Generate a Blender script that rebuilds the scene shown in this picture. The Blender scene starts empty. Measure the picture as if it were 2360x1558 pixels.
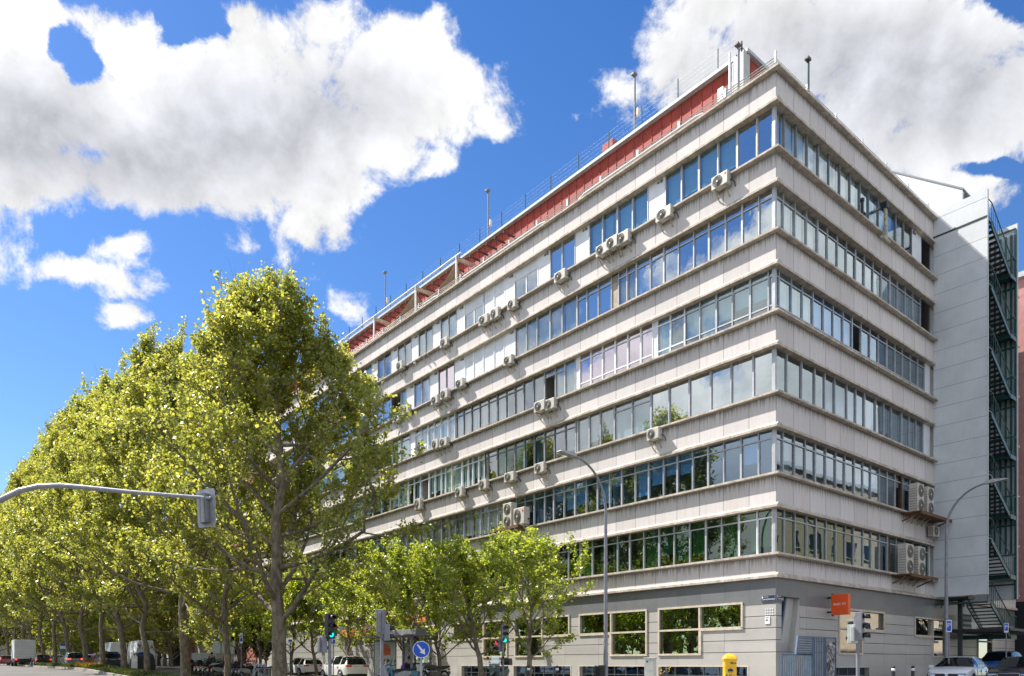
import bpy, math, random
import numpy as np
from mathutils import Matrix, Vector
R = math.radians
scene = bpy.context.scene
C = scene.collection
# ---------------------------------------------------------------- camera
EYE = 1.1
FPX = 1693.0          # focal length in pixels of the 2360 px wide photograph
cam_d = bpy.data.cameras.new('camera'); cam = bpy.data.objects.new('camera', cam_d); C.objects.link(cam)
cam.location = (0, 0, EYE); cam.rotation_euler = (R(90), 0, 0)
cam_d.sensor_width = 36.0; cam_d.lens = 36.0 * FPX / 2360.0
cam_d.shift_y = (1530.0 - 779.0) / 2360.0
cam_d.clip_start = 0.1; cam_d.clip_end = 3000
scene.camera = cam
scene.view_settings.view_transform = 'Standard'; scene.view_settings.look = 'None'
scene.view_settings.exposure = 1.0; scene.view_settings.gamma = 1.0
scene.cycles.max_bounces = 6; scene.cycles.diffuse_bounces = 3; scene.cycles.glossy_bounces = 3
scene.cycles.transmission_bounces = 4; scene.cycles.transparent_max_bounces = 8
scene.cycles.caustics_reflective = False; scene.cycles.caustics_refractive = False
# ---------------------------------------------------------------- sun
SUN_AZ = math.atan2(-0.908, 0.390)       # bearing of the sun from +Y towards +X
SUN_EL = R(52)
to_sun = Vector((math.sin(SUN_AZ) * math.cos(SUN_EL), math.cos(SUN_AZ) * math.cos(SUN_EL), math.sin(SUN_EL)))
sl = bpy.data.lights.new('sun', 'SUN'); sl.energy = 5.0; sl.angle = R(0.5); sl.color = (1.0, 0.945, 0.87)
so = bpy.data.objects.new('sun', sl); C.objects.link(so)
so.rotation_euler = to_sun.to_track_quat('Z', 'Y').to_euler(); so.location = to_sun * 200
# ---------------------------------------------------------------- world: sky with cumulus clouds
world = bpy.data.worlds.new('World'); scene.world = world; world.use_nodes = True
wn = world.node_tree; wn.nodes.clear()
class NT:
    """tiny helper for building node graphs"""
    def __init__(s, nt): s.nt = nt
    def n(s, t, **k):
        x = s.nt.nodes.new(t)
        for a, b in k.items(): setattr(x, a, b)
        return x
    def put(s, sock, v):
        if hasattr(v, 'is_linked') or isinstance(v, bpy.types.NodeSocket): s.nt.links.new(v, sock)
        else: sock.default_value = v
    def math(s, op, a, b=None, c=None, clamp=False):
        x = s.n('ShaderNodeMath', operation=op, use_clamp=clamp)
        s.put(x.inputs[0], a)
        if b is not None: s.put(x.inputs[1], b)
        if c is not None: s.put(x.inputs[2], c)
        return x.outputs[0]
    def vmath(s, op, a, b=None, out=0):
        x = s.n('ShaderNodeVectorMath', operation=op)
        s.put(x.inputs[0], a)
        if b is not None: s.put(x.inputs[1], b)
        return x.outputs[out]
    def mix(s, f, a, b, mode='MIX'):
        x = s.n('ShaderNodeMix', data_type='RGBA', blend_type=mode)
        s.put(x.inputs[0], f); s.put(x.inputs[6], a); s.put(x.inputs[7], b)
        return x.outputs[2]
    def ramp(s, v, lo, hi, smooth=True):
        x = s.n('ShaderNodeMapRange', interpolation_type='SMOOTHSTEP' if smooth else 'LINEAR')
        s.put(x.inputs[0], v); s.put(x.inputs[1], lo); s.put(x.inputs[2], hi)
        return x.outputs[0]
    def noise(s, v, scale, detail=4, rough=0.55, dist=0.0, out=0):
        x = s.n('ShaderNodeTexNoise')
        s.put(x.inputs['Vector'], v); x.inputs['Scale'].default_value = scale
        x.inputs['Detail'].default_value = detail; x.inputs['Roughness'].default_value = rough
        x.inputs['Distortion'].default_value = dist
        return x.outputs[out]
    def comb(s, x_, y_, z_):
        x = s.n('ShaderNodeCombineXYZ')
        for i, v in enumerate((x_, y_, z_)): s.put(x.inputs[i], v)
        return x.outputs[0]
    def sep(s, v):
        x = s.n('ShaderNodeSeparateXYZ'); s.put(x.inputs[0], v); return x.outputs
w = NT(wn)
sky = w.n('ShaderNodeTexSky', sky_type='NISHITA'); sky.sun_disc = False
sky.sun_elevation = SUN_EL; sky.sun_rotation = SUN_AZ; sky.altitude = 650
sky.air_density = 1.0; sky.dust_density = 0.35; sky.ozone_density = 2.2
hsv = w.n('ShaderNodeHueSaturation'); hsv.inputs['Saturation'].default_value = 1.32; hsv.inputs['Value'].default_value = 0.62
hsv.inputs['Hue'].default_value = 0.508
wn.links.new(sky.outputs[0], hsv.inputs['Color'])
tc = w.n('ShaderNodeTexCoord'); D = tc.outputs['Generated']
dx, dy, dz = w.sep(D)
ysafe = w.math('MAXIMUM', dy, 0.02)
GX = w.math('DIVIDE', dx, ysafe); GZ = w.math('DIVIDE', dz, ysafe)
# bearings (gnomonic x, z) where cumulus stand, as centre and half sizes in photograph pixels
def blobs(lst, pv):
    acc = None
    for (cx, cy, rx, ry, *pk) in lst:
        pk = pk[0] if pk else None
        a = w.math('MULTIPLY', w.math('SUBTRACT', pv[0], (cx - 1180) / FPX), FPX / rx)
        b = w.math('MULTIPLY', w.math('SUBTRACT', pv[1], (1530 - cy) / FPX), FPX / ry)
        r = w.math('SQRT', w.math('ADD', w.math('MULTIPLY', a, a), w.math('MULTIPLY', b, b)))
        f = w.math('MULTIPLY', w.math('SUBTRACT', 1.0, r), 0.55 + 0.35 * min(min(rx, ry), 200) / 200)
        if pk: f = w.math('MINIMUM', f, pk)
        acc = f if acc is None else w.math('SMOOTH_MAX', acc, f, 0.12)
    return acc
CL = [(40, 60, 150, 110), (20, 250, 230, 190), (250, 80, 150, 110), (330, 250, 300, 190), (300, 400, 240, 110), (560, 330, 300, 160),
      (680, 150, 190, 130), (850, 190, 190, 130), (960, 230, 160, 120), (760, 400, 140, 110), (725, 530, 70, 66, 0.2), (980, 370, 70, 40, 0.15), (1130, 270, 80, 50, 0.1),
      (20, 530, 70, 110, 0.2), (130, 625, 120, 44, 0.0), (300, 575, 100, 44, 0.0), (310, 640, 85, 80, 0.15), (300, 735, 60, 36, 0.0), (560, 540, 60, 40, -0.15), (590, 110, 150, 130), (640, 300, 300, 190), (820, 300, 170, 130), (130, 400, 220, 110), (900, 330, 110, 90), (720, 60, 150, 90), (560, 40, 90, 60), (900, 110, 120, 90), (60, 420, 180, 80),
      (805, 675, 50, 52, 0.02), (830, 590, 30, 40, -0.12), (1395, 240, 70, 64, -0.10), (700, 590, 56, 54, -0.05),
      (1680, 160, 160, 130), (1830, 90, 260, 190), (2080, 130, 320, 210), (2280, 240, 220, 150), (2180, 330, 200, 80), (2220, 450, 130, 80), (1570, 60, 30, 20), (1660, 20, 90, 80)]
GREY = [(100, 300, 260, 150), (330, 370, 260, 130), (560, 300, 300, 150), (760, 240, 190, 130), (1930, 160, 330, 170), (2160, 200, 280, 170)]
wob = w.noise(D, 5.0, 4, 0.6, out=1)
wv = w.vmath('SUBTRACT', wob, (0.5, 0.5, 0.5))
wx, wy, wz = w.sep(wv)
px_ = w.math('ADD', GX, w.math('MULTIPLY', wx, 0.07)); pz_ = w.math('ADD', GZ, w.math('MULTIPLY', wz, 0.07))
fld = blobs(CL, (px_, pz_))
hole = blobs([(140, 96, 52, 40), (188, 132, 42, 50), (420, 20, 50, 60), (480, 50, 40, 40), (2345, 10, 60, 60), (2260, 392, 60, 24)], (px_, pz_))
hn = w.math('MULTIPLY', w.math('SUBTRACT', w.noise(D, 14.0, 8, 0.65), 0.5), 2.4)
fld = w.math('SUBTRACT', fld, w.math('MAXIMUM', w.math('MULTIPLY', w.math('ADD', w.math('ADD', hole, 0.22), w.math('MULTIPLY', hn, w.ramp(hole, -0.9, 0.0))), 1.1), 0.0))
n1 = w.noise(D, 8.5, 12, 0.66, 0.2)
n2 = w.noise(w.vmath('ADD', D, (-0.018, 0.0, 0.024)), 8.5, 6, 0.6, 0.2)
n1s = w.noise(D, 8.5, 6, 0.6, 0.2)
dens_v = w.math('ADD', w.math('MULTIPLY', fld, 0.95), w.math('MULTIPLY', w.math('SUBTRACT', n1, 0.47), 2.7))
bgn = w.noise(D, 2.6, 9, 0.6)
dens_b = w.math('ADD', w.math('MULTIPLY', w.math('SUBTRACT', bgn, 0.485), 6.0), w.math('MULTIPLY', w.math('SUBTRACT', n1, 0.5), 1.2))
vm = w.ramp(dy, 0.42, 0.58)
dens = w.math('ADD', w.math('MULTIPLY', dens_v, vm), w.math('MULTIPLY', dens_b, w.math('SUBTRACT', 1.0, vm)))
cov = w.ramp(dens, -0.03, 0.34)
lowmask = w.ramp(dz, 0.0, 0.12)
cov = w.math('MULTIPLY', cov, lowmask)
gr = w.ramp(w.math('ADD', blobs(GREY, (px_, pz_)), w.math('MULTIPLY', w.math('SUBTRACT', n1s, 0.5), 1.2)), -0.45, 0.75)
grb = w.ramp(dens, 0.4, 1.6)
gr = w.math('ADD', w.math('MULTIPLY', gr, vm), w.math('MULTIPLY', w.math('MULTIPLY', grb, 0.6), w.math('SUBTRACT', 1.0, vm)))
lit = w.math('MULTIPLY', w.math('SUBTRACT', n1s, n2), 1.1)          # lumps lit from the sun's side
bright = w.math('ADD', w.math('SUBTRACT', 0.98, w.math('MULTIPLY', gr, 0.33)), lit, clamp=False)
bright = w.math('MINIMUM', w.math('MAXIMUM', bright, 0.52), 1.06)
ccol = w.mix(gr, (1.0, 1.0, 1.0, 1), (0.95, 0.97, 1.06, 1))
ccol = w.mix(1.0, ccol, w.comb(bright, bright, bright), 'MULTIPLY')
camt = w.math('ADD', 3.45, w.math('MULTIPLY', w.math('SUBTRACT', 1.0, vm), 1.5))  # unseen clouds outside the view get extra brightness, added as fill light
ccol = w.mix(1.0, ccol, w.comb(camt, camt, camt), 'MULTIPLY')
haze_f = w.math('MULTIPLY', w.math('SUBTRACT', 1.0, w.ramp(dz, 0.0, 0.75, False)), 0.16)
skyc = w.mix(haze_f, hsv.outputs[0], (1.9, 2.5, 3.4, 1))
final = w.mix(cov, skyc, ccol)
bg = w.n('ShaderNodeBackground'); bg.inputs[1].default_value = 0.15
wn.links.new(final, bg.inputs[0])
out = w.n('ShaderNodeOutputWorld'); wn.links.new(bg.outputs[0], out.inputs[0])
world.cycles.sampling_method = 'MANUAL'; world.cycles.sample_map_resolution = 512
# ---------------------------------------------------------------- geometry helpers
CORNER = Vector((10.97, 30.5, 0)); LD = Vector((-0.6386, 0.7695, 0)); RD = Vector((0.7695, 0.6386, 0))
ANG = math.atan2(RD.y, RD.x)
MB_M = Matrix.Translation(CORNER) @ Matrix.Rotation(ANG, 4, 'Z')     # building frame: x = v (right facade), y = u (left facade)
def uv(u, v, z=0.0): return CORNER + LD * u + RD * v + Vector((0, 0, z))
def uv_of(x, y):
    p = Vector((x, y, 0)) - CORNER; return p.dot(LD), p.dot(RD)
def uL(px):   # u on the left facade seen at photo column px
    k = (px - 1180) / FPX; return (10.97 - k * 30.5) / (0.6386 + k * 0.7695)
def vR(px):
    k = (px - 1180) / FPX; return (k * 30.5 - 10.97) / (0.7695 - k * 0.6386)
def W(px, Y): return ((px - 1180) / FPX * Y, Y)
def on_v(px, v):   # world point at column px on the line v = const
    k = (px - 1180) / FPX; b = CORNER + RD * v
    u = (b.x - k * b.y) / (0.6386 + k * 0.7695); return u
def sm(a, b, x):
    t = min(max((x - a) / (b - a), 0), 1); return t * t * (3 - 2 * t)
def gz(x, y):
    u, v = uv_of(x, y); return 0.62 * sm(32, 62, u) + 0.33 * sm(58, 130, u)
def gp(x, y, dz=0.0): return (x, y, gz(x, y) + dz)
class MB:
    def __init__(s): s.v = []; s.f = []; s.m = []; s.sm = []
    def add(s, vs, fs, mi=0, smooth=False, M=None):
        o = len(s.v)
        if M is not None: vs = [tuple(M @ Vector(p)) for p in vs]
        s.v.extend([tuple(p) for p in vs])
        for f in fs: s.f.append(tuple(i + o for i in f)); s.m.append(mi); s.sm.append(smooth)
        return s
    def box(s, x0, x1, y0, y1, z0, z1, mi=0, M=None):
        if x0 > x1: x0, x1 = x1, x0
        if y0 > y1: y0, y1 = y1, y0
        if z0 > z1: z0, z1 = z1, z0
        v = [(x0, y0, z0), (x1, y0, z0), (x1, y1, z0), (x0, y1, z0), (x0, y0, z1), (x1, y0, z1), (x1, y1, z1), (x0, y1, z1)]
        return s.add(v, [(0, 3, 2, 1), (4, 5, 6, 7), (0, 1, 5, 4), (1, 2, 6, 5), (2, 3, 7, 6), (3, 0, 4, 7)], mi, False, M)
    def prism(s, pts, y0, y1, mi=0, M=None, axis='y', smooth=False):
        """polygon in the plane across the axis, extruded from y0 to y1"""
        n = len(pts)
        if axis == 'y': f = lambda p, d: (p[0], d, p[1])
        elif axis == 'x': f = lambda p, d: (d, p[0], p[1])
        else: f = lambda p, d: (p[0], p[1], d)
        v = [f(p, y0) for p in pts] + [f(p, y1) for p in pts]
        s.add(v, [tuple(range(n)), tuple(range(2 * n - 1, n - 1, -1))], mi, False, M)
        return s.add(v, [(i, i + n, (i + 1) % n + n, (i + 1) % n) for i in range(n)], mi, smooth, M)
    def tube(s, path, rad, n=8, mi=0, cap=True, M=None):
        path = [Vector(p) for p in path]
        if not hasattr(rad, '__len__'): rad = [rad] * len(path)
        v = []; f = []; prev = None
        for i, p in enumerate(path):
            d = (path[min(i + 1, len(path) - 1)] - path[max(i - 1, 0)]).normalized()
            if prev is None:
                a = Vector((0, 0, 1)) if abs(d.z) < 0.9 else Vector((1, 0, 0))
                x = d.cross(a).normalized()
            else: x = (prev - d * prev.dot(d)).normalized()
            prev = x; y = d.cross(x)
            for k in range(n):
                t = 2 * math.pi * k / n; v.append(p + (x * math.cos(t) + y * math.sin(t)) * rad[i])
        for i in range(len(path) - 1):
            for k in range(n): f.append((i * n + k, i * n + (k + 1) % n, (i + 1) * n + (k + 1) % n, (i + 1) * n + k))
        s.add(v, f, mi, n > 4, M)
        if cap: s.add(v, [tuple(range(n - 1, -1, -1)), tuple(range((len(path) - 1) * n, len(path) * n))], mi, False, M)
        return s
    def disc(s, c, r, nrm, n=24, mi=0, M=None, th=0.01, r2=None):
        c = Vector(c); nrm = Vector(nrm).normalized()
        return s.tube([c, c + nrm * th], [r, r if r2 is None else r2], n, mi, True, M)
    def lathe(s, prof, n=24, mi=0, M=None, c=(0, 0, 0)):
        v = []; f = []
        for (r, z) in prof:
            for k in range(n):
                t = 2 * math.pi * k / n; v.append((c[0] + r * math.cos(t), c[1] + r * math.sin(t), c[2] + z))
        for i in range(len(prof) - 1):
            for k in range(n): f.append((i * n + k, i * n + (k + 1) % n, (i + 1) * n + (k + 1) % n, (i + 1) * n + k))
        return s.add(v, f, mi, True, M)
    def build(s, name, mats, parent=None, bevel=0.0, loc=None, rotz=None):
        me = bpy.data.meshes.new(name)
        me.from_pydata(s.v, [], s.f)
        if not isinstance(mats, (list, tuple)): mats = [mats]
        for m in mats: me.materials.append(m)
        me.polygons.foreach_set('material_index', s.m); me.polygons.foreach_set('use_smooth', s.sm)
        me.update()
        o = bpy.data.objects.new(name, me); C.objects.link(o)
        if parent: o.parent = parent
        if loc is not None: o.location = loc
        if rotz is not None: o.rotation_euler[2] = rotz
        if bevel:
            b = o.modifiers.new('bevel', 'BEVEL'); b.width = bevel; b.segments = 2; b.limit_method = 'ANGLE'
        return o
def tag(o, label=None, cat=None, group=None, kind=None):
    if label: o['label'] = label
    if cat: o['category'] = cat
    if group: o['group'] = group
    if kind: o['kind'] = kind
    return o
def thing(name, label, cat, loc=(0, 0, 0), rotz=0.0, group=None, kind=None):
    o = bpy.data.objects.new(name, None); C.objects.link(o); o.location = loc; o.rotation_euler[2] = rotz
    o.empty_display_size = 0.3
    return tag(o, label, cat, group, kind)
def kids(o): return [c for c in bpy.data.objects if c.parent == o]
def dup(root, loc, rotz=0.0, label=None, group=None, scale=None):
    def cp(o, par):
        c = o.copy(); C.objects.link(c); c.parent = par
        for ch in CH.get(o.name, None) or kids(o): cp(ch, c)
        return c
    r = cp(root, None); r.location = loc; r.rotation_euler = (0, 0, rotz)
    if label: r['label'] = label
    if group: r['group'] = group
    if scale: r.scale = (scale,) * 3 if not hasattr(scale, '__len__') else scale
    return r
CH = {}
def text(parent, name, body, size, M, mat, extrude=0.002, align='CENTER', sx=1.0):
    cu = bpy.data.curves.new(name, 'FONT'); cu.body = body; cu.size = size; cu.extrude = extrude
    cu.align_x = align; cu.align_y = 'CENTER'; cu.resolution_u = 2
    t = bpy.data.objects.new(name, cu); C.objects.link(t)
    bpy.context.view_layer.update()
    me = bpy.data.meshes.new_from_object(t.evaluated_get(bpy.context.evaluated_depsgraph_get()))
    bpy.data.objects.remove(t); bpy.data.curves.remove(cu)
    me.transform(M @ Matrix.Diagonal((sx, 1, 1, 1))); me.materials.clear(); me.materials.append(mat)
    o = bpy.data.objects.new(name, me); C.objects.link(o); o.parent = parent
    return o
# ---------------------------------------------------------------- materials
def newmat(name):
    m = bpy.data.materials.new(name); m.use_nodes = True; nt = m.node_tree
    bsdf = nt.nodes['Principled BSDF']; return m, NT(nt), bsdf
def srgb(r, g, b):
    f = lambda c: (c / 255 / 12.92) if c <= 10 else ((c / 255 + 0.055) / 1.055) ** 2.4
    return (f(r), f(g), f(b))
def mat(name, col, rough=0.6, metal=0.0, var=0.12, vs=3.0, bump=0.0, bs=40.0, spec=0.5, emit=None, coat=0.0, dirt=0.0):
    m, t, b = newmat(name)
    co = t.n('ShaderNodeTexCoord').outputs['Object']
    c1 = (col[0], col[1], col[2], 1)
    if var > 0:
        n = t.noise(co, vs, 5, 0.6)
        n = t.ramp(n, 0.3, 0.7)
        lo = tuple(c * (1 - var) for c in col) + (1,); hi = tuple(min(1, c * (1 + var)) for c in col) + (1,)
        c1 = t.mix(n, lo, hi)
    if dirt > 0:
        x, y, z = t.sep(co)
        st = t.noise(t.comb(t.math('MULTIPLY', x, 9), t.math('MULTIPLY', y, 9), t.math('MULTIPLY', z, 0.8)), 1.0, 6, 0.65)
        c1 = t.mix(t.math('MULTIPLY', t.ramp(st, 0.48, 0.75), dirt), c1, tuple(c * 0.35 for c in col) + (1,))
    t.put(b.inputs['Base Color'], c1)
    b.inputs['Roughness'].default_value = rough; b.inputs['Metallic'].default_value = metal
    b.inputs['Specular IOR Level'].default_value = spec
    if coat: b.inputs['Coat Weight'].default_value = coat; b.inputs['Coat Roughness'].default_value = 0.04
    if bump > 0:
        bn = t.n('ShaderNodeBump'); bn.inputs['Strength'].default_value = bump; bn.inputs['Distance'].default_value = 0.02
        t.put(bn.inputs['Height'], t.noise(co, bs, 4)); t.put(b.inputs['Normal'], bn.outputs[0])
    if emit: b.inputs['Emission Color'].default_value = (*emit[0], 1); b.inputs['Emission Strength'].default_value = emit[1]
    return m
def glassmat(name, tint, refl, rough=0.0, rtint=(1, 1, 1), fres=0.6):
    """window glass: tinted see-through mixed with a mirror coat that grows towards grazing angles"""
    m, t, b = newmat(name); nt = m.node_tree; nt.nodes.remove(b)
    tr = t.n('ShaderNodeBsdfTransparent'); tr.inputs[0].default_value = (*tint, 1)
    gl = t.n('ShaderNodeBsdfGlossy'); gl.inputs['Roughness'].default_value = rough; gl.inputs[0].default_value = (*rtint, 1)
    lw = t.n('ShaderNodeLayerWeight'); lw.inputs[0].default_value = 0.5
    f = t.math('ADD', refl, t.math('MULTIPLY', t.math('POWER', lw.outputs[1], 3.0), fres), clamp=True)
    co = t.n('ShaderNodeTexCoord').outputs['Object']
    bn = t.n('ShaderNodeBump'); bn.inputs['Strength'].default_value = 0.03; bn.inputs['Distance'].default_value = 0.05
    t.put(bn.inputs['Height'], t.noise(co, 1.6, 2)); t.put(gl.inputs['Normal'], bn.outputs[0])
    mx = t.n('ShaderNodeMixShader'); t.put(mx.inputs[0], f)
    nt.links.new(tr.outputs[0], mx.inputs[1]); nt.links.new(gl.outputs[0], mx.inputs[2])
    nt.links.new(mx.outputs[0], nt.nodes['Material Output'].inputs[0])
    return m
def facade_mat(name, base):
    m, t, b = newmat(name)
    tcn = t.n('ShaderNodeTexCoord'); co = tcn.outputs['Object']
    x, y, z = t.sep(co); nx, ny, nz = t.sep(tcn.outputs['Normal'])
    isL = t.math('GREATER_THAN', t.math('ABSOLUTE', nx), 0.5)
    along = t.math('ADD', t.math('MULTIPLY', isL, t.math('DIVIDE', y, 1.27)), t.math('MULTIPLY', t.math('SUBTRACT', 1.0, isL), t.math('DIVIDE', x, 1.37)))
    fr = t.math('FRACT', along); pid = t.math('FLOOR', along)
    lvl = t.math('DIVIDE', t.math('SUBTRACT', z, 22.38), 3.354); lf = t.math('FRACT', lvl); lid = t.math('FLOOR', lvl)
    joint = t.math('LESS_THAN', t.math('MINIMUM', fr, t.math('SUBTRACT', 1.0, fr)), 0.014)
    wn_ = t.n('ShaderNodeTexWhiteNoise'); wn_.noise_dimensions = '3D'; t.put(wn_.inputs[0], t.comb(pid, lid, isL))
    tone = t.math('ADD', 0.91, t.math('MULTIPLY', wn_.outputs[0], 0.14))
    am = t.math('MULTIPLY', along, 1.3)
    st = t.noise(t.comb(t.math('MULTIPLY', am, 7.0), t.math('MULTIPLY', z, 0.35), t.math('MULTIPLY', isL, 7.7)), 1.0, 6, 0.7)
    streak = t.ramp(st, 0.42, 0.72)
    # run-off below the sills and coping: dark fingers whose length varies
    fing = t.noise(t.comb(t.math('MULTIPLY', am, 13.0), lid, t.math('MULTIPLY', isL, 3.3)), 1.0, 4, 0.75)
    reach = t.ramp(fing, 0.42, 0.72, False)
    below = t.math('SUBTRACT', 1.0, lf)                 # 0 right under the sill
    run = t.math('SUBTRACT', 1.0, t.ramp(below, 0.0, t.math('ADD', 0.02, t.math('MULTIPLY', reach, 0.30))))
    run = t.math('MULTIPLY', run, t.math('ADD', 0.85, t.math('MULTIPLY', t.math('SUBTRACT', 1.0, isL), 0.3)))
    col = t.mix(t.math('MULTIPLY', streak, 0.30), (*base, 1), tuple(c * 0.68 for c in base) + (1,))
    st2 = t.noise(t.comb(t.math('MULTIPLY', am, 30.0), t.math('MULTIPLY', z, 0.6), isL), 1.0, 3, 0.6)
    col = t.mix(t.math('MULTIPLY', t.ramp(st2, 0.50, 0.75), 0.22), col, tuple(c * 0.6 for c in base) + (1,))
    rust = t.noise(t.comb(t.math('MULTIPLY', am, 1.6), t.math('MULTIPLY', z, 0.8), 3.0), 1.0, 5, 0.6)
    col = t.mix(t.math('MULTIPLY', t.ramp(rust, 0.55, 0.78), 0.45), col, (base[0] * 0.95, base[1] * 0.80, base[2] * 0.62, 1))
    col = t.mix(t.math('MULTIPLY', run, 0.85), col, tuple(c * 0.24 for c in base) + (1,))
    col = t.mix(1.0, col, t.comb(tone, tone, tone), 'MULTIPLY')
    col = t.mix(t.math('MULTIPLY', joint, 0.6), col, tuple(c * 0.25 for c in base) + (1,))
    t.put(b.inputs['Base Color'], col); b.inputs['Roughness'].default_value = 0.85; b.inputs['Specular IOR Level'].default_value = 0.25
    bn = t.n('ShaderNodeBump'); bn.inputs['Strength'].default_value = 0.25; bn.inputs['Distance'].default_value = 0.01
    t.put(bn.inputs['Height'], t.math('ADD', t.noise(co, 60, 3), t.math('MULTIPLY', joint, -2.0))); t.put(b.inputs['Normal'], bn.outputs[0])
    return m
def slab_mat(name, base, rough, speck=0.1, coat=0.0, pw=1.27, grid=True):
    """stone cladding of the ground floor"""
    m, t, b = newmat(name)
    tcn = t.n('ShaderNodeTexCoord'); co = tcn.outputs['Object']
    x, y, z = t.sep(co); nx, ny, nz = t.sep(tcn.outputs['Normal'])
    isL = t.math('GREATER_THAN', t.math('ABSOLUTE', nx), 0.5)
    al = t.math('ADD', t.math('MULTIPLY', isL, y), t.math('MULTIPLY', t.math('SUBTRACT', 1.0, isL), x))
    al = t.math('DIVIDE', al, pw); fr = t.math('FRACT', al)
    joint = t.math('LESS_THAN', t.math('MINIMUM', fr, t.math('SUBTRACT', 1.0, fr)), 0.006)
    wn_ = t.n('ShaderNodeTexWhiteNoise'); t.put(wn_.inputs[0], t.comb(t.math('FLOOR', al), t.math('FLOOR', t.math('MULTIPLY', z, 2.0)), isL))
    tone = t.math('ADD', 0.94, t.math('MULTIPLY', wn_.outputs[0], 0.12))
    sp = t.ramp(t.noise(co, 90, 3, 0.7), 0.35, 0.65); cl = t.ramp(t.noise(co, 1.2, 5), 0.3, 0.75)
    col = t.mix(sp, tuple(c * (1 - speck) for c in base) + (1,), tuple(min(1, c * (1 + speck)) for c in base) + (1,))
    col = t.mix(t.math('MULTIPLY', cl, 0.25), col, tuple(c * 0.7 for c in base) + (1,))
    low = t.math('SUBTRACT', 1.0, t.ramp(z, 0.0, 0.9)); dn = t.ramp(t.noise(t.comb(t.math('MULTIPLY', al, 3.0), t.math('MULTIPLY', z, 1.5), 0.0), 1.0, 5), 0.3, 0.7)
    col = t.mix(t.math('MULTIPLY', t.math('MULTIPLY', low, dn), 0.6), col, tuple(c * 0.45 for c in base) + (1,))
    col = t.mix(1.0, col, t.comb(tone, tone, tone), 'MULTIPLY')
    if grid: col = t.mix(t.math('MULTIPLY', joint, 0.5), col, tuple(c * 0.3 for c in base) + (1,))
    t.put(b.inputs['Base Color'], col); b.inputs['Roughness'].default_value = rough
    if coat: b.inputs['Coat Weight'].default_value = coat; b.inputs['Coat Roughness'].default_value = 0.08
    return m
M = {}
M['concrete'] = facade_mat('concrete panels', (0.655, 0.61, 0.585))
M['ledge'] = mat('ledge concrete', (0.49, 0.43, 0.36), 0.85, var=0.25, vs=2.5, dirt=0.7)
M['granite'] = slab_mat('grey granite', (0.155, 0.163, 0.17), 0.45, 0.35, coat=0.15)
M['beige_stone'] = slab_mat('beige stone slabs', (0.42, 0.41, 0.385), 0.5, 0.08, coat=0.15, pw=2.54)
M['groove'] = mat('cladding joint', (0.10, 0.09, 0.08), 0.9, var=0.1)
M['alu'] = mat('aluminium frame', (0.40, 0.42, 0.44), 0.45, 0.3, var=0.12, vs=2)
M['alu_dark'] = mat('grey frame', (0.22, 0.23, 0.24), 0.5, 0.2, var=0.15)
M['white_frame'] = mat('white window frame', (0.78, 0.80, 0.82), 0.45, var=0.06)
M['white_panel'] = mat('white infill panel', (0.74, 0.76, 0.80), 0.5, var=0.07, vs=1.5)
M['beige_frame'] = mat('stone window surround', (0.55, 0.48, 0.38), 0.6, var=0.15)
M['glass_blue'] = glassmat('blue reflective glass', (0.50, 0.66, 0.74), 0.24, rtint=(0.82, 0.95, 1.0))
M['glass_sky'] = glassmat('mirror glass', (0.40, 0.50, 0.56), 0.46, rtint=(0.88, 0.96, 1.0))
M['glass_smoke'] = glassmat('smoky glass', (0.42, 0.50, 0.54), 0.22, rtint=(0.78, 0.90, 1.0))
M['glass_dark'] = glassmat('glass tinted sky blue', (0.36, 0.56, 0.80), 0.22, rtint=(0.62, 0.80, 1.0))  # blue tint stands in for a deep blue sky reflection
M['glass_clear'] = glassmat('clear glass', (0.80, 0.86, 0.86), 0.20, rtint=(0.85, 0.95, 1.0))
M['glass_grey'] = glassmat('grey glass', (0.60, 0.66, 0.66), 0.24, rtint=(0.85, 0.93, 1.0))
M['glass_lilac'] = glassmat('lilac film glass', (0.46, 0.40, 0.46), 0.45, rtint=(0.96, 0.88, 0.98))
M['glass_green'] = glassmat('green tinted glass', (0.30, 0.44, 0.38), 0.15, rtint=(0.62, 0.74, 0.70))
M['glass_shop'] = glassmat('green shop glass', (0.08, 0.11, 0.08), 0.42, rtint=(0.62, 0.78, 0.55))
M['glass_bronze'] = glassmat('street side shop glass', (0.16, 0.17, 0.16), 0.40)
M['curtain'] = mat('pale curtain', (0.74, 0.78, 0.76), 0.9, var=0.08)
M['curtain_g'] = mat('green curtain', (0.10, 0.34, 0.16), 0.9, var=0.15)
M['curtain_b'] = mat('bluish blind', (0.55, 0.72, 0.76), 0.9, var=0.06)
M['interior'] = mat('interior wall', (0.42, 0.40, 0.37), 0.9, var=0.1)
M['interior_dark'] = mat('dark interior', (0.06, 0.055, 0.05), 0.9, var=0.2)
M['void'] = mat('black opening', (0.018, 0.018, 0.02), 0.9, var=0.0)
M['louvre'] = mat('dark louvre', (0.03, 0.03, 0.035), 0.6, var=0.1)
M['red_metal'] = mat('red metal cladding', (0.35, 0.05, 0.033), 0.75, var=0.18, vs=0.9, dirt=0.25)
M['white_trim'] = mat('white roof trim', (0.44, 0.48, 0.48), 0.6, var=0.1)
M['roof'] = mat('roof membrane', (0.28, 0.27, 0.26), 0.9, var=0.2)
M['pipe'] = mat('galvanised pipe', (0.50, 0.50, 0.48), 0.45, 0.4, var=0.2)
M['steel_grey'] = mat('galvanised steel', (0.36, 0.37, 0.40), 0.45, 0.5, var=0.15, vs=6)
M['pole_grey'] = mat('grey painted pole', (0.22, 0.22, 0.25), 0.5, 0.1, var=0.15, vs=5)
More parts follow.
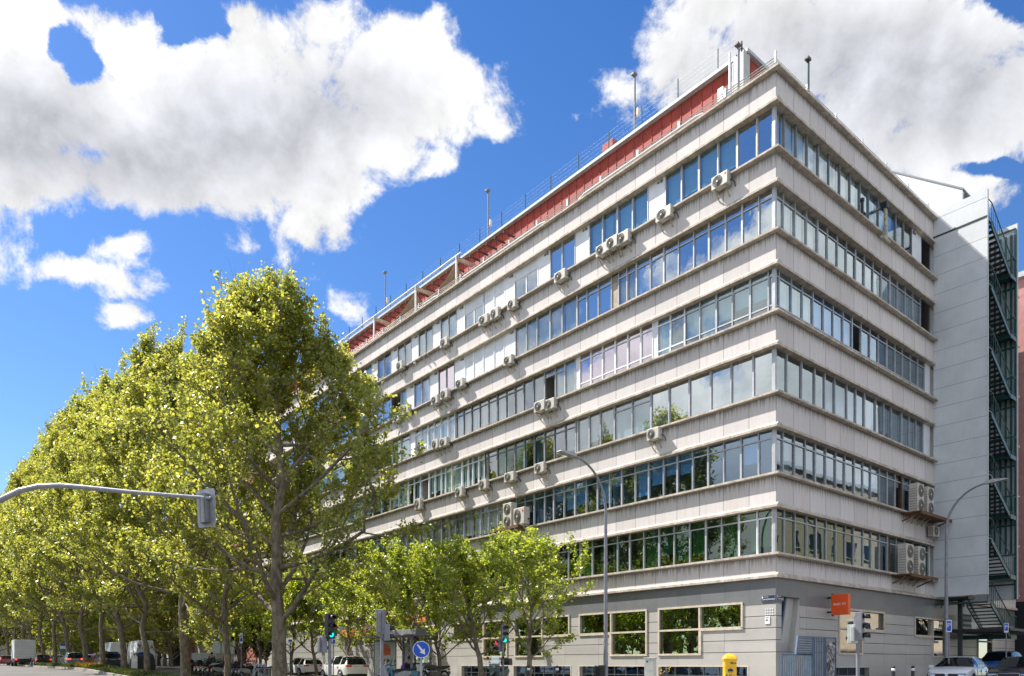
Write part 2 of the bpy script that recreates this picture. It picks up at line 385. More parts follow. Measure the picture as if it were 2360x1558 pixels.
M['panel_white'] = mat('white cladding panel', (0.60, 0.63, 0.64), 0.5, var=0.08, vs=0.6, dirt=0.09)
M['seam'] = mat('panel seam', (0.24, 0.26, 0.27), 0.7, var=0.0)
M['green_steel'] = mat('dark green steel', (0.016, 0.075, 0.075), 0.4, 0.1, var=0.25, vs=4)
M['dark_steel'] = mat('black steel', (0.02, 0.025, 0.03), 0.5, 0.1, var=0.2)
M['tread'] = mat('rusty stair tread', (0.055, 0.04, 0.04), 0.7, var=0.3)
M['ac_grille'] = mat('grey wire guard', (0.22, 0.21, 0.18), 0.6, var=0.1)
M['ac_white'] = mat('aged white enamel', (0.52, 0.49, 0.43), 0.45, var=0.1, vs=4, dirt=0.25)
M['ac_dark'] = mat('fan grille', (0.15, 0.135, 0.115), 0.6, var=0.2)
M['ac_logo'] = mat('red badge', (0.5, 0.04, 0.05), 0.4, var=0.0)
M['rust'] = mat('rusty steel', (0.13, 0.065, 0.03), 0.8, 0.1, var=0.5, vs=9)
M['bracket'] = mat('bracket steel', (0.42, 0.38, 0.30), 0.7, var=0.3, vs=6)
M['canvas'] = mat('sand shade cloth', (0.40, 0.32, 0.22), 0.9, var=0.1)
M['blue_rail'] = mat('blue grey railing', (0.10, 0.15, 0.22), 0.45, 0.3, var=0.2)
M['graffiti'] = mat('pale graffiti paint', (0.45, 0.44, 0.46), 0.6, var=0.3, vs=9)
M['orange'] = mat('orange sign', (0.80, 0.10, 0.015), 0.4, var=0.05)
M['orange_d'] = mat('orange awning', (0.75, 0.22, 0.06), 0.6, var=0.1)
M['navy'] = mat('navy enamel', (0.012, 0.022, 0.07), 0.35, var=0.1)
M['white'] = mat('white lettering', (0.80, 0.80, 0.80), 0.5, var=0.0)
M['sign_blue'] = mat('traffic blue', (0.0, 0.075, 0.55), 0.35, var=0.05)
M['yellow'] = mat('post yellow', (0.80, 0.47, 0.015), 0.35, var=0.08, coat=0.3)
M['black'] = mat('black paint', (0.012, 0.012, 0.014), 0.4, var=0.1)
M['rubber'] = mat('tyre rubber', (0.02, 0.02, 0.02), 0.85, var=0.15)
M['cab_grey'] = mat('cabinet grey', (0.46, 0.48, 0.45), 0.55, var=0.08, dirt=0.25)
M['asphalt'] = mat('asphalt', (0.105, 0.10, 0.095), 0.9, var=0.25, vs=0.6, bump=0.4, bs=60)
M['paving'] = mat('pavement tiles', (0.32, 0.29, 0.26), 0.85, var=0.18, vs=0.8, bump=0.2)
M['kerb'] = mat('granite kerb', (0.33, 0.30, 0.27), 0.8, var=0.3, vs=3)
M['soil'] = mat('planted soil', (0.09, 0.075, 0.045), 0.95, var=0.3)
M['line'] = mat('road paint', (0.62, 0.62, 0.60), 0.7, var=0.15)
M['red_wall'] = mat('brick red render', (0.34, 0.12, 0.09), 0.85, var=0.12, dirt=0.2)
M['pink_wall'] = mat('rose render', (0.48, 0.23, 0.21), 0.85, var=0.1, dirt=0.15)
M['pale_wall'] = mat('pale render', (0.50, 0.45, 0.38), 0.85, var=0.12, dirt=0.25)
M['cream_wall'] = mat('cream stone', (0.46, 0.40, 0.29), 0.8, var=0.08, dirt=0.1)
M['dark_brick'] = mat('brown dark wall', (0.10, 0.07, 0.06), 0.85, var=0.2)
M['red_glow'] = mat('red signal lens', (0.5, 0.02, 0.02), 0.3, var=0.0, emit=((1.0, 0.03, 0.03), 1.2))
M['green_glow'] = mat('green signal lens', (0.02, 0.4, 0.3), 0.3, var=0.0, emit=((0.0, 0.85, 0.55), 1.3))
M['lens_off'] = mat('unlit signal lens', (0.10, 0.035, 0.02), 0.25, var=0.0)
M['lamp_strip'] = mat('fluorescent tube', (0.8, 0.8, 0.8), 0.4, var=0.0, emit=((1.0, 1.0, 0.85), 3.0))
M['lead'] = mat('lamp head grey', (0.34, 0.34, 0.33), 0.4, 0.4, var=0.2, vs=8)
M['green_board'] = mat('green board', (0.0, 0.20, 0.10), 0.4, var=0.1)
M['poster'] = mat('poster paper', (0.55, 0.57, 0.50), 0.4, var=0.05)
M['poster_red'] = mat('poster red', (0.42, 0.02, 0.02), 0.5, var=0.0)
M['red_plastic'] = mat('red plastic', (0.72, 0.03, 0.02), 0.4, var=0.05)
M['bin_dark'] = mat('dark grey plastic', (0.03, 0.033, 0.038), 0.5, var=0.15)
def bark_mat():
    m, t, b = newmat('plane bark'); co = t.n('ShaderNodeTexCoord').outputs['Object']
    x, y, z = t.sep(co)
    n = t.noise(t.comb(t.math('MULTIPLY', x, 5), t.math('MULTIPLY', y, 5), t.math('MULTIPLY', z, 2)), 1.2, 6, 0.65)
    v = t.n('ShaderNodeTexVoronoi'); t.put(v.inputs[0], co); v.inputs['Scale'].default_value = 6
    c = t.mix(t.ramp(n, 0.38, 0.62), (0.10, 0.075, 0.05, 1), (0.27, 0.23, 0.17, 1))
    c = t.mix(t.math('MULTIPLY', t.ramp(v.outputs[0], 0.2, 0.6), 0.45), c, (0.16, 0.14, 0.09, 1))
    t.put(b.inputs['Base Color'], c); b.inputs['Roughness'].default_value = 0.9
    bn = t.n('ShaderNodeBump'); bn.inputs['Strength'].default_value = 0.5; t.put(bn.inputs['Height'], n); t.put(b.inputs['Normal'], bn.outputs[0])
    return m
def leaf_mat(name, c1, c2, tr1, tr2, tw=0.5):
    m, t, b = newmat(name); nt = m.node_tree; nt.nodes.remove(b)
    g = t.n('ShaderNodeNewGeometry'); rnd = g.outputs['Random Per Island']
    co = t.n('ShaderNodeTexCoord').outputs['Object']
    big = t.ramp(t.noise(co, 0.55, 3), 0.35, 0.65)
    f = t.math('ADD', t.math('MULTIPLY', t.math('POWER', rnd, 1.4), 0.75), t.math('MULTIPLY', big, 0.30))
    d = t.n('ShaderNodeBsdfDiffuse'); t.put(d.inputs[0], t.mix(f, (*c1, 1), (*c2, 1)))
    tl = t.n('ShaderNodeBsdfTranslucent'); t.put(tl.inputs[0], t.mix(f, (*tr1, 1), (*tr2, 1)))
    gl = t.n('ShaderNodeBsdfGlossy'); gl.inputs['Roughness'].default_value = 0.38; gl.inputs[0].default_value = (0.9, 0.95, 0.85, 1)
    m1 = t.n('ShaderNodeMixShader'); m1.inputs[0].default_value = tw
    nt.links.new(d.outputs[0], m1.inputs[1]); nt.links.new(tl.outputs[0], m1.inputs[2])
    m2 = t.n('ShaderNodeMixShader'); m2.inputs[0].default_value = 0.07
    nt.links.new(m1.outputs[0], m2.inputs[1]); nt.links.new(gl.outputs[0], m2.inputs[2])
    nt.links.new(m2.outputs[0], nt.nodes['Material Output'].inputs[0])
    return m
M['bark'] = bark_mat()
M['leaf'] = leaf_mat('plane leaves', (0.12, 0.16, 0.02), (0.30, 0.31, 0.055), (0.38, 0.45, 0.03), (0.88, 0.80, 0.14))
M['leaf_young'] = leaf_mat('young bright leaves', (0.15, 0.21, 0.02), (0.28, 0.33, 0.045), (0.38, 0.50, 0.02), (0.72, 0.74, 0.08), 0.55)
M['weed'] = leaf_mat('weeds', (0.05, 0.08, 0.015), (0.09, 0.12, 0.02), (0.08, 0.12, 0.01), (0.16, 0.2, 0.03), 0.35)
M['leaf_dark'] = leaf_mat('dark shrub leaves', (0.02, 0.035, 0.012), (0.05, 0.08, 0.02), (0.05, 0.08, 0.01), (0.10, 0.14, 0.02), 0.3)
M['petal'] = mat('yellow petals', (0.7, 0.45, 0.02), 0.7, var=0.1)
# ================================================================ the corner office building
UEND, VEND, VWIN = 58.0, 30.0, 16.12
BZ = [24.62, 21.22, 17.80, 14.42, 11.02, 7.67, 4.73]       # underside of each spandrel band
SZ = [26.10, 22.72, 19.30, 15.91, 12.52, 9.13, 5.77]       # top of each band
BZ = [1.1 + (z - 1.1) * 0.993 for z in BZ]; SZ = [1.1 + (z - 1.1) * 0.989 for z in SZ]
bld = thing('office_building', 'long six storey office block with pale concrete bands and ribbon windows at the street corner', 'building', CORNER, ANG)
def FB(mb, fac, s0, s1, d0, d1, z0, z1, mi=0):
    if fac == 'L': mb.box(-d0, -d1, s0, s1, z0, z1, mi)
    else: mb.box(s0, s1, -d0, -d1, z0, z1, mi)
for k in range(7):
    mb = MB(); b, s = BZ[k], SZ[k]
    mb.box(0, 0.3, 0, UEND, b + 0.14, s - 0.085); mb.box(0.3, VEND, 0, 0.3, b + 0.14, s - 0.085)
    o = mb.build('spandrel_band', M['concrete'], bld)
    lg = MB()
    pr = 0.24 if k else 0.23
    lg.box(-pr, 0.32, -pr, UEND, s - 0.085, s); lg.box(0.32, VEND, -pr, 0.32, s - 0.085, s)
    # bottom cornice: sloped nose
    nose = 0.11
    lg.prism([(-0.0, b + 0.20), (-nose, b + 0.10), (-nose, b), (0.31, b), (0.31, b + 0.139)], -nose, UEND, 0, axis='y')
    v0 = len(lg.v)
    lg.prism([(0.0, b + 0.20), (-nose, b + 0.10), (-nose, b), (0.31, b), (0.31, b + 0.139)], 0.312, VEND, 0, axis='x')
    lg.build('ledge', M['ledge'], o)
# joint between cornice on the corner: small return on the right arm
# floors, core, roof
mb = MB()
for k in range(1, 7):
    mb.box(0.31, 14.0, 0.31, UEND - 0.1, SZ[k] - 1.10, SZ[k] - 0.85)
    mb.box(0.34, 7.0, 0.34, UEND - 0.1, BZ[k - 1] + 0.15, BZ[k - 1] + 0.20)
mb.box(5.5, 14.0, 5.5, UEND - 0.1, 0, 25.0); mb.box(14.01, VEND, 5.5, 20, 0, 25.0)
for u in (9.3, 15.2, 21.0, 27.6, 33.3, 39.1, 45, 51): mb.box(0.36, 5.49, u, u + 0.12, 4.9, 24.5)
for v in (5.4, 10.9): mb.box(v, v + 0.12, 0.36, 5.49, 4.9, 24.5)
mb.box(VWIN, VWIN + 0.1, 0.31, 5.49, 4.9, 24.5)
mb.build('interior', M['interior'], bld)
mb = MB(); mb.box(0.31, 14.5, 0.31, UEND, 25.05, 25.25); mb.box(14.52, VEND, 0.31, 20, 25.05, 25.25)
mb.box(0.3, 14.5, UEND + .01, UEND + 0.3, 0, 25.9)
mb.build('roof', M['roof'], bld)

# ---- windows --------------------------------------------------------------
rnd = random.Random(5)
def wavy(mb, fac, s0, s1, d, z0, z1, amp=0.035, wl=0.16):
    n = max(6, int((s1 - s0) / wl * 4)); vs = []; fs = []
    ph = rnd.random() * 6
    for i in range(n + 1):
        s = s0 + (s1 - s0) * i / n; dd = d + amp * math.sin(ph + 2 * math.pi * (s - s0) / wl) * (0.6 + 0.4 * math.sin(s * 3))
        p = (-dd, s) if fac == 'L' else (s, -dd)
        vs += [(p[0], p[1], z0), (p[0], p[1], z1)]
    for i in range(n): fs.append((2 * i, 2 * i + 2, 2 * i + 3, 2 * i + 1))
    mb.add(vs, fs, 0, True)
GL = dict(B='glass_blue', K='glass_sky', D='glass_dark', C='glass_clear', Y='glass_grey', P='glass_lilac', G='glass_green', N='glass_smoke')
def window(fac, bs, k, glass='B', tr=0, frame='alu', cur=None, curp=1.0, curh=(0.7, 1.0), thick=0.05, label=None, open_=()):
    """ribbon window between the boundaries bs on storey k: frame > panes, curtains"""
    bs = sorted(bs); z0, z1 = SZ[k], BZ[k - 1] + 0.13
    D0, D1 = -0.24, -0.155
    fr = MB(); h = z1 - z0
    FB(fr, fac, bs[0], bs[-1], D0, D1, z0, z0 + 0.07); FB(fr, fac, bs[0], bs[-1], D0, D1, z1 - 0.06, z1)
    levels = [z0 + 0.07]
    bars = {0: [], 1: [0.76], 3: [0.20, 0.79]}[tr]
    for j, s in enumerate(bs):
        t = 0.045 if j in (0, len(bs) - 1) else thick / 2
        FB(fr, fac, max(bs[0], s - t), min(bs[-1], s + t), D0 - 0.004, D1 + 0.012, z0 + 0.07, z1 - 0.06)
    for j in range(len(bs) - 1):
        for q in bars: FB(fr, fac, bs[j] + 0.035, bs[j + 1] - 0.035, D0 + 0.01, D1 - 0.004, z0 + h * q - 0.028, z0 + h * q + 0.028)
        if tr == 0 or j % 2 == 0:   # sash rails of the sliding leaf
            a, b_ = bs[j] + 0.03, bs[j + 1] - 0.03; zt = (z0 + h * bars[-1] - 0.035) if bars else z1 - 0.06
            zb = (z0 + h * bars[0] + 0.035) if tr == 3 else z0 + 0.07
            FB(fr, fac, a, a + 0.03, D0 + 0.02, D1 - 0.012, zb, zt); FB(fr, fac, b_ - 0.03, b_, D0 + 0.02, D1 - 0.012, zb, zt)
    o = fr.build('window', M[frame], bld)
    if label: o['label'] = label
    gm = MB(); zz = [z0 + 0.07] + [z0 + h * q for q in bars] + [z1 - 0.06]
    for j in range(len(bs) - 1):
        for i in range(len(zz) - 1):
            if j in open_ and (i == (1 if tr == 3 else 0)): continue
            dd = -0.205 + rnd.uniform(-0.004, 0.004); tl = rnd.uniform(-0.0035, 0.0035)
            a, b_ = bs[j] + 0.03, bs[j + 1] - 0.03
            q = [(a, dd), (b_, dd + tl)]
            P = [((-d_, s_) if fac == 'L' else (s_, -d_)) for s_, d_ in q]
            gm.add([(P[0][0], P[0][1], zz[i]), (P[1][0], P[1][1], zz[i]), (P[1][0], P[1][1], zz[i + 1]), (P[0][0], P[0][1], zz[i + 1])], [(0, 1, 2, 3)])
    if gm.f: gm.build('pane', M[GL[glass]], o)
    if cur:
        cm = MB(); n = 0
        for j in range(len(bs) - 1):
            if j in open_ or rnd.random() > curp: continue
            hh = rnd.uniform(*curh); n += 1
            a, b_ = bs[j] + 0.04, bs[j + 1] - 0.04
            if cur == 'curtain_g' and rnd.random() < 0.6: b_ = a + (b_ - a) * rnd.uniform(0.25, 0.6)
            wavy(cm, fac, a, b_, -0.37, z1 - 0.08 - (h - 0.12) * hh, z1 - 0.08, amp=0.006 if cur == 'curtain_b' else 0.035)
        if n: cm.build('curtain', M[cur], o)
    return o
def panel(fac, s0, s1, k, name='infill_panel', m='white_panel', vent=True):
    z0, z1 = SZ[k], BZ[k - 1] + 0.13; p = MB(); s0, s1 = min(s0, s1), max(s0, s1)
    FB(p, fac, s0, s1, -0.22, -0.172, z0, z1); o = p.build(name, M[m], bld)
    if vent:
        q = MB(); FB(q, fac, s0 + 0.15, s0 + 0.27, -0.171, -0.12, z1 - 0.34, z1 - 0.22); FB(q, fac, s0 + 0.36, s0 + 0.46, -0.171, -0.13, z1 - 0.32, z1 - 0.23)
        q.build('vent', M['ac_dark'], o)
    return o
def shutter(fac, bs, k, full=1.0, panes=True):
    bs = sorted(bs); z0, z1 = SZ[k], BZ[k - 1] + 0.13; zb = z1 - (z1 - z0) * full
    p = MB()
    for j in range(len(bs) - 1):
        a, b_ = bs[j] + 0.04, bs[j + 1] - 0.04; n = max(3, int((z1 - zb) / 0.05))
        prof = []
        for i in range(n):
            za = zb + (z1 - zb) * i / n; zc = zb + (z1 - zb) * (i + 1) / n
            FB(p, fac, a, b_, -0.24, -0.195, za, zc - 0.006)
            FB(p, fac, a, b_, -0.24, -0.21, zc - 0.006, zc)
    fr = MB()
    for s in bs: FB(fr, fac, s - 0.035, s + 0.035, -0.25, -0.15, z0, z1)
    FB(fr, fac, bs[0], bs[-1], -0.24, -0.16, z0 - 0.002, z0 + 0.06); FB(fr, fac, bs[0], bs[-1], -0.24, -0.155, z1 - 0.10, z1 + 0.002)
    o = fr.build('window', M['white_frame'], bld); o['label'] = 'window closed by a white roller shutter'
    p.build('shutter', M['white_panel'], o)
    if full < 0.95:
        gm = MB()
        for j in range(len(bs) - 1):
            m_ = (bs[j] + bs[j + 1]) / 2
            FB(gm, fac, bs[j] + 0.1, m_ - 0.04, -0.22, -0.21, z0 + 0.1, zb - 0.02); FB(gm, fac, m_ + 0.04, bs[j + 1] - 0.1, -0.22, -0.21, z0 + 0.1, zb - 0.02)
            fr2 = MB(); FB(fr2, fac, m_ - 0.04, m_ + 0.04, -0.24, -0.18, z0 + 0.06, zb); fr2.build('mullion', M['white_frame'], o)
        gm.build('pane', M['glass_grey'], o)
    return o
def L(*px): return [0.24 if p >= 1784 else uL(p) for p in px]
def Rr(*px): return [0.24 if p <= 1790 else vR(p) for p in px]
# corner posts
for k in range(1, 7):
    mb = MB(); mb.box(0.12, 0.25, 0.12, 0.25, SZ[k], BZ[k - 1] + 0.13); mb.build('corner_post', M['alu'], bld)
# storey 1 (top) left
window('L', L(1784, 1740, 1694), 1, 'K', 0, 'alu', 'curtain_b', 0.7)
window('L', L(1694, 1650, 1606), 1, 'B', 0, 'alu', 'curtain_b', 1.0)
window('L', L(1606, 1566, 1528), 1, 'B', 0, 'alu', 'curtain_b', 1.0)
panel('L', *L(1528, 1489), 1)
window('L', L(1489, 1453, 1418), 1, 'B', 0, 'alu', 'curtain_b', 1.0)
window('L', L(1418, 1384, 1353), 1, 'B', 0, 'alu', 'curtain_b', 1.0)
panel('L', *L(1353, 1321), 1)
window('L', L(1321, 1291, 1263), 1, 'K', 0, 'alu', 'curtain', 0.5)
panel('L', *L(1263, 1235), 1)
shutter('L', L(1235, 1181), 1, 0.34)
panel('L', *L(1181, 1158), 1)
shutter('L', L(1158, 1134, 1110), 1, 1.0)
shutter('L', L(1110, 1066), 1, 0.42)
panel('L', *L(1066, 1048), 1)
window('L', L(1048, 1029, 1011), 1, 'Y', 0, 'alu', 'curtain', 1.0)
panel('L', *L(1011, 993), 1)
window('L', L(993, 976, 960), 1, 'Y', 0, 'alu', 'curtain', 1.0)
panel('L', *L(960, 944), 1)
window('L', L(944, 928, 912), 1, 'Y', 0, 'alu', 'curtain', 1.0)
panel('L', *L(912, 897), 1)
window('L', L(897, 881, 866), 1, 'Y', 0, 'alu', 'curtain', 0.5)
panel('L', *L(866, 853), 1)
window('L', L(853, 836, 820, 805, 790), 1, 'Y', 0, 'alu', 'curtain', 0.8)
panel('L', *L(790, 770), 1)
window('L', L(770, 740, 712, 690), 1, 'Y', 0, 'alu', 'curtain', 0.8)
window('L', L(690, 665, 640, 615, 590), 1, 'B', 0, 'alu', 'curtain', 0.8)
# storey 2
window('L', L(1784, 1744, 1705.5), 2, 'K', 1)
window('L', L(1705.5, 1667, 1629), 2, 'K', 1)
window('L', L(1629, 1594, 1559, 1525), 2, 'K', 1)
window('L', L(1525, 1494, 1462), 2, 'K', 1, 'alu', 'curtain', 0.4)
window('L', L(1462, 1440, 1420), 2, 'Y', 1, 'alu', 'curtain', 1.0)
mb = MB(); s0, s1 = L(1419, 1405); FB(mb, 'L', s0, s1, -0.24, -0.21, SZ[2], BZ[1] + 0.13)
o = mb.build('lattice_panel', M['void'], bld)
mb = MB()
for i in range(34):
    z = SZ[2] + 0.03 + i * 0.055
    FB(mb, 'L', s0, s1, -0.208, -0.19, z, z + 0.022)
for i in range(7): FB(mb, 'L', s0 + (s1 - s0) * i / 6.5, s0 + (s1 - s0) * i / 6.5 + 0.03, -0.209, -0.192, SZ[2] + .03, SZ[2] + 1.5)
mb.build('lattice', M['beige_frame'], o)
window('L', L(1405, 1374, 1348, 1325), 2, 'K', 1, 'alu', 'curtain', 0.5)
window('L', L(1325, 1291, 1263), 2, 'Y', 0, 'alu', 'curtain', 1.0)
window('L', L(1263, 1233, 1209, 1183), 2, 'Y', 0, 'alu', 'curtain', 1.0)
panel('L', *L(1183, 1157), 2)
shutter('L', L(1157, 1134, 1109, 1087, 1067), 2, 1.0)
panel('L', *L(1067, 1043), 2)
window('L', L(1043, 1024, 1006), 2, 'P', 0, 'alu_dark', 'curtain', 1.0)
panel('L', *L(1006, 986), 2)
window('L', L(986, 968, 950), 2, 'Y', 0, 'alu', 'curtain', 1.0)
panel('L', *L(950, 932), 2)
window('L', L(932, 920, 897), 2, 'B', 0, 'alu', 'curtain', 0.5, open_=(1,))
window('L', L(897, 878, 864), 2, 'K', 0, 'alu')
panel('L', *L(864, 850), 2)
window('L', L(850, 832, 815, 797, 780), 2, 'B', 0, 'alu', 'curtain', 0.5)
window('L', L(780, 750, 720, 690, 660), 2, 'B', 0, 'alu', 'curtain', 0.5)
# storey 3
window('L', L(1784, 1766, 1724), 3, 'B', 3, 'alu', 'curtain_b', 1.0, (0.55, 0.7))
window('L', L(1724, 1683, 1646), 3, 'B', 3, 'alu', 'curtain_b', 1.0, (0.55, 0.7))
window('L', L(1646, 1608, 1573.5), 3, 'B', 3, 'alu', 'curtain_b', 1.0, (0.7, 0.9))
window('L', L(1573.5, 1540, 1510), 3, 'B', 3, 'white_frame', 'curtain_b', 0.5)
panel('L', *L(1510, 1500), 3, vent=False)
window('L', L(1500, 1472, 1442), 3, 'P', 3, 'white_frame', 'curtain', 1.0, thick=0.09)
window('L', L(1442, 1413, 1384), 3, 'P', 3, 'white_frame', 'curtain', 1.0, thick=0.09)
window('L', L(1384, 1357, 1331), 3, 'P', 3, 'white_frame', 'curtain', 1.0, thick=0.09)
panel('L', *L(1331, 1322), 3, vent=False)
window('L', L(1322, 1297), 3, 'Y', 0, 'alu', 'curtain', 1.0)
window('L', L(1297, 1275, 1250), 3, 'Y', 1, 'alu', 'curtain', 1.0, open_=(1,), label='window with one leaf slid open')
window('L', L(1250, 1225, 1202), 3, 'Y', 0, 'alu_dark')
window('L', L(1202, 1182, 1162, 1141), 3, 'Y', 1, 'alu_dark', 'curtain', 0.6)
window('L', L(1141, 1121, 1101, 1082), 3, 'Y', 1, 'alu_dark', 'curtain', 0.6)
window('L', L(1082, 1064, 1047), 3, 'Y', 1, 'alu_dark', 'curtain', 0.6)
window('L', L(1044, 1028, 1012, 996, 982), 3, 'C', 1, 'white_frame', 'curtain', 1.0)
window('L', L(982, 966, 952), 3, 'C', 1, 'white_frame', 'curtain', 1.0)
panel('L', *L(952, 941), 3, vent=False)
window('L', L(941, 920, 900, 880, 860), 3, 'B', 1, 'alu', 'curtain', 0.5)
window('L', L(860, 840, 820, 790, 760), 3, 'B', 1, 'alu', 'curtain', 0.5)
window('L', L(760, 730, 700, 670, 640), 3, 'B', 1, 'alu', 'curtain', 0.5)
# storey 4
window('L', L(1784, 1731), 4, 'K')
window('L', L(1731, 1680, 1633), 4, 'K', 0, 'alu', 'curtain', 1.0)
window('L', L(1633, 1583.6), 4, 'K')
window('L', L(1583.6, 1537, 1495.5), 4, 'K', 0, 'alu', 'curtain', 1.0)
window('L', L(1495.5, 1452, 1411), 4, 'Y', 1, 'alu', 'curtain_b', 1.0)
window('L', L(1411, 1379, 1353), 4, 'Y', 0, 'alu', 'curtain', 0.8)
window('L', L(1353, 1326.5, 1322), 4, 'Y', 0, 'alu', 'curtain', 0.8)
window('L', L(1322, 1298, 1273, 1250), 4, 'Y', 1, 'alu_dark', 'curtain', 0.5)
window('L', L(1250, 1226.6, 1203.6), 4, 'D', 1, 'alu_dark', 'curtain', 0.6)
window('L', L(1203.6, 1182, 1161, 1141), 4, 'G', 1, 'alu_dark', 'curtain', 0.8)
window('L', L(1141, 1120, 1112), 4, 'Y', 1, 'alu_dark')
window('L', L(1112, 1098, 1085, 1074, 1060), 4, 'C', 1, 'white_frame', 'curtain_b', 1.0)
window('L', L(1060, 1036, 1022, 1012, 998, 984), 4, 'C', 1, 'white_frame', 'curtain_b', 1.0)
window('L', L(984, 964, 950, 936), 4, 'B', 1, 'white_frame', 'curtain_b', 0.8, open_=(0, ))
window('L', L(936, 915, 895, 875, 855), 4, 'B', 1, 'alu', 'curtain', 0.5)
window('L', L(855, 830, 800, 770, 740), 4, 'B', 1, 'alu', 'curtain', 0.5)
window('L', L(740, 710, 680, 650), 4, 'B', 1, 'alu', 'curtain', 0.5)
# storey 5
for q in ((1784, 1743, 1703), (1703, 1663, 1627), (1627, 1591, 1556), (1556, 1524, 1490), (1490, 1459, 1428), (1428, 1400, 1372), (1372, 1346, 1320), (1320, 1295, 1271), (1271, 1250, 1226)):
    window('L', L(*q), 5, 'D', 1, 'alu', 'curtain_b', 0.5, (0.4, 1.0))  # blue tint and added bluish blinds imitate the sky mirrored in this row
window('L', L(1226, 1205, 1186, 1171), 5, 'D', 1, 'alu_dark')
window('L', L(1171, 1142.5, 1121, 1103), 5, 'C', 1, 'alu', 'curtain', 1.0)
window('L', L(1103, 1084, 1065), 5, 'C', 1, 'alu_dark', 'curtain', 1.0)
window('L', L(1065, 1045, 1031, 1013), 5, 'Y', 1, 'alu_dark', 'curtain', 0.9)
window('L', L(1013, 992, 978, 964), 5, 'Y', 1, 'alu_dark', 'curtain', 0.9)
window('L', L(964, 950, 934, 915), 5, 'Y', 1, 'alu_dark', 'curtain', 0.9)
window('L', L(915, 890, 865, 840, 815), 5, 'B', 1, 'alu', 'curtain', 0.5)
window('L', L(815, 780, 745, 710, 680), 5, 'B', 1, 'alu', 'curtain', 0.5)
# storey 6
for q in ((1784, 1740, 1698), (1698, 1658, 1622), (1622, 1584.5, 1549, 1514), (1514, 1478.5, 1446.4), (1446.4, 1418, 1390), (1390, 1360, 1332)):
    window('L', L(*q), 6, 'G', 1, 'alu' if q[0] < 1700 else 'white_frame', 'curtain_g', 0.75)
window('L', L(1332, 1305, 1280, 1256, 1232), 6, 'G', 1, 'alu', 'curtain_g', 0.5)
window('L', L(1232, 1210, 1188, 1166, 1145), 6, 'D', 1, 'alu', 'curtain', 0.5)
window('L', L(1145, 1120, 1095, 1070, 1045), 6, 'D', 1, 'alu', 'curtain', 0.5)
window('L', L(1045, 1020, 995, 970, 945), 6, 'D', 1, 'alu', 'curtain', 0.5)
window('L', L(945, 915, 885, 855, 825), 6, 'D', 1, 'alu', 'curtain', 0.5)
window('L', L(825, 780, 740, 700, 660), 6, 'D', 1, 'alu', 'curtain', 0.5)
# right facade
def rrow(k, px, step, **kw):
    i = 0
    while i < len(px) - 1:
        j = min(i + step, len(px) - 1)
        if len(px) - 1 - j < 1: j = len(px) - 1
        kk = dict(kw); g = kk.pop('g')
        gg = g[min(i // step, len(g) - 1)]
        c = kk.pop('c', None); cc = c[min(i // step, len(c) - 1)] if c else None
        op = kk.pop('op', {}).get(i // step, ())
        window('R', Rr(*px[i:j + 1]), k, gg, cur={'c': 'curtain', 'b': 'curtain_b', 'g': 'curtain_g'}.get(cc), open_=op, **kk); i = j
rrow(1, [1789, 1815.7, 1843, 1868.5, 1894, 1918.5, 1943.5, 1967, 1989.6, 2009.6, 2032, 2052, 2072, 2090, 2108.7], 4, g='CCBB', c='ccb ', frame='alu_dark', curh=(0.9, 1.0))
panel('R', *Rr(2108.7, 2131), 1)
rrow(2, [1789, 1813.4, 1840, 1866.8, 1892.5, 1915, 1937.7, 1958.6, 1979.5, 2000, 2019.6, 2038.8, 2058, 2075.7, 2093.4, 2111, 2129], 4, g='CBBN', c='c  c', tr=1, frame='alu')
rrow(3, [1789, 1804, 1832, 1857.5, 1881.6, 1905.6, 1928, 1950.6, 1971.4, 1992, 2012.5, 2032, 2051, 2070, 2087, 2105.6, 2122, 2138], 4, g='BDDN', c='bb  ', tr=3, frame='alu', op={2: (0,)})
rrow(4, [1789, 1822, 1856, 1886.4, 1909, 1932, 1960, 1980.4, 2000.3, 2026, 2044.6, 2062, 2085.4, 2103, 2119, 2135], 4, g='BNNN', c=' ccc', tr=0, frame='alu')
rrow(5, [1789, 1813, 1839, 1864, 1887, 1911, 1934, 1955, 1976.7, 1996.4, 2014.3, 2034.5, 2052, 2070.6, 2088, 2105, 2124, 2142], 4, g='NNNN', c='c c ', tr=1, frame='alu', curp=0.4)
rrow(6, [1789, 1816, 1840, 1867, 1889, 1912, 1934, 1956.5, 1975, 1997, 2015, 2034.5, 2053, 2073, 2092, 2112, 2130, 2147], 4, g='GGNG', c='gg g', tr=1, frame='alu', curp=0.3)
for k in (1, 2):
    mb = MB(); s0, s1 = Rr(2132, 2152.5); z0, z1 = SZ[k], BZ[k - 1] + 0.13
    FB(mb, 'R', s0, s1, -0.5, -0.45, z0, z1)
    n = 26
    for i in range(n):
        z = z0 + (z1 - z0) * i / n; mb.prism([(0.24, z + 0.04), (0.17, z), (0.17, z + 0.015), (0.24, z + 0.06)], s0, s1, 0, axis='x')
    o = mb.build('louvre_panel', M['louvre'], bld)
for k in (3, 4, 5, 6):
    s0 = Rr(2139 if k == 3 else 2136 if k == 4 else 2147)[0]
    if s0 < 16.1: panel('R', s0, 16.15, k, vent=False)
mb = MB()
for k in range(1, 7): FB(mb, 'R', 16.3, VEND, -0.33, -0.28, SZ[k], BZ[k - 1] + 0.13)
mb.build('infill_panel', M['panel_white'], bld)
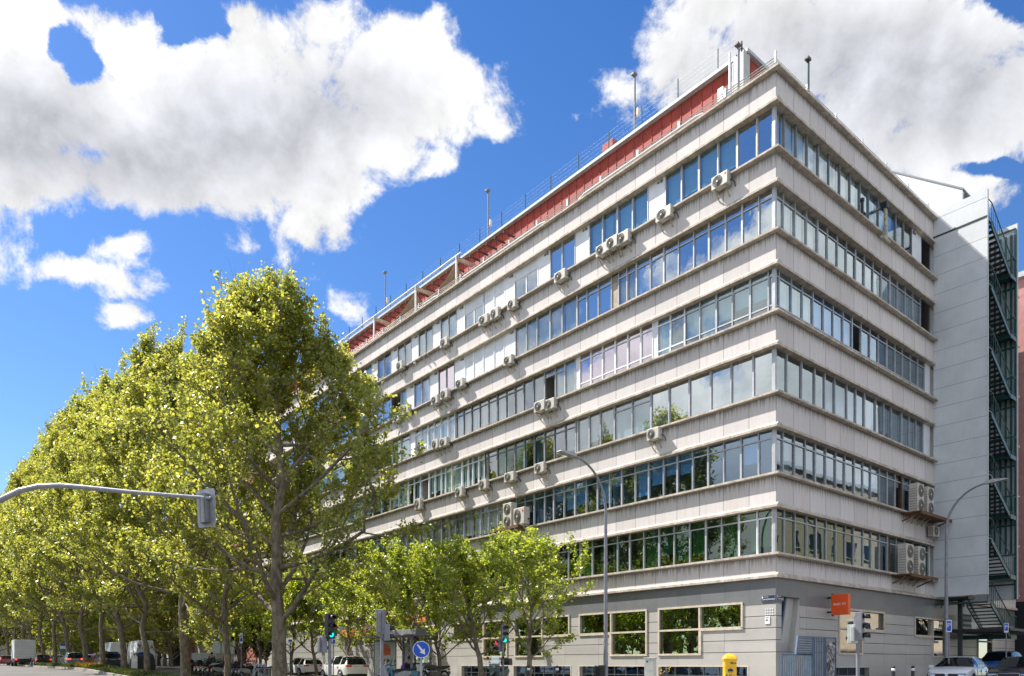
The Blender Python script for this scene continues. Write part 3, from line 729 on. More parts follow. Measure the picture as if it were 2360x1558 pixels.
# ---- ground floor cladding with real openings ------------------------------
def wall_with_holes(mb, fac, s0, s1, z0, z1, holes, d0, d1, mi=0):
    """boxes filling s0..s1 x z0..z1 except the holes (a, b, za, zb)"""
    ss = sorted(set([s0, s1] + [max(s0, min(s1, h[i])) for h in holes for i in (0, 1)]))
    for a, b_ in zip(ss[:-1], ss[1:]):
        if b_ - a < 1e-4: continue
        cuts = sorted([(max(z0, h[2]), min(z1, h[3])) for h in holes if h[0] < (a + b_) / 2 < h[1] and h[2] < z1 and h[3] > z0])
        z = z0
        for c0, c1 in cuts:
            if c0 > z + 1e-4: FB(mb, fac, a, b_, d0, d1, z, c0, mi)
            z = max(z, c1)
        if z1 > z + 1e-4: FB(mb, fac, a, b_, d0, d1, z, z1, mi)
gh = []; shopL = []
def shopwin(fac, upper, lower, zu=3.68, zm=2.68, zl=1.58):
    shopL.append((fac, upper, lower, zu, zm, zl))
shopwin('L', (uL(1707), uL(1519)), (uL(1611), uL(1519)))
shopwin('L', (uL(1487), uL(1336)), (uL(1487), uL(1407)))
shopwin('L', (uL(1309), uL(1187)), (uL(1248), uL(1187)))
shopwin('L', (uL(1166), uL(1045)), (uL(1166), uL(1113)))
shopwin('L', (uL(1010), uL(930)), (uL(975), uL(930)))
shopwin('L', (uL(905), uL(840)), (uL(905), uL(872)))
shopwin('R', (vR(1937), vR(2038)), (vR(1937), vR(1988)), 3.62, 2.75, 1.62)
shopwin('R', (vR(2111), vR(2185)), (vR(2152), vR(2185)), 3.55, 2.62, 1.55)
shopwin('R', (vR(2256), vR(2287)), (vR(2256), vR(2287)), 3.3, 2.5, 1.45)
for fac, up, lo, zu, zm, zl in shopL:
    gh.append((fac, min(up), max(up), zm, zu)); gh.append((fac, min(lo), max(lo), zl, zm))
basem = [('L', uL(1721), uL(1516), 0.12, 0.97), ('L', uL(1488), uL(1334), 0.12, 0.97), ('L', uL(1313), uL(1182), 0.12, 0.97), ('L', uL(1165), uL(1062), 0.12, 0.97),
         ('R', vR(1925), vR(2006), 0.1, 0.92)]
door_hole = ('R', vR(1804), vR(1846), 1.62, 3.95)
garage = []
GRID = dict(L=UEND, R=VEND)
grooves = [3.62, 3.12, 2.62, 2.11, 1.60]
hs_ = {f: [h[1:] for h in gh + basem + garage + [door_hole] if h[0] == f] for f in 'LR'}
for fac in 'LR':
    s_a = 0.05 if fac == 'L' else 0.35
    mb = MB(); wall_with_holes(mb, fac, s_a, GRID[fac], 3.62, BZ[6] - 0.002, hs_[fac], -0.35, -0.05 if fac == 'L' else -0.047); mb.build('granite_frieze', M['granite'], bld)
    mb = MB(); zz = [-0.3] + [g for g in reversed(grooves)]
    for a_, b_ in zip(zz[:-1], zz[1:]):
        lo_ = a_ if a_ < 0 else a_ + 0.014; hi_ = b_ - 0.014 if b_ < 3.6 else b_
        wall_with_holes(mb, fac, s_a, GRID[fac], lo_, hi_, hs_[fac], -0.35, -0.06 if fac == 'L' else -0.057, 0)
        if b_ < 3.6: wall_with_holes(mb, fac, s_a, GRID[fac], b_ - 0.014, b_ + 0.014, hs_[fac], -0.35, -0.085, 1)
    mb.build('stone_cladding', [M['beige_stone'], M['groove']], bld)
for fac, up, lo, zu, zm, zl in shopL:
    a, b_ = min(up), max(up); c, d_ = min(lo), max(lo)
    fr = MB(); w_ = 0.09
    e0, e1 = -0.20, 0.0
    FB(fr, fac, a - w_, b_ + w_, e0, e1, zu, zu + w_)
    FB(fr, fac, a - w_, a, e0, e1 - 0.003, zm if c > a + 0.1 else zl, zu); FB(fr, fac, b_, b_ + w_, e0, e1 - 0.003, zm if d_ < b_ - 0.1 else zl, zu)
    FB(fr, fac, a, b_, e0, e1 - 0.006, zm - w_ / 2, zm + w_ / 2)
    for s in (c, d_):
        if a + 0.1 < s < b_ - 0.1:
            FB(fr, fac, s - w_ / 2, s + w_ / 2, e0, e1 - 0.009, zm + w_ / 2, zu); FB(fr, fac, s - w_ / 2 if s == d_ else s - w_, s + w_ if s == d_ else s + w_ / 2, e0, e1 - 0.009, zl, zm - w_ / 2)
    if c > a + 0.1: FB(fr, fac, a - w_, c - w_, e0, e1 - 0.006, zm - w_, zm - w_ / 2)
    if d_ < b_ - 0.1: FB(fr, fac, d_ + w_, b_ + w_, e0, e1 - 0.006, zm - w_, zm - w_ / 2)
    FB(fr, fac, c - w_, d_ + w_, e0, e1, zl - w_, zl)
    o = fr.build('shop_window', M['beige_frame'], bld)
    g = MB(); FB(g, fac, a, b_, -0.165, -0.15, zm, zu); FB(g, fac, c, d_, -0.165, -0.15, zl, zm - 0.001)
    g.build('pane', M['glass_shop' if fac == 'L' else 'glass_bronze'], o)
    r = MB(); FB(r, fac, a - 0.3, b_ + 0.3, -3.2, -3.1, 0.9, 4.3); FB(r, fac, a - 0.3, b_ + 0.3, -3.1, -0.36, 4.2, 4.3); FB(r, fac, a - 0.3, b_ + 0.3, -3.1, -0.36, 0.9, 1.0)
    FB(r, fac, a - 0.4, a - 0.3, -3.1, -0.36, 0.9, 4.3); FB(r, fac, b_ + 0.3, b_ + 0.4, -3.1, -0.36, 0.9, 4.3)
    r.build('room', M['interior'], o)
a, b_ = vR(1937), vR(2038)
mb = MB(); FB(mb, 'R', a + 0.1, b_ - 0.1, -0.55, -0.45, 3.50, 3.56); mb.build('ceiling_lamp', M['lamp_strip'], bld)
for fac, s0, s1, z0, z1 in basem:
    s0, s1 = min(s0, s1), max(s0, s1)
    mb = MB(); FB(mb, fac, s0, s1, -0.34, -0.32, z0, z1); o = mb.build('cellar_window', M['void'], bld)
    g = MB(); n = max(2, int((s1 - s0) / 0.75))
    for i in range(n + 1): FB(g, fac, s0 + (s1 - s0) * i / n - 0.02, s0 + (s1 - s0) * i / n + 0.02, -0.31, -0.27, z0, z1)
    FB(g, fac, s0, s1, -0.305, -0.275, z0 + 0.42, z0 + 0.46); g.build('bars', M['alu_dark'], o)
    g = MB(); FB(g, fac, s0, s1, -0.318, -0.312, z0, z1); g.build('pane', M['glass_dark'], o)
    FR = MB(); FB(FR, fac, s0 - 0.05, s1 + 0.05, -0.12, -0.045, z1, z1 + 0.05); FB(FR, fac, s0 - 0.05, s0, -0.12, -0.045, z0, z1); FB(FR, fac, s1, s1 + 0.05, -0.12, -0.045, z0, z1)
    FR.build('surround', M['beige_frame'], o)
# slanted entrance recess on the right
s0, s1 = door_hole[1], door_hole[2]
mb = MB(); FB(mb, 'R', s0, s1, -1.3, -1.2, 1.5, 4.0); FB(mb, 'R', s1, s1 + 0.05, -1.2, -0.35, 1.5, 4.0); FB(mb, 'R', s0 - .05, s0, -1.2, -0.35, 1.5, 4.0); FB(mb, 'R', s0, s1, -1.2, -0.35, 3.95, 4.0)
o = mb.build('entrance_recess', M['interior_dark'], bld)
mb = MB(); w_ = s1 - s0
# sloping jamb: wide at the bottom, so the slit narrows upwards to the left
mb.prism([(s0 + w_ * 0.12, 1.62), (s1 - 0.001, 1.62), (s1 - 0.001, 3.94), (s0 + w_ * 0.52, 3.94)], 0.30, 0.42, 0, axis='y'); mb.build('sloped_jamb', M['beige_stone'], o)
mb = MB(); mb.prism([(s0 + w_ * 0.05, 1.62), (s0 + w_ * 0.12, 1.62), (s0 + w_ * 0.52, 3.94), (s0 + w_ * 0.44, 3.94)], 0.24, 0.40, 0, axis='y'); mb.build('door_frame', M['blue_rail'], o)
mb = MB(); mb.prism([(s1 - 0.38 * w_, 1.60), (s1 + 0.0, 1.60), (s1 + 0.0, 4.0), (s1 - 0.001, 4.0)], 0.065, 0.30, 0, axis='y'); mb.build('reveal', M['beige_stone'], o)
# notice, dots
mb = MB(); s0, s1 = uL(1773), uL(1762); FB(mb, 'L', s0, s1, -0.058, -0.03, 2.78, 3.10)
o = mb.build('notice_plate', M['white'], bld)
mb = MB(); FB(mb, 'L', s0 + 0.05, s1 - 0.05, -0.03, -0.027, 3.02, 3.05); mb.prism([(s0 + 0.06, 2.94), (s0 + 0.16, 2.9), (s0 + 0.2, 2.95), (s0 + 0.1, 2.97)], 0.026, 0.03, 0, axis='x'); mb.build('writing', M['black'], o)
mb = MB()
for i in range(4):
    for j in range(3): mb.disc((0.06, uL(1779 - i * 5.3), 3.17 + j * 0.115), 0.022, (-1, 0, 0), 10, 0, th=0.02)
mb.build('braille_dots', M['white'], bld)

# ---- roof: rails, penthouse, poles, shade frames ----------------------------
rail = thing('roof_railing', 'low galvanised triple pipe railing running along the roof coping of the office block', 'railing', CORNER, ANG)
mb = MB()
for i, z in enumerate((26.10, 26.26, 26.42)):
    x = 0.02 + 0.05 * i
    mb.tube([(VEND, x, z), (x, x, z), (x, UEND, z)], 0.022, 6)
mb.build('pipe', M['pipe'], rail)
for u in [0.0] + [2.5 * i for i in range(1, 24)]:
    mb = MB(); mb.box(0.02, 0.10, u - 0.05 if u else 0.02, u + 0.05 if u else 0.1, SZ[0], 26.48 if u else 26.62); mb.build('post', M['pipe'], rail)
for v in [2.6 * i for i in range(1, 12)]: mb = MB(); mb.box(v - 0.04, v + 0.04, 0.02, 0.1, SZ[0], 26.48); mb.build('post', M['pipe'], rail)
mb = MB()   # thicker insulated pipe runs on the coping
for a, b_ in ((3.6, 11.6), (14.2, 22.5), (25.0, 27.2)):
    mb.tube([(0.0, a, 26.02), (-0.03, a + 0.4, 26.08), (-0.03, b_ - 0.5, 26.08), (0.0, b_, 25.96)], 0.055, 8)
mb.build('insulated_pipe', M['white_trim'], rail)
pent = thing('roof_penthouse', 'set back roof storey clad in red metal with a pale coping', 'penthouse', CORNER, ANG)
PU0, PV0, PZ = 2.75, 2.15, 29.22
mb = MB(); mb.box(PV0, 9.0, PU0, UEND - 2, 25.25, PZ); wallm = mb.build('wall', M['red_metal'], pent)
mb = MB()
for i in range(int((UEND - 2 - PU0) / 0.62)): mb.box(PV0 - 0.025, PV0, PU0 + i * 0.62, PU0 + i * 0.62 + 0.035, 25.25, PZ - 0.05)
for i in range(9): mb.box(PV0 + 0.3 + i * 0.7, PV0 + 0.335 + i * 0.7, PU0 - 0.025, PU0, 25.25, PZ - 0.05)
mb.build('seam', M['red_metal'], wallm)
mb = MB(); mb.box(PV0 - 0.25, 9.2, PU0 - 0.2, UEND - 1.8, PZ, PZ + 0.16); mb.build('coping', M['white_trim'], pent)
for i in range(23): mb = MB(); mb.tube([(PV0 - 0.1, PU0 + 1.5 + i * 2.35, PZ + 0.1), (PV0 - 0.1, PU0 + 1.5 + i * 2.35, PZ + 1.25)], 0.03, 6); mb.build('fence_post', M['green_steel'], pent)
mb = MB()
for j in range(5): mb.tube([(PV0 - 0.1, PU0 + 0.5, PZ + 0.25 + j * 0.23), (PV0 - 0.1, UEND - 2.5, PZ + 0.25 + j * 0.23)], 0.002, 3, cap=False)
for i in range(520): mb.tube([(PV0 - 0.1, PU0 + 0.5 + i * 0.1, PZ + 0.2), (PV0 - 0.1, PU0 + 0.5 + i * 0.1, PZ + 1.2)], 0.0013, 3, cap=False)
mb.build('wire_mesh', M['steel_grey'], pent)
duct = thing('roof_duct', 'tall pale grey duct box at the red roof storey corner carrying a small tripod mast', 'duct', CORNER, ANG)
mb = MB(); mb.box(1.40, 1.90, 2.42, 2.98, 25.25, 28.9); mb.build('casing', M['cab_grey'], duct, bevel=0.03)
mb = MB(); mb.tube([(1.65, 2.7, 28.85), (1.65, 2.7, 29.6)], 0.04, 8)
for dx_, dy_ in ((-0.28, 0.1), (0.28, 0.1), (0, -0.3)): mb.tube([(1.65 + dx_, 2.7 + dy_, 28.85), (1.65, 2.7, 29.35)], 0.02, 6)
mb.build('mast', M['dark_steel'], duct)
def roof_pole(px, py_top, u, v, zb, label, box=True, green=False):
    p = uv(u, v); Yd = p.y; top = (1530 - py_top) / FPX * Yd + EYE
    t = thing('roof_lamp_pole', label, 'lamp pole', (p.x, p.y, zb), ANG, 'thin poles on the roof edge')
    m = MB(); m.tube([(0, 0, 0), (0, 0, top - zb - 0.1)], 0.055 if not green else 0.05, 8); m.build('pole', M['green_steel' if green else 'pole_grey'], t)
    m = MB(); m.box(-0.20, 0.08, -0.11, 0.10, top - zb - 0.10, top - zb + 0.02); m.box(-0.08, 0.18, -0.04, 0.04, top - zb + 0.021, top - zb + 0.12); m.build('lamp_head', M['ac_dark'], t, bevel=0.02)
    if box:
        m = MB(); m.box(0.0, 0.14, -0.24, -0.06, 0.95, 1.35); m.build('junction_box', M['beige_frame'], t, bevel=0.01)
    return t
def solve_u(px, v):
    return on_v(px, v)
for px, py, lab in ((888, 628, 'roof lamp pole nearest the plane trees'), (1125, 440, 'roof lamp pole above the shade sails'), (1463, 172, 'tallest roof lamp pole halfway along the red roof storey')):
    roof_pole(px, py, solve_u(px, 2.2), 2.2, PZ + 0.16, lab)
roof_pole(1702, 104, solve_u(1702, 1.1), 1.1, 25.25, 'thick white roof pole with a lamp beside the grey duct', box=False)
k_ = (1870 - 1180) / FPX; vv = 0
vq = [v for v in np.arange(0, 14, 0.05) if abs((uv(0.8, v).x / uv(0.8, v).y) - k_) < 0.004][0]
roof_pole(1870, 136, 0.8, vq, 25.25, 'green roof lamp pole over the shaded street side', box=False, green=True)
for px, zt, nm, lab, r in ((1682, 28.55, 'vent_pipe', 'taller white vent pipe on the parapet by the duct', 0.055), (1688.5, 28.0, 'vent_pipe', 'shorter thin white vent pipe on the parapet by the duct', 0.03)):
    p = uv(solve_u(px, 0.7), 0.7, 25.25); t = MB(); t.tube([(0, 0, 0), (0, 0, zt - 25.25)], r, 10)
    tag(t.build(nm, M['white_frame'], None, loc=p), lab, 'pipe')
p = uv(solve_u(1669, 0.5), 0.5, 26.1); t = MB(); t.box(-.3, .3, -.15, .15, 0, 0.75); tag(t.build('roof_box', M['white_frame'], None, bevel=0.02, loc=p, rotz=ANG), 'small white electrical box on the coping left of the vent pipes', 'box')
p = uv(solve_u(1414, 3.0), 3.0, PZ + .16); t = MB(); t.box(-.5, .5, -.4, .4, 0, 1.0); tag(t.build('roof_hatch', M['red_metal'], None, bevel=0.02, loc=p, rotz=ANG), 'little red hatch box standing on the red roof storey', 'hatch')
# shade frames on the terrace
fr_px = [(862, 735), (958, 668), (1052, 583)]
pg = thing('terrace_pergola', 'white steel terrace frame with beams and posts on the roof edge', 'pergola', CORNER, ANG)
us = [solve_u(px, 0.45) for px, _ in fr_px]
for u in us: mb = MB(); mb.box(0.40, 0.50, u - 0.05, u + 0.05, 25.25, 27.95); mb.build('post', M['white_frame'], pg)
for u in us: mb = MB(); mb.box(0.40, PV0 - 0.03, u - 0.06, u + 0.06, 27.95, 28.2); mb.build('cross_beam', M['beige_frame'], pg)
mb = MB(); mb.tube([(0.45, us[2] - 0.5, 28.25), (0.45, us[0] + 14, 28.25)], 0.055, 8); mb.build('rail_tube', M['white_frame'], pg)
mb = MB()
for i in range(40): mb.box(PV0 - 0.9, PV0 - 0.03, us[2] - 4 + i * 0.9, us[2] - 3.92 + i * 0.9, 28.3, 28.4)
mb.build('slats', M['dark_brick'], pg)
for a, b_, lab in ((us[2], us[1], 'sand coloured shade sail nearest the corner stretched over the roof terrace'), (us[1], us[0], 'sand coloured shade sail farther from the corner over the roof terrace')):
    vs = []; fs = []; n = 8
    P = [Vector((0.5, a + 0.2, 27.9)), Vector((0.45, b_ - 0.3, 26.6)), Vector((PV0 - 0.1, b_ - 0.6, 27.8)), Vector((PV0 - 0.1, a + 0.5, 27.0))]
    for i in range(n + 1):
        for j in range(n + 1):
            s, t_ = i / n, j / n; q = P[0] * (1 - s) * (1 - t_) + P[1] * s * (1 - t_) + P[2] * s * t_ + P[3] * (1 - s) * t_
            q.z -= 0.35 * (s * (1 - s) + t_ * (1 - t_)); q.x += 0.25 * math.sin(math.pi * s) * (0.5 - t_) * 2; vs.append(q)
    for i in range(n):
        for j in range(n): fs.append((i * (n + 1) + j, (i + 1) * (n + 1) + j, (i + 1) * (n + 1) + j + 1, i * (n + 1) + j + 1))
    mb = MB(); mb.add(vs, fs, 0, True); o = mb.build('shade_sail', M['canvas']); o.location = CORNER; o.rotation_euler[2] = ANG
    sf = o.modifiers.new('t', 'SOLIDIFY'); sf.thickness = 0.01; tag(o, lab, 'shade sail', 'shade sails on the terrace')
# ---- fire stair tower -----------------------------------------------------
tw = thing('fire_stair_tower', 'dark green open steel fire stair held between two tall white clad screen walls', 'fire stair', CORNER, ANG)
V1, V2, PR = 16.2, 20.95, 2.63
for v0, v1, side in ((V1, V1 + 0.10, 0), (V2, V2 + 0.10, 1)):
    mb = MB(); zb = 4.78
    levels = [zb + 1.05 * i for i in range(21)] + [26.2]
    mb.box(v0 + 0.005, v1 - 0.005, -PR, -0.0, zb, 26.2, 1)
    for a, b_ in zip(levels[:-1], levels[1:]):
        if b_ - a < 0.05: continue
        mb.box(v0, v1, -PR + 0.002, -0.002, a + 0.012, b_ - 0.012 if b_ < 26.1 else b_ + 0.002, 0)
    o = mb.build('screen_wall', [M['panel_white'], M['seam']], tw)
    m2 = MB(); m2.box(v0 - 0.02, v1 + 0.02, -PR - 0.03, -PR, zb, 26.22); m2.build('edge_trim', M['white_trim'], o)
    if side == 0:
        m3 = MB(); m3.box(v0 - 0.03, v0, -PR, 0, 24.75, 24.82); m3.build('gutter_line', M['dark_steel'], o)
mb = MB()
for i in range(9): mb.box(V2 - 0.12, V2 - 0.02, -0.16 - i * 0.27, -0.26 - i * 0.27, 7.4, 25.6)
for i in range(13): mb.box(V2 - 0.06, V2 - 0.001, -PR + 0.05, -0.1, 5.6 + i * 1.69, 5.68 + i * 1.69)
for i in range(3): mb.box(V1 + 0.11, V1 + 0.2, -0.4 - i * 1.0, -0.5 - i * 1.0, 4.8, 25.6)
mb.box(V2 - 0.12, V2 - 0.02, -PR + 0.0, -PR + 0.1, 4.8, 25.8); mb.build('frame', M['green_steel'], tw)
def flight(u0, u1, va, za, vb, zb, ns=10):
    t = MB()
    for i in range(ns):
        v = va + (vb - va) * (i + 0.1) / ns; z = za + (zb - za) * (i + 0.6) / ns
        t.box(min(v, v + (vb - va) / ns * 1.0), max(v, v + (vb - va) / ns * 1.0), u0, u1, z - 0.05, z)
    o = t.build('flight', M['tread'], tw)
    s = MB()
    for u in (u0, u1):
        s.prism([(va, za - 0.22), (va, za + 0.06), (vb, zb + 0.06), (vb, zb - 0.22)], u - 0.03, u + 0.03, 0, axis='y')
    s.build('stringer', M['green_steel'], o)
    return o
def handrail(par, pts, h=1.05, step=0.13):
    r = MB(); top = [(p[0], p[1], p[2] + h) for p in pts]
    r.tube(top, 0.028, 6); r.tube([(p[0], p[1], p[2] + 0.12) for p in pts], 0.018, 5)
    for a, b_ in zip(pts[:-1], pts[1:]):
        a, b_ = Vector(a), Vector(b_); n = max(1, int((b_ - a).length / (step * 2.4)))
        for i in range(n + 1):
            q = a.lerp(b_, i / n); r.tube([q + Vector((0, 0, 0.0)), q + Vector((0, 0, h))], 0.013, 4, cap=False)
    r.build('handrail', M['green_steel'], par)
for k in range(7):
    zt = 24.75 - 3.385 * k; zm = zt - 1.69; zn = zt - 3.385
    f1 = flight(-PR + 0.06, -1.42, V1 + 0.75, zt, V2 - 1.05, zm)
    handrail(f1, [(V1 + 0.15, -PR + 0.03, zt), (V1 + 0.75, -PR + 0.03, zt), (V2 - 1.05, -PR + 0.03, zm), (V2 - 0.06, -PR + 0.03, zm)])
    if k < 6:
        f2 = flight(-1.25, -0.12, V2 - 1.05, zm, V1 + 0.75, zn); handrail(f2, [(V2 - 1.05, -1.3, zm), (V1 + 0.75, -1.3, zn)])
    mb = MB(); mb.box(V2 - 1.05, V2 - 0.01, -PR + 0.02, -0.05, zm - 0.06, zm); mb.box(V2 - 1.05, V2 - 0.01, -PR + 0.0, -PR + 0.05, zm - 0.26, zm - 0.061); mb.box(V2 - 1.05, V2 - 0.97, -PR + 0.05, -0.05, zm - 0.24, zm - 0.061)
    mb.build('landing', M['green_steel'], tw); mb = MB(); mb.box(V1 + 0.12, V1 + 0.75, -PR + 0.02, -0.05, zt - 0.06, zt); mb.build('landing', M['green_steel'], tw)
mb = MB(); z = 3.02
mb.box(V1 + 1.2, V2 + 4.5, -PR - 0.7, -0.15, z - 0.14, z)
mb.box(V1 + 0.9, V1 + 1.1, -1.1, -0.9, 0, 4.8); mb.box(V1 + 0.4, V1 + 1.4, -1.6, -0.4, 4.62, 4.77)
mb.prism([(V1 + 1.3, 4.70), (V1 + 1.5, 4.70), (V2 - 0.9, 3.0), (V2 - 1.1, 3.0)], -1.3, -1.2, 0, axis='y')
mb.build('base_platform', M['dark_steel'], tw)
pf = MB(); zr = z
for (a, b_) in (((V2 - 0.9, -PR - 0.68), (V2 + 4.4, -PR - 0.68)), ((V1 + 2.6, -0.4), (V2 - 0.3, -0.4))):
    a, b_ = Vector((*a, zr)), Vector((*b_, zr)); n = int((b_ - a).length / 0.16); up = Vector((0, 0, 0.95))
    pf.tube([a + up, b_ + up], 0.025, 6); pf.tube([a + up * 0.1, b_ + up * 0.1], 0.02, 6)
    for i in range(n):
        q = a.lerp(b_, i / n); q2 = a.lerp(b_, (i + 1.6) / n)
        pf.tube([q, q2 + up], 0.014, 4, cap=False); pf.tube([q2, q + up], 0.014, 4, cap=False)
pf.build('lattice_railing', M['dark_steel'], tw)
# roof head of the stair
mb = MB(); mb.prism([(-0.5, 25.25), (4.2, 25.25), (4.2, 32.0), (-0.5, 28.4)], 19.0, 22.5, 0, axis='x')
hd = mb.build('roof_stair_head', M['panel_white']); hd.location = CORNER; hd.rotation_euler[2] = ANG
tag(hd, 'white wedge shaped roof hut with a sloping top behind the shaded parapet', 'roof hut')
mb = MB(); mb.prism([(-0.55, 28.35), (4.2, 32.0), (4.2, 32.08), (-0.55, 28.45)], 18.95, 22.55, 0, axis='x')
for j in range(5): mb.box(19.2, 22.4, -0.62, -0.52, 28.2 - j * 0.12, 28.24 - j * 0.12)
mb.build('capping', M['seam'], hd)
# ================================================================ trees
def perp(d):
    a = np.array([0, 0, 1.0]) if abs(d[2]) < 0.9 else np.array([1.0, 0, 0])
    x = np.cross(d, a); x /= np.linalg.norm(x); return x, np.cross(d, x)
def make_tree(name, seed, H, bole, Rc, r0, n1, leaves, lsize, shape, lean=(0, 0), bark='bark', leaf='leaf', up=0.55, fork=None, twl=(0.5, 1.2), spread=(25, 50), sub=7, tw=6, env=None):
    rg = np.random.default_rng(seed)
    mb = MB(); twigs = []
    hs = np.array([s[0] for s in shape]); ws = np.array([s[1] for s in shape])
    def branch(p, d, l, lv, rb, seg, trop, wig):
        pts = [p.copy()]; d = d / np.linalg.norm(d)
        for i in range(seg):
            d = d + np.array([0, 0, trop]) + rg.normal(0, wig, 3); d /= np.linalg.norm(d)
            q = pts[-1] + d * l / seg
            if env and q[2] > 0:
                hf = min(1, max(0, (q[2] - bole * 0.6) / (H - bole * 0.6))); lim = env * float(np.interp(hf, hs, ws)) * (0.82 if lv == 0 else 1.05) * (1 + 0.22 * math.sin(3 * math.atan2(q[1], q[0]) + seed + q[2] * 0.9) + 0.12 * math.sin(7 * math.atan2(q[1], q[0]) - q[2] * 1.7))
                c = lp(min(q[2], H * 0.92))[0]; dv = q[:2] - c[:2]; r_ = math.hypot(*dv)
                if r_ > lim: q[:2] = c[:2] + dv * (lim / r_)
                zl_ = H * (0.98 - 0.42 * min(r_, lim) / env + 0.05 * math.sin(5 * math.atan2(dv[1], dv[0]) + seed))
                if q[2] > zl_: q[2] = zl_ + (q[2] - zl_) * 0.25
            pts.append(q)
        return pts
    def tube(pts, ra, rb, n):
        mb.tube([tuple(p) for p in pts], [ra + (rb - ra) * i / (len(pts) - 1) for i in range(len(pts))], n, cap=False)
    ns = 12; lead = [np.array([0, 0, -0.3])]
    off = np.zeros(2)
    for i in range(1, ns + 1):
        z = H * 0.93 * i / ns; off = np.array(lean) * z + rg.normal(0, 0.010 * H, 2) * (0.25 if z < bole else 1) + (off - np.array(lean) * (z - H * 0.93 / ns)) * 0.6
        lead.append(np.array([off[0], off[1], z]))
    rad = [r0 * 1.25 * (1 - (i / ns)) ** 0.85 * (1.0 if i else 1.15) + 0.012 for i in range(ns + 1)]
    mb.tube([tuple(p) for p in lead], rad, 10, cap=False)
    def lp(z):
        f = min(max(z / (H * 0.93) * ns, 0), ns - 0.001); i = int(f); return lead[i] + (lead[i + 1] - lead[i]) * (f - i), rad[i] + (rad[i + 1] - rad[i]) * (f - i)
    for i in range(n1):
        t = (i + rg.uniform(0, 0.8)) / n1; z = bole * 0.85 + (H * 0.9 - bole * 0.85) * t ** 1.05
        p, rr = lp(z); az = i * 2.399 + rg.normal(0, 0.35)
        tipt = min(1, (z - bole * 0.85) / (H - bole * 0.85) + 0.12)
        l = Rc * np.interp(tipt, hs, ws) * rg.uniform(0.8, 1.15) * 1.12 + 0.3
        e = math.radians(rg.uniform(*spread)) + t * 0.35
        d = np.array([math.cos(az) * math.cos(e), math.sin(az) * math.cos(e), math.sin(e)])
        pr = branch(p, d, l, 0, 0, 8, 0.10, 0.09)
        rb = min(rr * 0.5, 0.016 * l + 0.015)
        tube(pr, rb, 0.012, 6)
        twigs.append((pr[-3], pr[-1]))
        for m in range(4 if H > 12 else 2):
            q_ = pr[-1 - m % 4]; hh_ = rg.uniform(0.05, 0.13) * H; e_ = q_ + np.array([rg.normal(0, 0.16), rg.normal(0, 0.16), 1.0]) * hh_; twigs.append((q_, e_)); mb.tube([tuple(q_), tuple(e_)], [0.01, 0.003], 3, cap=False)
        for j in range(sub):
            s = 0.12 + 0.88 * (j + rg.uniform(0, 0.9)) / sub; f = s * 8; q = int(min(f, 7.99)); p2 = pr[q] + (pr[q + 1] - pr[q]) * (f - q)
            dd = pr[q + 1] - pr[q]; dd /= np.linalg.norm(dd); x, y = perp(dd); a = rg.uniform(0, 6.28); an = math.radians(rg.uniform(35, 65))
            d2 = dd * math.cos(an) + (x * math.cos(a) + y * math.sin(a)) * math.sin(an); d2[2] += 0.12
            l2 = l * rg.uniform(0.28, 0.5) * (1.15 - 0.55 * s) + 0.35
            ps = branch(p2, d2, l2, 0.10, 0, 4, 0.11, 0.13); tube(ps, max(0.012, rb * (1 - s) * 0.5 + 0.008), 0.006, 4)
            twigs.append((ps[-2], ps[-1]))
            for m in range(tw):
                s3 = 0.2 + 0.8 * (m + rg.uniform(0, 1)) / tw; f3 = s3 * 4; q3 = int(min(f3, 3.99)); p3 = ps[q3] + (ps[q3 + 1] - ps[q3]) * (f3 - q3)
                d3 = (ps[q3 + 1] - ps[q3]); d3 /= np.linalg.norm(d3); d3 = d3 + rg.normal(0, 0.55, 3); d3 /= np.linalg.norm(d3)
                d3 = d3 * (1 - up) + np.array([0, 0, up]) + rg.normal(0, 0.1, 3); d3 /= np.linalg.norm(d3)
                l3 = rg.uniform(*twl) * (0.7 + 0.3 * tipt)
                e3 = p3 + d3 * l3; twigs.append((p3, e3))
                if m % 2 == 0 and (not env or np.hypot(*(e3[:2] - lp(e3[2])[0][:2])) < env * np.interp(min(1, max(0, (e3[2] - bole * .6) / (H - bole * .6))), hs, ws) * 1.0): mb.tube([tuple(p3), tuple(e3)], [0.008, 0.003], 3, cap=False)
    # leader shoots at the very top
    for m in range(46):
        z = H * rg.uniform(0.62, 0.93); p, rr = lp(z); d3 = np.array([rg.normal(0, 0.33), rg.normal(0, 0.33), 1.0]); twigs.append((p, p + d3 * rg.uniform(0.6, 1.3) * H * 0.055))
    T0 = np.array([a for a, b in twigs]); T1 = np.array([b for a, b in twigs])
    wgt = np.linalg.norm(T1 - T0, axis=1) + 0.2; wgt *= rg.uniform(0.0, 1.0, len(wgt)) ** 1.6 + 0.08; wgt /= wgt.sum()
    idx = rg.choice(len(T0), leaves, p=wgt); s = rg.uniform(0, 1.05, leaves)[:, None]
    P = T0[idx] + (T1[idx] - T0[idx]) * s + rg.normal(0, 0.12 if H > 12 else 0.085, (leaves, 3))
    if env:
        hf = np.clip((P[:, 2] - bole * 0.6) / (H * 1.0 - bole * 0.6), 0, 1); li = np.clip(P[:, 2] / (H * 0.93) * ns, 0, ns - 1e-3).astype(int); LA = np.array(lead)[:, :2]
        dv = P[:, :2] - LA[li]; rr_ = np.linalg.norm(dv, axis=1); az_ = np.arctan2(dv[:, 1], dv[:, 0])
        lim = env * np.interp(hf, hs, ws) * (1.0 + 0.10 * np.sin(az_ * 3 + hf * 9) + 0.10 * np.sin(az_ * 7 - hf * 23)) * rg.uniform(1.0, 1.2, leaves)
        P = P[rr_ < lim * 1.25]; leaves = len(P)
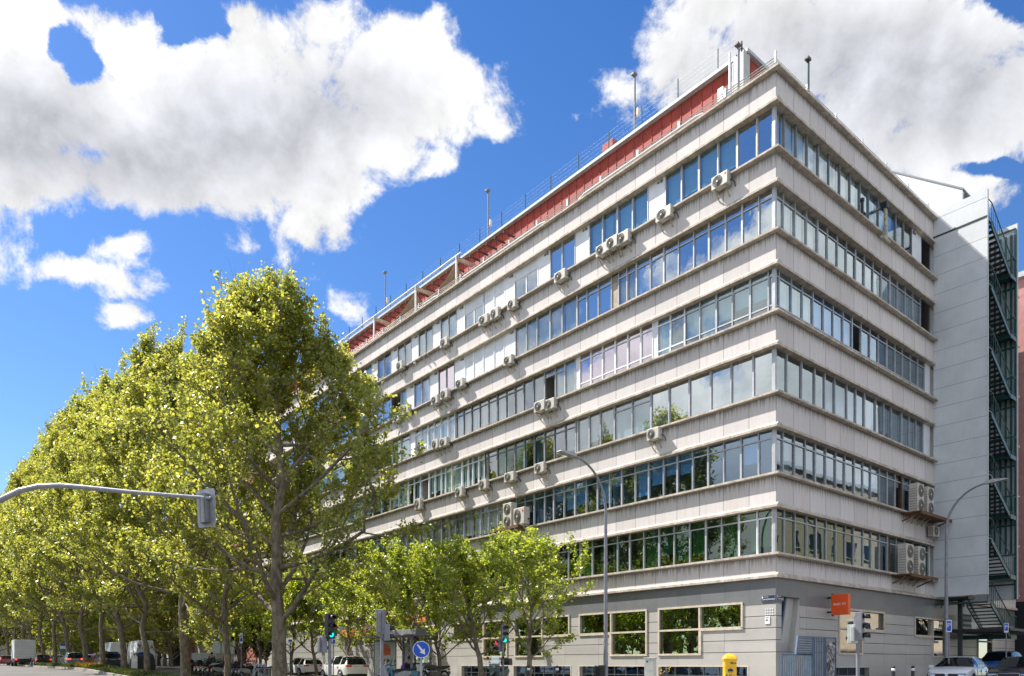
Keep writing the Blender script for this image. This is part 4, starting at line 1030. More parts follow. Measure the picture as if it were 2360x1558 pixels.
    sz = lsize * rg.uniform(0.55, 1.25, leaves)[:, None]
    ax = rg.normal(0, 1, (leaves, 3)); ax[:, 2] = ax[:, 2] * 0.8 - 0.35; ax /= np.linalg.norm(ax, axis=1)[:, None]
    nr = rg.normal(0, 1, (leaves, 3)); nr[:, 2] += 0.5; sd = np.cross(ax, nr); sd /= np.linalg.norm(sd, axis=1)[:, None] + 1e-9
    nn = np.cross(sd, ax)
    V = np.empty((leaves, 5, 3))
    V[:, 0] = P; V[:, 1] = P + ax * sz * 0.35 + sd * sz * 0.55 + nn * sz * 0.12; V[:, 2] = P + ax * sz * 0.82 + sd * sz * 0.30 + nn * sz * 0.02
    V[:, 3] = P + ax * sz * 1.02 - sd * sz * 0.06 - nn * sz * 0.08; V[:, 4] = P + ax * sz * 0.36 - sd * sz * 0.55 + nn * sz * 0.12
    me = bpy.data.meshes.new('crown'); nv = leaves * 5
    me.vertices.add(nv); me.vertices.foreach_set('co', V.reshape(-1))
    me.loops.add(nv); me.loops.foreach_set('vertex_index', np.arange(nv, dtype=np.int32))
    me.polygons.add(leaves); me.polygons.foreach_set('loop_start', np.arange(0, nv, 5, dtype=np.int32)); me.polygons.foreach_set('loop_total', np.full(leaves, 5, dtype=np.int32))
    me.materials.append(M[leaf]); me.update(calc_edges=True)
    root = bpy.data.objects.new(name, None); C.objects.link(root)
    tr = mb.build('trunk', M[bark], root)
    cr = bpy.data.objects.new('crown', me); C.objects.link(cr); cr.parent = root
    CH[root.name] = [tr, cr]
    return root
big = [(0.0, 0.72), (0.12, 0.95), (0.28, 1.0), (0.42, 0.94), (0.55, 0.78), (0.68, 0.58), (0.80, 0.40), (0.91, 0.24), (1.0, 0.10)]
small = [(0.0, 0.65), (0.2, 1.0), (0.45, 1.0), (0.7, 0.75), (0.88, 0.45), (1.0, 0.2)]
G1 = 'plane trees in the row on the median'
T1_ = make_tree('plane_tree', 11, 19.9, 3.4, 8.4, 0.27, 28, 68000, 0.14, big, lean=(-0.035, 0.01), spread=(-4, 40), sub=9, tw=7, up=0.42, env=7.1)
T2_ = make_tree('plane_tree', 23, 21.8, 3.6, 7.6, 0.24, 27, 70000, 0.14, big, lean=(-0.045, 0.0), spread=(0, 40), sub=9, tw=7, up=0.42, env=6.6)
T3_ = make_tree('plane_tree', 37, 22.8, 3.4, 7.6, 0.165, 26, 62000, 0.16, big, lean=(-0.045, 0.0), sub=8, spread=(-6, 40), up=0.42, env=6.7)
T4_ = make_tree('plane_tree', 43, 22.4, 3.3, 7.6, 0.175, 26, 62000, 0.16, big, lean=(-0.04, 0.005), sub=8, spread=(-8, 40), up=0.42, env=6.7)
for t, u, rz in ((T1_, 17.0, 0.0), (T2_, 31.8, 0.3), (T3_, 41.2, 0.0)):
    p = uv(u, -14.3); t.location = (p.x, p.y, gz(p.x, p.y)); t.rotation_euler[2] = rz
tag(T1_, 'tall plane tree nearest the corner, forked trunk, crown topping all the others', 'tree', G1)
tag(T2_, 'second thick trunked plane tree of the median row, left of the nearest one', 'tree', G1)
tag(T3_, 'plane tree of the median row standing just right of the dark recycling container', 'tree', G1)
p = uv(24.2, -14.3)
tag(dup(T3_, (p.x, p.y, gz(p.x, p.y)), 1.9, scale=(0.80, 0.80, 0.86)), 'slender plane tree between the two thickest trunks, in front of the motorcycles', 'tree', G1)
locs = [48.3, 56.5, 64.5, 73.9, 82.6, 92.0, 102.0, 110.0, 118.7, 131.0]
names = ['plane tree between the white delivery van and the recycling container', 'plane tree in front of the dark blue suv', 'thin trunked plane tree right of the grey suv',
         'plane tree directly in front of the grey suv', 'plane tree left of the grey suv', 'plane tree in front of the black car with red lamps', 'plane tree on the right side of the white box truck',
         'plane tree across the middle of the white box truck', 'plane tree on the left edge of the white box truck', 'leftmost and farthest plane tree of the median row']
srcs = [T3_, T4_, T3_]; p = uv(48.3, -14.3); T4_.location = (p.x, p.y, gz(p.x, p.y)); T4_.rotation_euler[2] = 0.4; T4_.scale = (1.02, 1.02, 1.05)
tag(T4_, names[0], 'tree', G1)
for i, (u, nm) in enumerate(zip(locs, names)):
    if i == 0: continue
    p = uv(u, -14.3); s_ = [1.05, 1.12, 1.14, 1.16, 1.18, 1.18, 1.2, 1.2, 1.2, 1.2][i]
    tag(dup(srcs[(i + 1) % 3], (p.x, p.y, gz(p.x, p.y)), [0.35, -0.5, 0.8][i % 3] + i * 0.05, scale=(1.02, 1.02, s_)), nm, 'tree', G1)
# greenery across the avenue, outside the picture but mirrored in the windows
HT = make_tree('avenue_tree', 97, 9.5, 1.0, 4.2, 0.16, 18, 17000, 0.24, small, leaf='leaf', up=0.3, spread=(-5, 40))
for i in range(18):
    u, v = -14 + i * 6.8, -37.5 - (i % 2) * 1.5; p = uv(u, v); t = HT
    if i: t = dup(HT, (p.x, p.y, 0), i * 1.3, scale=0.75 + 0.08 * (i % 3))
    else: t.location = (p.x, p.y, 0)
    tag(t, 'leafy tree across the avenue, mirrored in the ground floor windows', 'tree', 'reflected trees across the avenue')
# young street trees on the pavement by the facade
Y1 = make_tree('street_tree', 51, 7.4, 2.0, 3.9, 0.10, 14, 9000, 0.125, small, lean=(0.04, 0.0), leaf='leaf_young', up=0.4, twl=(0.3, 0.75), spread=(20, 50), sub=6, tw=5)
Y2 = make_tree('street_tree', 64, 7.6, 2.0, 4.1, 0.12, 16, 15000, 0.125, small, lean=(-0.13, 0.02), leaf='leaf_young', up=0.35, twl=(0.3, 0.75), spread=(18, 48), sub=6, tw=5)
Y3 = make_tree('street_tree', 77, 7.4, 2.0, 3.8, 0.10, 14, 12500, 0.13, small, lean=(-0.03, 0.0), leaf='leaf_young', up=0.4, twl=(0.3, 0.75), spread=(20, 50), sub=6, tw=5)
G2 = 'young street trees along the facade'
def put(t, px, v, rz, lab, s=1.0, new=True):
    u = on_v(px, v); p = uv(u, v); z = gz(p.x, p.y)
    s3 = (s, s, s * (0.80 if px > 980 else 0.9))
    if new: t = dup(t, (p.x, p.y, z), rz, scale=s3)
    else: t.location = (p.x, p.y, z); t.rotation_euler[2] = rz; t.scale = s3
    tag(t, lab, 'tree', G2); return t
put(Y1, 1218, -6.0, 0.3, 'thin crowned young tree closest to the corner, right of the small signal post', 1.0, False)
put(Y2, 1116, -6.0, 0.0, 'young tree with the most leaning trunk, behind the scooter with the black box', 1.0, False)
put(Y3, 1013, -6.0, 0.0, 'young tree right of the bus shelter', 0.94, False)
put(Y2, 938, -5.6, 2.0, 'young tree right behind the bus shelter roof', 0.98)
put(Y1, 868, -5.0, 1.0, 'slim young tree at the left end of the bus shelter', 0.9)
put(Y3, 802, -4.0, 2.4, 'young tree behind the white suv', 1.0)
put(Y2, 731, -3.0, 0.9, 'young tree behind the white estate car', 1.0)
put(Y3, 672, -4.5, 4.0, 'young tree seen right of the thickest plane trunk', 1.06)
for i, (px, v, s_) in enumerate(((600, -5, 1.05), (556, -5, 1.1), (500, -5, 0.95), (330, -5, 1.2), (296, -5, 1.3), (255, -5, 1.3), (212, -5, 1.35), (176, -5, 1.35), (140, -6, 1.35), (104, -6, 1.4), (70, -6, 1.4), (36, -6, 1.4), (4, -6, 1.4))):
    labs = ['bright young tree behind the right end of the motorcycle row', 'bright young tree behind the parking pole', 'young tree over the white tipper truck', 'young tree behind the lettered van',
            'young tree between the two white vans', 'young tree behind the white delivery van', 'young tree between the dark suv and the grey suv', 'young tree behind the grey suv', 'young tree behind the blue and green direction board',
            'young tree behind the black car', 'far young tree over the white box truck', 'far young tree left of the white box truck', 'far young tree on the left edge of the picture']
    put([Y1, Y2, Y3][i % 3] if i > 2 else [Y3, Y2, Y1][i], px, v, i * 1.1, labs[i], s_)
# dark evergreen behind the motorcycles
DK = make_tree('evergreen_tree', 91, 5.6, 0.7, 2.3, 0.10, 14, 12000, 0.17, small, leaf='leaf_dark', up=0.3, twl=(0.3, 0.6), sub=6, tw=5)
u = on_v(566, -3.4); p = uv(u, -3.4); DK.location = (p.x, p.y, gz(p.x, p.y)); tag(DK, 'dark bushy evergreen behind the row of motorcycles', 'tree', 'dark evergreens')
u = on_v(612, -3.0); p = uv(u, -3.0); tag(dup(DK, (p.x, p.y, gz(p.x, p.y)), 2.0, scale=0.9), 'second dark evergreen, behind the blue and white chevron board', 'tree', 'dark evergreens')

for i in range(12):
    u, v = 70 + i * 7.5, -5.0 + (i % 3) * 1.2; p = uv(u, v)
    tag(dup(HT, (p.x, p.y, gz(p.x, p.y)), i * 0.9, scale=1.0 + 0.06 * (i % 4)), 'bushy low tree far down the avenue behind the moving cars', 'tree', 'bushy trees closing the far end of the avenue')
for i in range(14):
    u, v = 150 + (i % 3) * 6, -66 + i * 5.2; p = uv(u, v)
    tag(dup(HT, (p.x, p.y, gz(p.x, p.y)), i * 0.9, scale=1.35), 'bushy low tree far down the avenue behind the moving cars', 'tree', 'bushy trees closing the far end of the avenue')
# ================================================================ ground
def sheet(name, m, u0, u1, v0, v1, dz, nu=40, nv=4, rim=None):
    vs = []; fs = []
    for i in range(nu + 1):
        for j in range(nv + 1):
            p = uv(u0 + (u1 - u0) * i / nu, v0 + (v1 - v0) * j / nv); vs.append((p.x, p.y, gz(p.x, p.y) + dz))
    for i in range(nu):
        for j in range(nv): a = i * (nv + 1) + j; fs.append((a, a + nv + 1, a + nv + 2, a + 1))
    mb = MB(); mb.add(vs, [tuple(reversed(f)) for f in fs] if True else fs, 0, False)
    o = mb.build(name, m); o['kind'] = 'structure'
    if rim:
        sf = o.modifiers.new('t', 'SOLIDIFY'); sf.thickness = rim; sf.offset = 0
    return o
sheet('ground', M['asphalt'], -500, 900, -500, 500, -0.02, 140, 60)
def raised(name, m, u0, u1, v0, v1, h, nu=40):
    """kerbed slab following the slope of the street"""
    vs = []; fs = []
    for i in range(nu + 1):
        u = u0 + (u1 - u0) * i / nu
        for (v, z) in ((v0, -0.3), (v0, h), (v1, h), (v1, -0.3)):
            p = uv(u, v); vs.append((p.x, p.y, gz(p.x, p.y) + z))
    for i in range(nu):
        a = i * 4
        for j in range(3): fs.append((a + j, a + j + 1, a + j + 5, a + j + 4))
    fs += [(3, 2, 1, 0), tuple(nu * 4 + j for j in range(4))]
    mb = MB(); mb.add(vs, fs); o = mb.build(name, m); o['kind'] = 'structure'; return o
raised('pavement', M['paving'], -3.0, 130, -7.6, -0.001 + 0.06, 0.12, 60)
raised('kerb', M['kerb'], -3.2, 130, -7.8, -7.602, 0.125, 60)
raised('pavement', M['paving'], -3.2, -0.06 - 0.0, -7.6 + 7.7, 60, 0.12, 30)
raised('kerb', M['kerb'], -3.4, -3.202, -7.8, 60, 0.125, 30)
raised('median', M['soil'], 12.0, 160, -15.9, -12.9, 0.13, 70)
raised('kerb', M['kerb'], 11.8, 160, -16.1, -15.902, 0.18, 70)
raised('kerb', M['kerb'], 11.8, 160, -12.898, -12.7, 0.18, 70)
sheet('road_marking', M['line'], 10, 60, -8.15, -8.05, -0.012, 30, 1)
# grass and weeds on the median
rg = np.random.default_rng(3)
def tufts(name, n, u0, u1, v0, v1, h, m, wd=0.03, lab=None, cat='grass', clump=None):
    vs = []; fs = []
    cen = [(rg.uniform(u0, u1), rg.uniform(v0, v1)) for _ in range(clump)] if clump else None
    for i in range(n):
        if cen: c = cen[rg.integers(len(cen))]; u, v = c[0] + rg.normal(0, 0.35), c[1] + rg.normal(0, 0.25)
        else: u, v = rg.uniform(u0, u1), rg.uniform(v0, v1)
        p = uv(u, min(max(v, v0), v1)); z = gz(p.x, p.y) + 0.12; a = rg.uniform(0, 6.28); hh = h * rg.uniform(0.4, 1.3)
        dx_, dy_ = math.cos(a) * wd, math.sin(a) * wd; lx, ly = rg.normal(0, 0.4) * hh, rg.normal(0, 0.4) * hh
        o = len(vs); vs += [(p.x - dx_, p.y - dy_, z), (p.x + dx_, p.y + dy_, z), (p.x + dx_ + lx * .5, p.y + dy_ + ly * .5, z + hh * .7), (p.x + lx, p.y + ly, z + hh), (p.x - dx_ + lx * .5, p.y - dy_ + ly * .5, z + hh * 0.7)]
        fs.append((o, o + 1, o + 2, o + 3, o + 4))
    mb = MB(); mb.add(vs, fs); o = mb.build(name, M[m]); tag(o, lab, cat, kind='stuff'); return o
tufts('grass', 26000, 20, 150, -15.8, -13.0, 0.22, 'weed', 0.03, 'uneven green grass and weeds under the plane trees on the median')
tufts('ground_cover', 14000, 36, 110, -15.8, -14.4, 0.36, 'weed', 0.05, 'low bushy ground cover along the median kerb', 'ground cover', clump=90)
tufts('yellow_flowers', 320, 54, 64, -15.7, -14.6, 0.5, 'petal', 0.03, 'yellow flowering weeds on the median', 'flowers', clump=14)
# ================================================================ air conditioners
def ac_unit(w_=0.82, h=0.56, d=0.30, fans=1, side=True):
    """front faces -x (left facade), length along y; origin at the wall under the unit"""
    t = thing('air_conditioner', 'x', 'air conditioner')
    m = MB(); m.box(-0.12 - d, -0.12, -w_ / 2, w_ / 2, 0, h); m.build('casing', M['ac_white'], t, bevel=0.02)
    g = MB(); x = -0.12 - d; n = fans
    for i in range(n):
        if n == 1: cy, cz, r = w_ * 0.12, h / 2, min(h * 0.42, w_ * 0.36)
        else: cy, cz, r = 0.0, h * (i + 0.5) / n, min(h / n * 0.42, w_ * 0.44)
        g.disc((x - 0.002, cy, cz), r, (-1, 0, 0), 28, 0, th=0.008)
    g.build('fan_opening', M['ac_dark'], t)
    g = MB()
    for i in range(n):
        if n == 1: cy, cz, r = w_ * 0.12, h / 2, min(h * 0.42, w_ * 0.36)
        else: cy, cz, r = 0.0, h * (i + 0.5) / n, min(h / n * 0.42, w_ * 0.44)
        for q in (0.45, 0.62, 0.8, 1.0):
            pts = [(x - 0.016, cy + r * q * math.cos(a * math.pi / 14), cz + r * q * math.sin(a * math.pi / 14)) for a in range(29)]
            g.tube(pts, 0.006, 3, cap=False)
        for a in range(8): g.tube([(x - 0.016, cy + r * .2 * math.cos(a * math.pi / 4), cz + r * .2 * math.sin(a * math.pi / 4)), (x - 0.016, cy + r * math.cos(a * math.pi / 4), cz + r * math.sin(a * math.pi / 4))], 0.005, 3, cap=False)
    g.build('fan_grille', M['ac_grille'], t); g = MB()
    for i in range(n):
        cy, cz, r = (w_ * 0.12, h / 2, min(h * 0.42, w_ * 0.36)) if n == 1 else (0.0, h * (i + 0.5) / n, min(h / n * 0.42, w_ * 0.44))
        g.disc((x - 0.018, cy, cz), r * 0.2, (-1, 0, 0), 16, 0, th=0.01)
    g.build('hub', M['ac_white'], t)
    s = MB()
    for i in range(9): s.box(-0.10 - d, -0.16, w_ / 2 + 0.001, w_ / 2 + 0.006, h * (0.12 + 0.085 * i), h * (0.12 + 0.085 * i) + 0.02)
    s.build('side_louvres', M['ac_dark'], t)
    b_ = MB()
    for y in (-w_ * 0.32, w_ * 0.32):
        b_.box(-0.18 - d, 0.0, y - 0.018, y + 0.018, -0.05, -0.005); b_.prism([(-0.10 - d, -0.05), (-0.02, -0.42), (-0.0, -0.42), (-0.0, -0.36), (-0.06 - d, -0.05)], y - 0.014, y + 0.014, 0, axis='y')
    b_.build('bracket', M['bracket'], t)
    p = MB(); p.tube([(-0.22, -w_ / 2, 0.18), (-0.20, -w_ / 2 - 0.10, 0.16), (-0.10, -w_ / 2 - 0.16, 0.05), (-0.03, -w_ / 2 - 0.14, -0.1)], 0.022, 6)
    p.build('hose', M['black'], t)
    return t
AC = ac_unit(); ACL = ac_unit(0.80, 0.68, 0.32); ACV = random.Random(8)
RH = dict(facade=0)
ac_l = [  # px centre, py bottom, label, source
 (1662, 433, 'air conditioner highest on the facade, nearest the corner under the top windows', 0), (1532, 507, 'second air conditioner from the corner in the top row', 0),
 (1390, 590, 'left one of three air conditioners side by side under the top windows', 0), (1415, 575, 'middle one of three air conditioners side by side under the top windows', 0), (1438, 563, 'right one of three air conditioners side by side under the top windows', 0),
 (1293, 648, 'single air conditioner between the trio and the white framed window, top row', 0), (1182, 712, 'air conditioner right of the close pair below the shuttered top windows', 0),
 (1117, 748, 'left of the close pair below the shuttered top windows', 0), (1142, 735, 'right of the close pair below the shuttered top windows', 0), (1025, 799, 'air conditioner with bare brackets hanging to its left, top row', 0),
 (924, 853, 'air conditioner right of the small white wall lamp, top row', 0), (858, 892, 'large air conditioner at the edge of the plane tree crown, top row', 1), (834, 905, 'leftmost top row air conditioner, half behind leaves', 0),
 (1174, 841, 'air conditioner with a black hose under the second row, nearest the corner', 0), (1063, 894, 'second row air conditioner below the white rolled shutters', 0), (1028, 920, 'right of the pair of second row air conditioners', 0),
 (1006, 932, 'left of the pair of second row air conditioners', 0), (939, 954, 'second row air conditioner right of the lowest leftmost one', 0), (915, 972, 'second row air conditioner touching the plane tree leaves', 0),
 (1248, 949, 'left of the stacked looking pair under the open window in the third row', 0), (1270, 944, 'right of the pair under the open window in the third row', 0), (1006, 1035, 'left of the third row pair at white framed windows', 0), (1025, 1029, 'right of the third row pair at white framed windows', 0),
 (1508, 1014, 'lone air conditioner below the louvred windows of the fourth row', 0), (1246, 1090, 'fourth row air conditioner closest to the left street lamp head', 0), (1178, 1110, 'fourth row air conditioner in the middle of three spaced ones', 0), (1116, 1128, 'fourth row air conditioner left of the three spaced ones', 0),
 (1062, 1145, 'tall air conditioner below the white framed fourth row windows', 0), (966, 1174, 'fourth row air conditioner half behind the plane tree crown', 1), (1145, 1250, 'air conditioner under the double unit platform, behind the young tree top', 0), (905, 1262, 'lowest left air conditioner between plane tree and young tree tops', 0)]
def wall_pt(px, py, vout=-0.27):
    u = on_v(px, vout); p = uv(u, vout); z = (1530 - py) / FPX * p.y + EYE; return u, z
first = {0: True, 1: True}
for px, py, lab, k in ac_l:
    u, z = wall_pt(px, py); p = uv(u, 0); src = (AC, ACL)[k]
    if first[k]: src.location = (p.x, p.y, z); src.rotation_euler[2] = ANG; t = src; first[k] = False
    else: t = dup(src, (p.x, p.y, z), ANG, scale=(ACV.uniform(0.92, 1.12), ACV.uniform(0.88, 1.1), ACV.uniform(0.9, 1.12)))
    tag(t, lab, 'air conditioner', 'air conditioners on the sunny facade')
for c in kids(AC): pass
bd = MB(); bd.box(-0.428, -0.424, -0.34, -0.27, 0.40, 0.47); bd.build('badge', M['ac_logo'], AC)
# conduits and pipes clipped to the sunny facade
for (pa, ya, pb, yb) in ((1246, 1078, 1190, 1100), (1150, 1112, 1190, 1097), (1060, 1010, 1130, 975)):
    ua, za = wall_pt(pa, ya, -0.03); ub, zb_ = wall_pt(pb, yb, -0.03); m = MB(); m.tube([(-0.03, ua, za), (-0.03, ub, zb_)], 0.014, 5, cap=False)
    o = m.build('conduit', M['bracket'], bld)
# big units left facade, on a rusty platform
def on_wall(fac, s, z): 
    p = uv(s, 0) if fac == 'L' else uv(0, s); return (p.x, p.y, z), (ANG if fac == 'L' else ANG + R(90))
def platform(fac, s0, s1, z, d, lab):
    s0, s1 = min(s0, s1), max(s0, s1); m_ = (s0 + s1) / 2; loc, rz = on_wall(fac, m_, z); hw = (s1 - s0) / 2
    t = thing('steel_platform', lab, 'platform', loc, rz)
    m = MB(); m.box(-d, 0.0, -hw, hw, -0.06, 0.0); m.box(-d, -d + 0.07, -hw, hw, -0.16, -0.061); m.build('deck', M['rust'], t)
    for y in (-hw + 0.15, hw - 0.15):
        m = MB(); m.prism([(-d + 0.05, -0.07), (-0.0, -0.45), (-0.0, -0.38), (-d + 0.2, -0.07)], y - 0.025, y + 0.025, 0, axis='y'); m.build('strut', M['rust'], t)
    return t
AC2 = ac_unit(0.78, 1.38, 0.34, fans=2)
u1, z1_ = wall_pt(1178, 1212); z1_ = SZ[5] + 0.02
platform('L', uL(1222), uL(1158), z1_, 0.95, 'dark platform carrying a two fan unit and a single fan unit at the sunny facade')
loc, rz = on_wall('L', on_v(1174, -0.5) + 0.1, z1_ + 0.03); AC2.location = loc; AC2.rotation_euler[2] = rz; AC2.scale = (1.3, 1, 1.05); tag(AC2, 'tall two fan air conditioner on the dark platform of the sunny facade', 'air conditioner')
ACB = dup(AC, on_wall('L', on_v(1198, -0.5) - 0.05, z1_ + 0.05)[0], ANG, 'big single fan air conditioner right of the two fan unit on the platform', scale=(1.5, 1.15, 1.75)); ACB['group'] = 'units on the platform'
# right facade units: their front faces the street (-u)
zr = SZ[5] - 0.35
s_a, s_b = vR(2082), vR(2142)
platform('R', s_a - 0.3, s_b + 0.4, zr + 0.25, 1.0, 'rusty grating carrying two tall units high on the shaded side')
for i, px in enumerate((2101, 2124)):
    loc, rz = on_wall('R', vR(px) - 0.35, zr + 0.30)
    tag(dup(AC2, loc, rz, scale=(1.3, 1.05, 1.1)), ['left tall outdoor unit on the upper rusty grating of the shaded side', 'right tall outdoor unit on the upper rusty grating of the shaded side'][i], 'air conditioner', 'tall outdoor units on the shaded side')
zq = SZ[6] - 0.08
platform('R', vR(2056) - 0.1, vR(2116), zq, 1.0, 'rusty grating carrying two double fan units low on the shaded side')
for i, px in enumerate((2075, 2103)):
    loc, rz = on_wall('R', vR(px) - 0.30, zq + 0.04)
    tag(dup(AC2, loc, rz, scale=(1.3, 1.1, 1.12)), ['left double fan unit on the lower rusty grating of the shaded side', 'right double fan unit on the lower rusty grating of the shaded side'][i], 'air conditioner', 'double fan units on the shaded side')
loc, rz = on_wall('R', vR(2140), 7.35 + 0.7); tag(dup(AC, loc, rz), 'small air conditioner under the upper rusty grating beside the white screen wall', 'air conditioner')
# rusty posts, flue and brackets on the right facade
mb = MB()
for px in (2084, 2056):
    mb = MB(); s = vR(px); k = 5 if px > 2070 else 6; FB(mb, 'R', s - 0.05, s + 0.05, -0.20, -0.12, SZ[k], BZ[k - 1]); mb.build('rusty_post', M['rust'], bld)
fl = thing('flue_pipe', 'dark bent flue pipe coming out of the top windows of the shaded side', 'flue pipe', CORNER, ANG)
s = vR(2022); mb = MB(); mb.tube([(s, 0.3, 23.6), (s, -0.38, 23.62), (s, -0.42, 22.0), (s, -0.55, 21.75), (s - 0.9, -0.62, 21.7)], 0.085, 10); mb.build('pipe', M['bracket'], fl)
mb = MB(); mb.box(s - 0.12, s + 0.12, -0.5, -0.2, 23.5, 23.8); mb.build('elbow', M['dark_steel'], fl)
mb = MB(); s = vR(1981.5); mb.tube([(s, -0.12, SZ[1]), (s, -0.12, SZ[1] + 0.75)], 0.07, 8); mb.tube([(s, -0.12, SZ[1] + .75), (s, -0.12, SZ[1] + 0.88)], 0.10, 8)
tag(mb.build('short_flue', M['dark_steel'], None, loc=CORNER, rotz=ANG), 'short dark chimney cowl standing on the topmost shaded sill', 'flue pipe')
# bare brackets and small lamp left of an AC on the sunny facade
u, z = wall_pt(990, 818, -0.1); mb = MB()
for du in (0, 0.55): mb.box(-0.42, 0, du - 0.02, du + 0.02, 0.0, 0.04); mb.prism([(-0.34, 0.0), (0, -0.38), (0, -0.3), (-0.28, 0)], du - 0.015, du + 0.015, 0, axis='y')
p = uv(u, 0); tag(mb.build('wall_bracket', M['bracket'], None, loc=(p.x, p.y, z), rotz=ANG), 'two empty unit brackets on the upper sunny facade', 'bracket')
u, z = wall_pt(957, 840, -0.1); mb = MB(); mb.lathe([(0.0, 0.0), (0.09, 0.02), (0.11, 0.12), (0.07, 0.26), (0, 0.3)], 12, c=(-0.12, 0, 0)); mb.box(-0.1, 0, -0.03, 0.03, 0.1, 0.2)
p = uv(u, 0); tag(mb.build('wall_lamp', M['white_frame'], None, loc=(p.x, p.y, z), rotz=ANG), 'small white globe lamp on the upper sunny facade', 'wall lamp')
# ================================================================ signs on the building
def face_M(fac, s, z, d):
    """matrix for text standing on a facade, reading left to right for a viewer in the street"""
    if fac == 'L':   # outward -x ; reading direction is -y(local)
        return Matrix(((0, 0, -1, -d), (-1, 0, 0, s), (0, 1, 0, z), (0, 0, 0, 1)))
    return Matrix(((1, 0, 0, s), (0, 0, -1, -d), (0, 1, 0, z), (0, 0, 0, 1)))
def plate(fac, s0, s1, z0, z1, lab, l1, l2):
    s0, s1 = min(s0, s1), max(s0, s1)
    t = thing('street_name_sign', lab, 'street sign', CORNER, ANG, 'street name signs on the corner'); d = -0.045
    m = MB(); FB(m, fac, s0, s1, d, d + 0.03, z0, z1); m.build('rim', M['alu'], t)
    m = MB(); FB(m, fac, s0 + 0.01, s1 - 0.01, d + 0.03, d + 0.033, z0 + 0.01, z1 - 0.01); m.build('plate', M['navy'], t)
    w_, h = s1 - s0, z1 - z0; left = (s1 if fac == 'L' else s0); sg = -1 if fac == 'L' else 1
    text(t, 'writing', l1, h * 0.20, face_M(fac, left + sg * w_ * 0.36, z0 + h * 0.72, d + 0.036), M['white'])
    text(t, 'writing', l2, h * 0.34, face_M(fac, left + sg * w_ * 0.55, z0 + h * 0.32, d + 0.036), M['white'], sx=0.82 if len(l2) > 9 else 1)
    e = MB(); a = left + sg * 0.05 * w_ / 0.5; FB(e, fac, left + sg * w_ * 0.05, left + sg * w_ * 0.13, d + 0.033, d + 0.036, z0 + h * 0.52, z0 + h * 0.85); e.build('crest', M['white'], t)
plate('L', uL(1785.5), uL(1754), 3.72, 3.98, 'navy street name plate on the sunny side of the corner', 'CALLE DE', 'SAN ROMUALDO')
plate('R', vR(1791.5), vR(1807), 3.74, 3.99, 'smaller navy street name plate on the shaded side of the corner', 'CALLE DE', 'ALBASANZ')
sg = thing('projecting_sign', 'square orange lightbox sign reading BASIC FIT sticking out over the shaded pavement', 'sign', CORNER, ANG)
vs0 = vR(1908); m = MB()
# box projects from the wall towards the street; broad face looks along -v
pu = 0.78
m.box(vs0, vs0 + 0.22, -0.15 - pu, -0.15, 3.30, 4.22); m.build('lightbox', M['orange'], sg, bevel=0.015)
m = MB(); m.box(vs0 + 0.05, vs0 + 0.15, -0.15, 0.1, 3.40, 3.48); m.box(vs0 + 0.05, vs0 + 0.15, -0.15, 0.1, 4.05, 4.13); m.box(vs0 + 0.03, vs0 + 0.17, -0.2, -0.15, 3.25, 4.27); m.build('bracket', M['black'], sg)
text(sg, 'writing', 'BASIC FIT', 0.145, Matrix(((0, 0, -1, vs0 - 0.004), (-1, 0, 0, -0.15 - pu / 2), (0, 1, 0, 3.77), (0, 0, 0, 1))), M['white'], 0.003, sx=0.95)
# ---- blue grey gate at the corner
gt = thing('entrance_gate', 'blue grey bar gate with louvres and a graffiti panel at the shaded corner', 'gate', CORNER, ANG)
def RV(px, uo=-1.15):  # v at column px on the line u = uo
    k = (px - 1180) / FPX; b = CORNER + LD * uo; return (k * b.y - b.x) / (RD.x - k * RD.y)
g0, g1, g2, g3, g4 = RV(1801), RV(1873), RV(1877), RV(1902), RV(1925); UG = -1.15
def gz_px(py, v): p = uv(UG, v); return (1530 - py) / FPX * p.y + EYE
zlow, zhigh = gz_px(1509, g1), gz_px(1468, g3)
m = MB(); m.tube([(g0, UG, zlow), (g1, UG, zlow)], 0.03, 4); m.tube([(g0, UG, 0.25), (g1, UG, 0.25)], 0.03, 4)
m.box(g1, g4, UG - 0.03, UG + 0.03, zhigh - 0.06, zhigh); m.box(g1, g4, UG - 0.03, UG + 0.03, 0.2, 0.26)
for s in (g0, g1, g3, g4): m.box(s - 0.03, s + 0.03, UG - 0.035, UG + 0.035, 0.12, zlow if s == g0 else zhigh)
m.build('frame', M['blue_rail'], gt)
m = MB(); n = 14
for i in range(1, n): s = g0 + (g1 - g0) * i / n; m.box(s - 0.012, s + 0.012, UG - 0.02, UG + 0.02, 0.26, zlow)
n = 7
for i in range(1, n): s = g1 + (g3 - g1) * i / n; m.box(s - 0.018, s + 0.018, UG - 0.02, UG + 0.02, 0.26, zhigh - 0.06)
m.build('bar', M['blue_rail'], gt)
m = MB(); a, b_ = RV(1833), g1; n = 7
for i in range(n): z = zlow + 0.03 + (zhigh - 0.08 - zlow) * i / n; sh = (b_ - a) * 0.10 * i / n; m.prism([(a + sh, z), (b_ - 0.04, z), (b_ - 0.04, z + 0.07), (a + sh, z + 0.07)], UG - 0.05, UG + 0.01, 0, axis='y')
m.prism([(a - 0.05, zlow), (a + 0.03, zlow), (a + 0.2, zhigh), (a + 0.12, zhigh)], UG - 0.06, UG + 0.02, 0, axis='y'); m.box(a + 0.12, b_, UG - 0.06, UG + 0.02, zhigh - 0.06, zhigh - 0.005)
m.build('louvres', M['blue_rail'], gt)
m = MB(); m.box(g3 + 0.03, g4 - 0.03, UG - 0.015, UG + 0.015, 0.26, zhigh - 0.06); gp_ = m.build('panel', M['pole_grey'], gt)
m = MB(); rgx = random.Random(4)
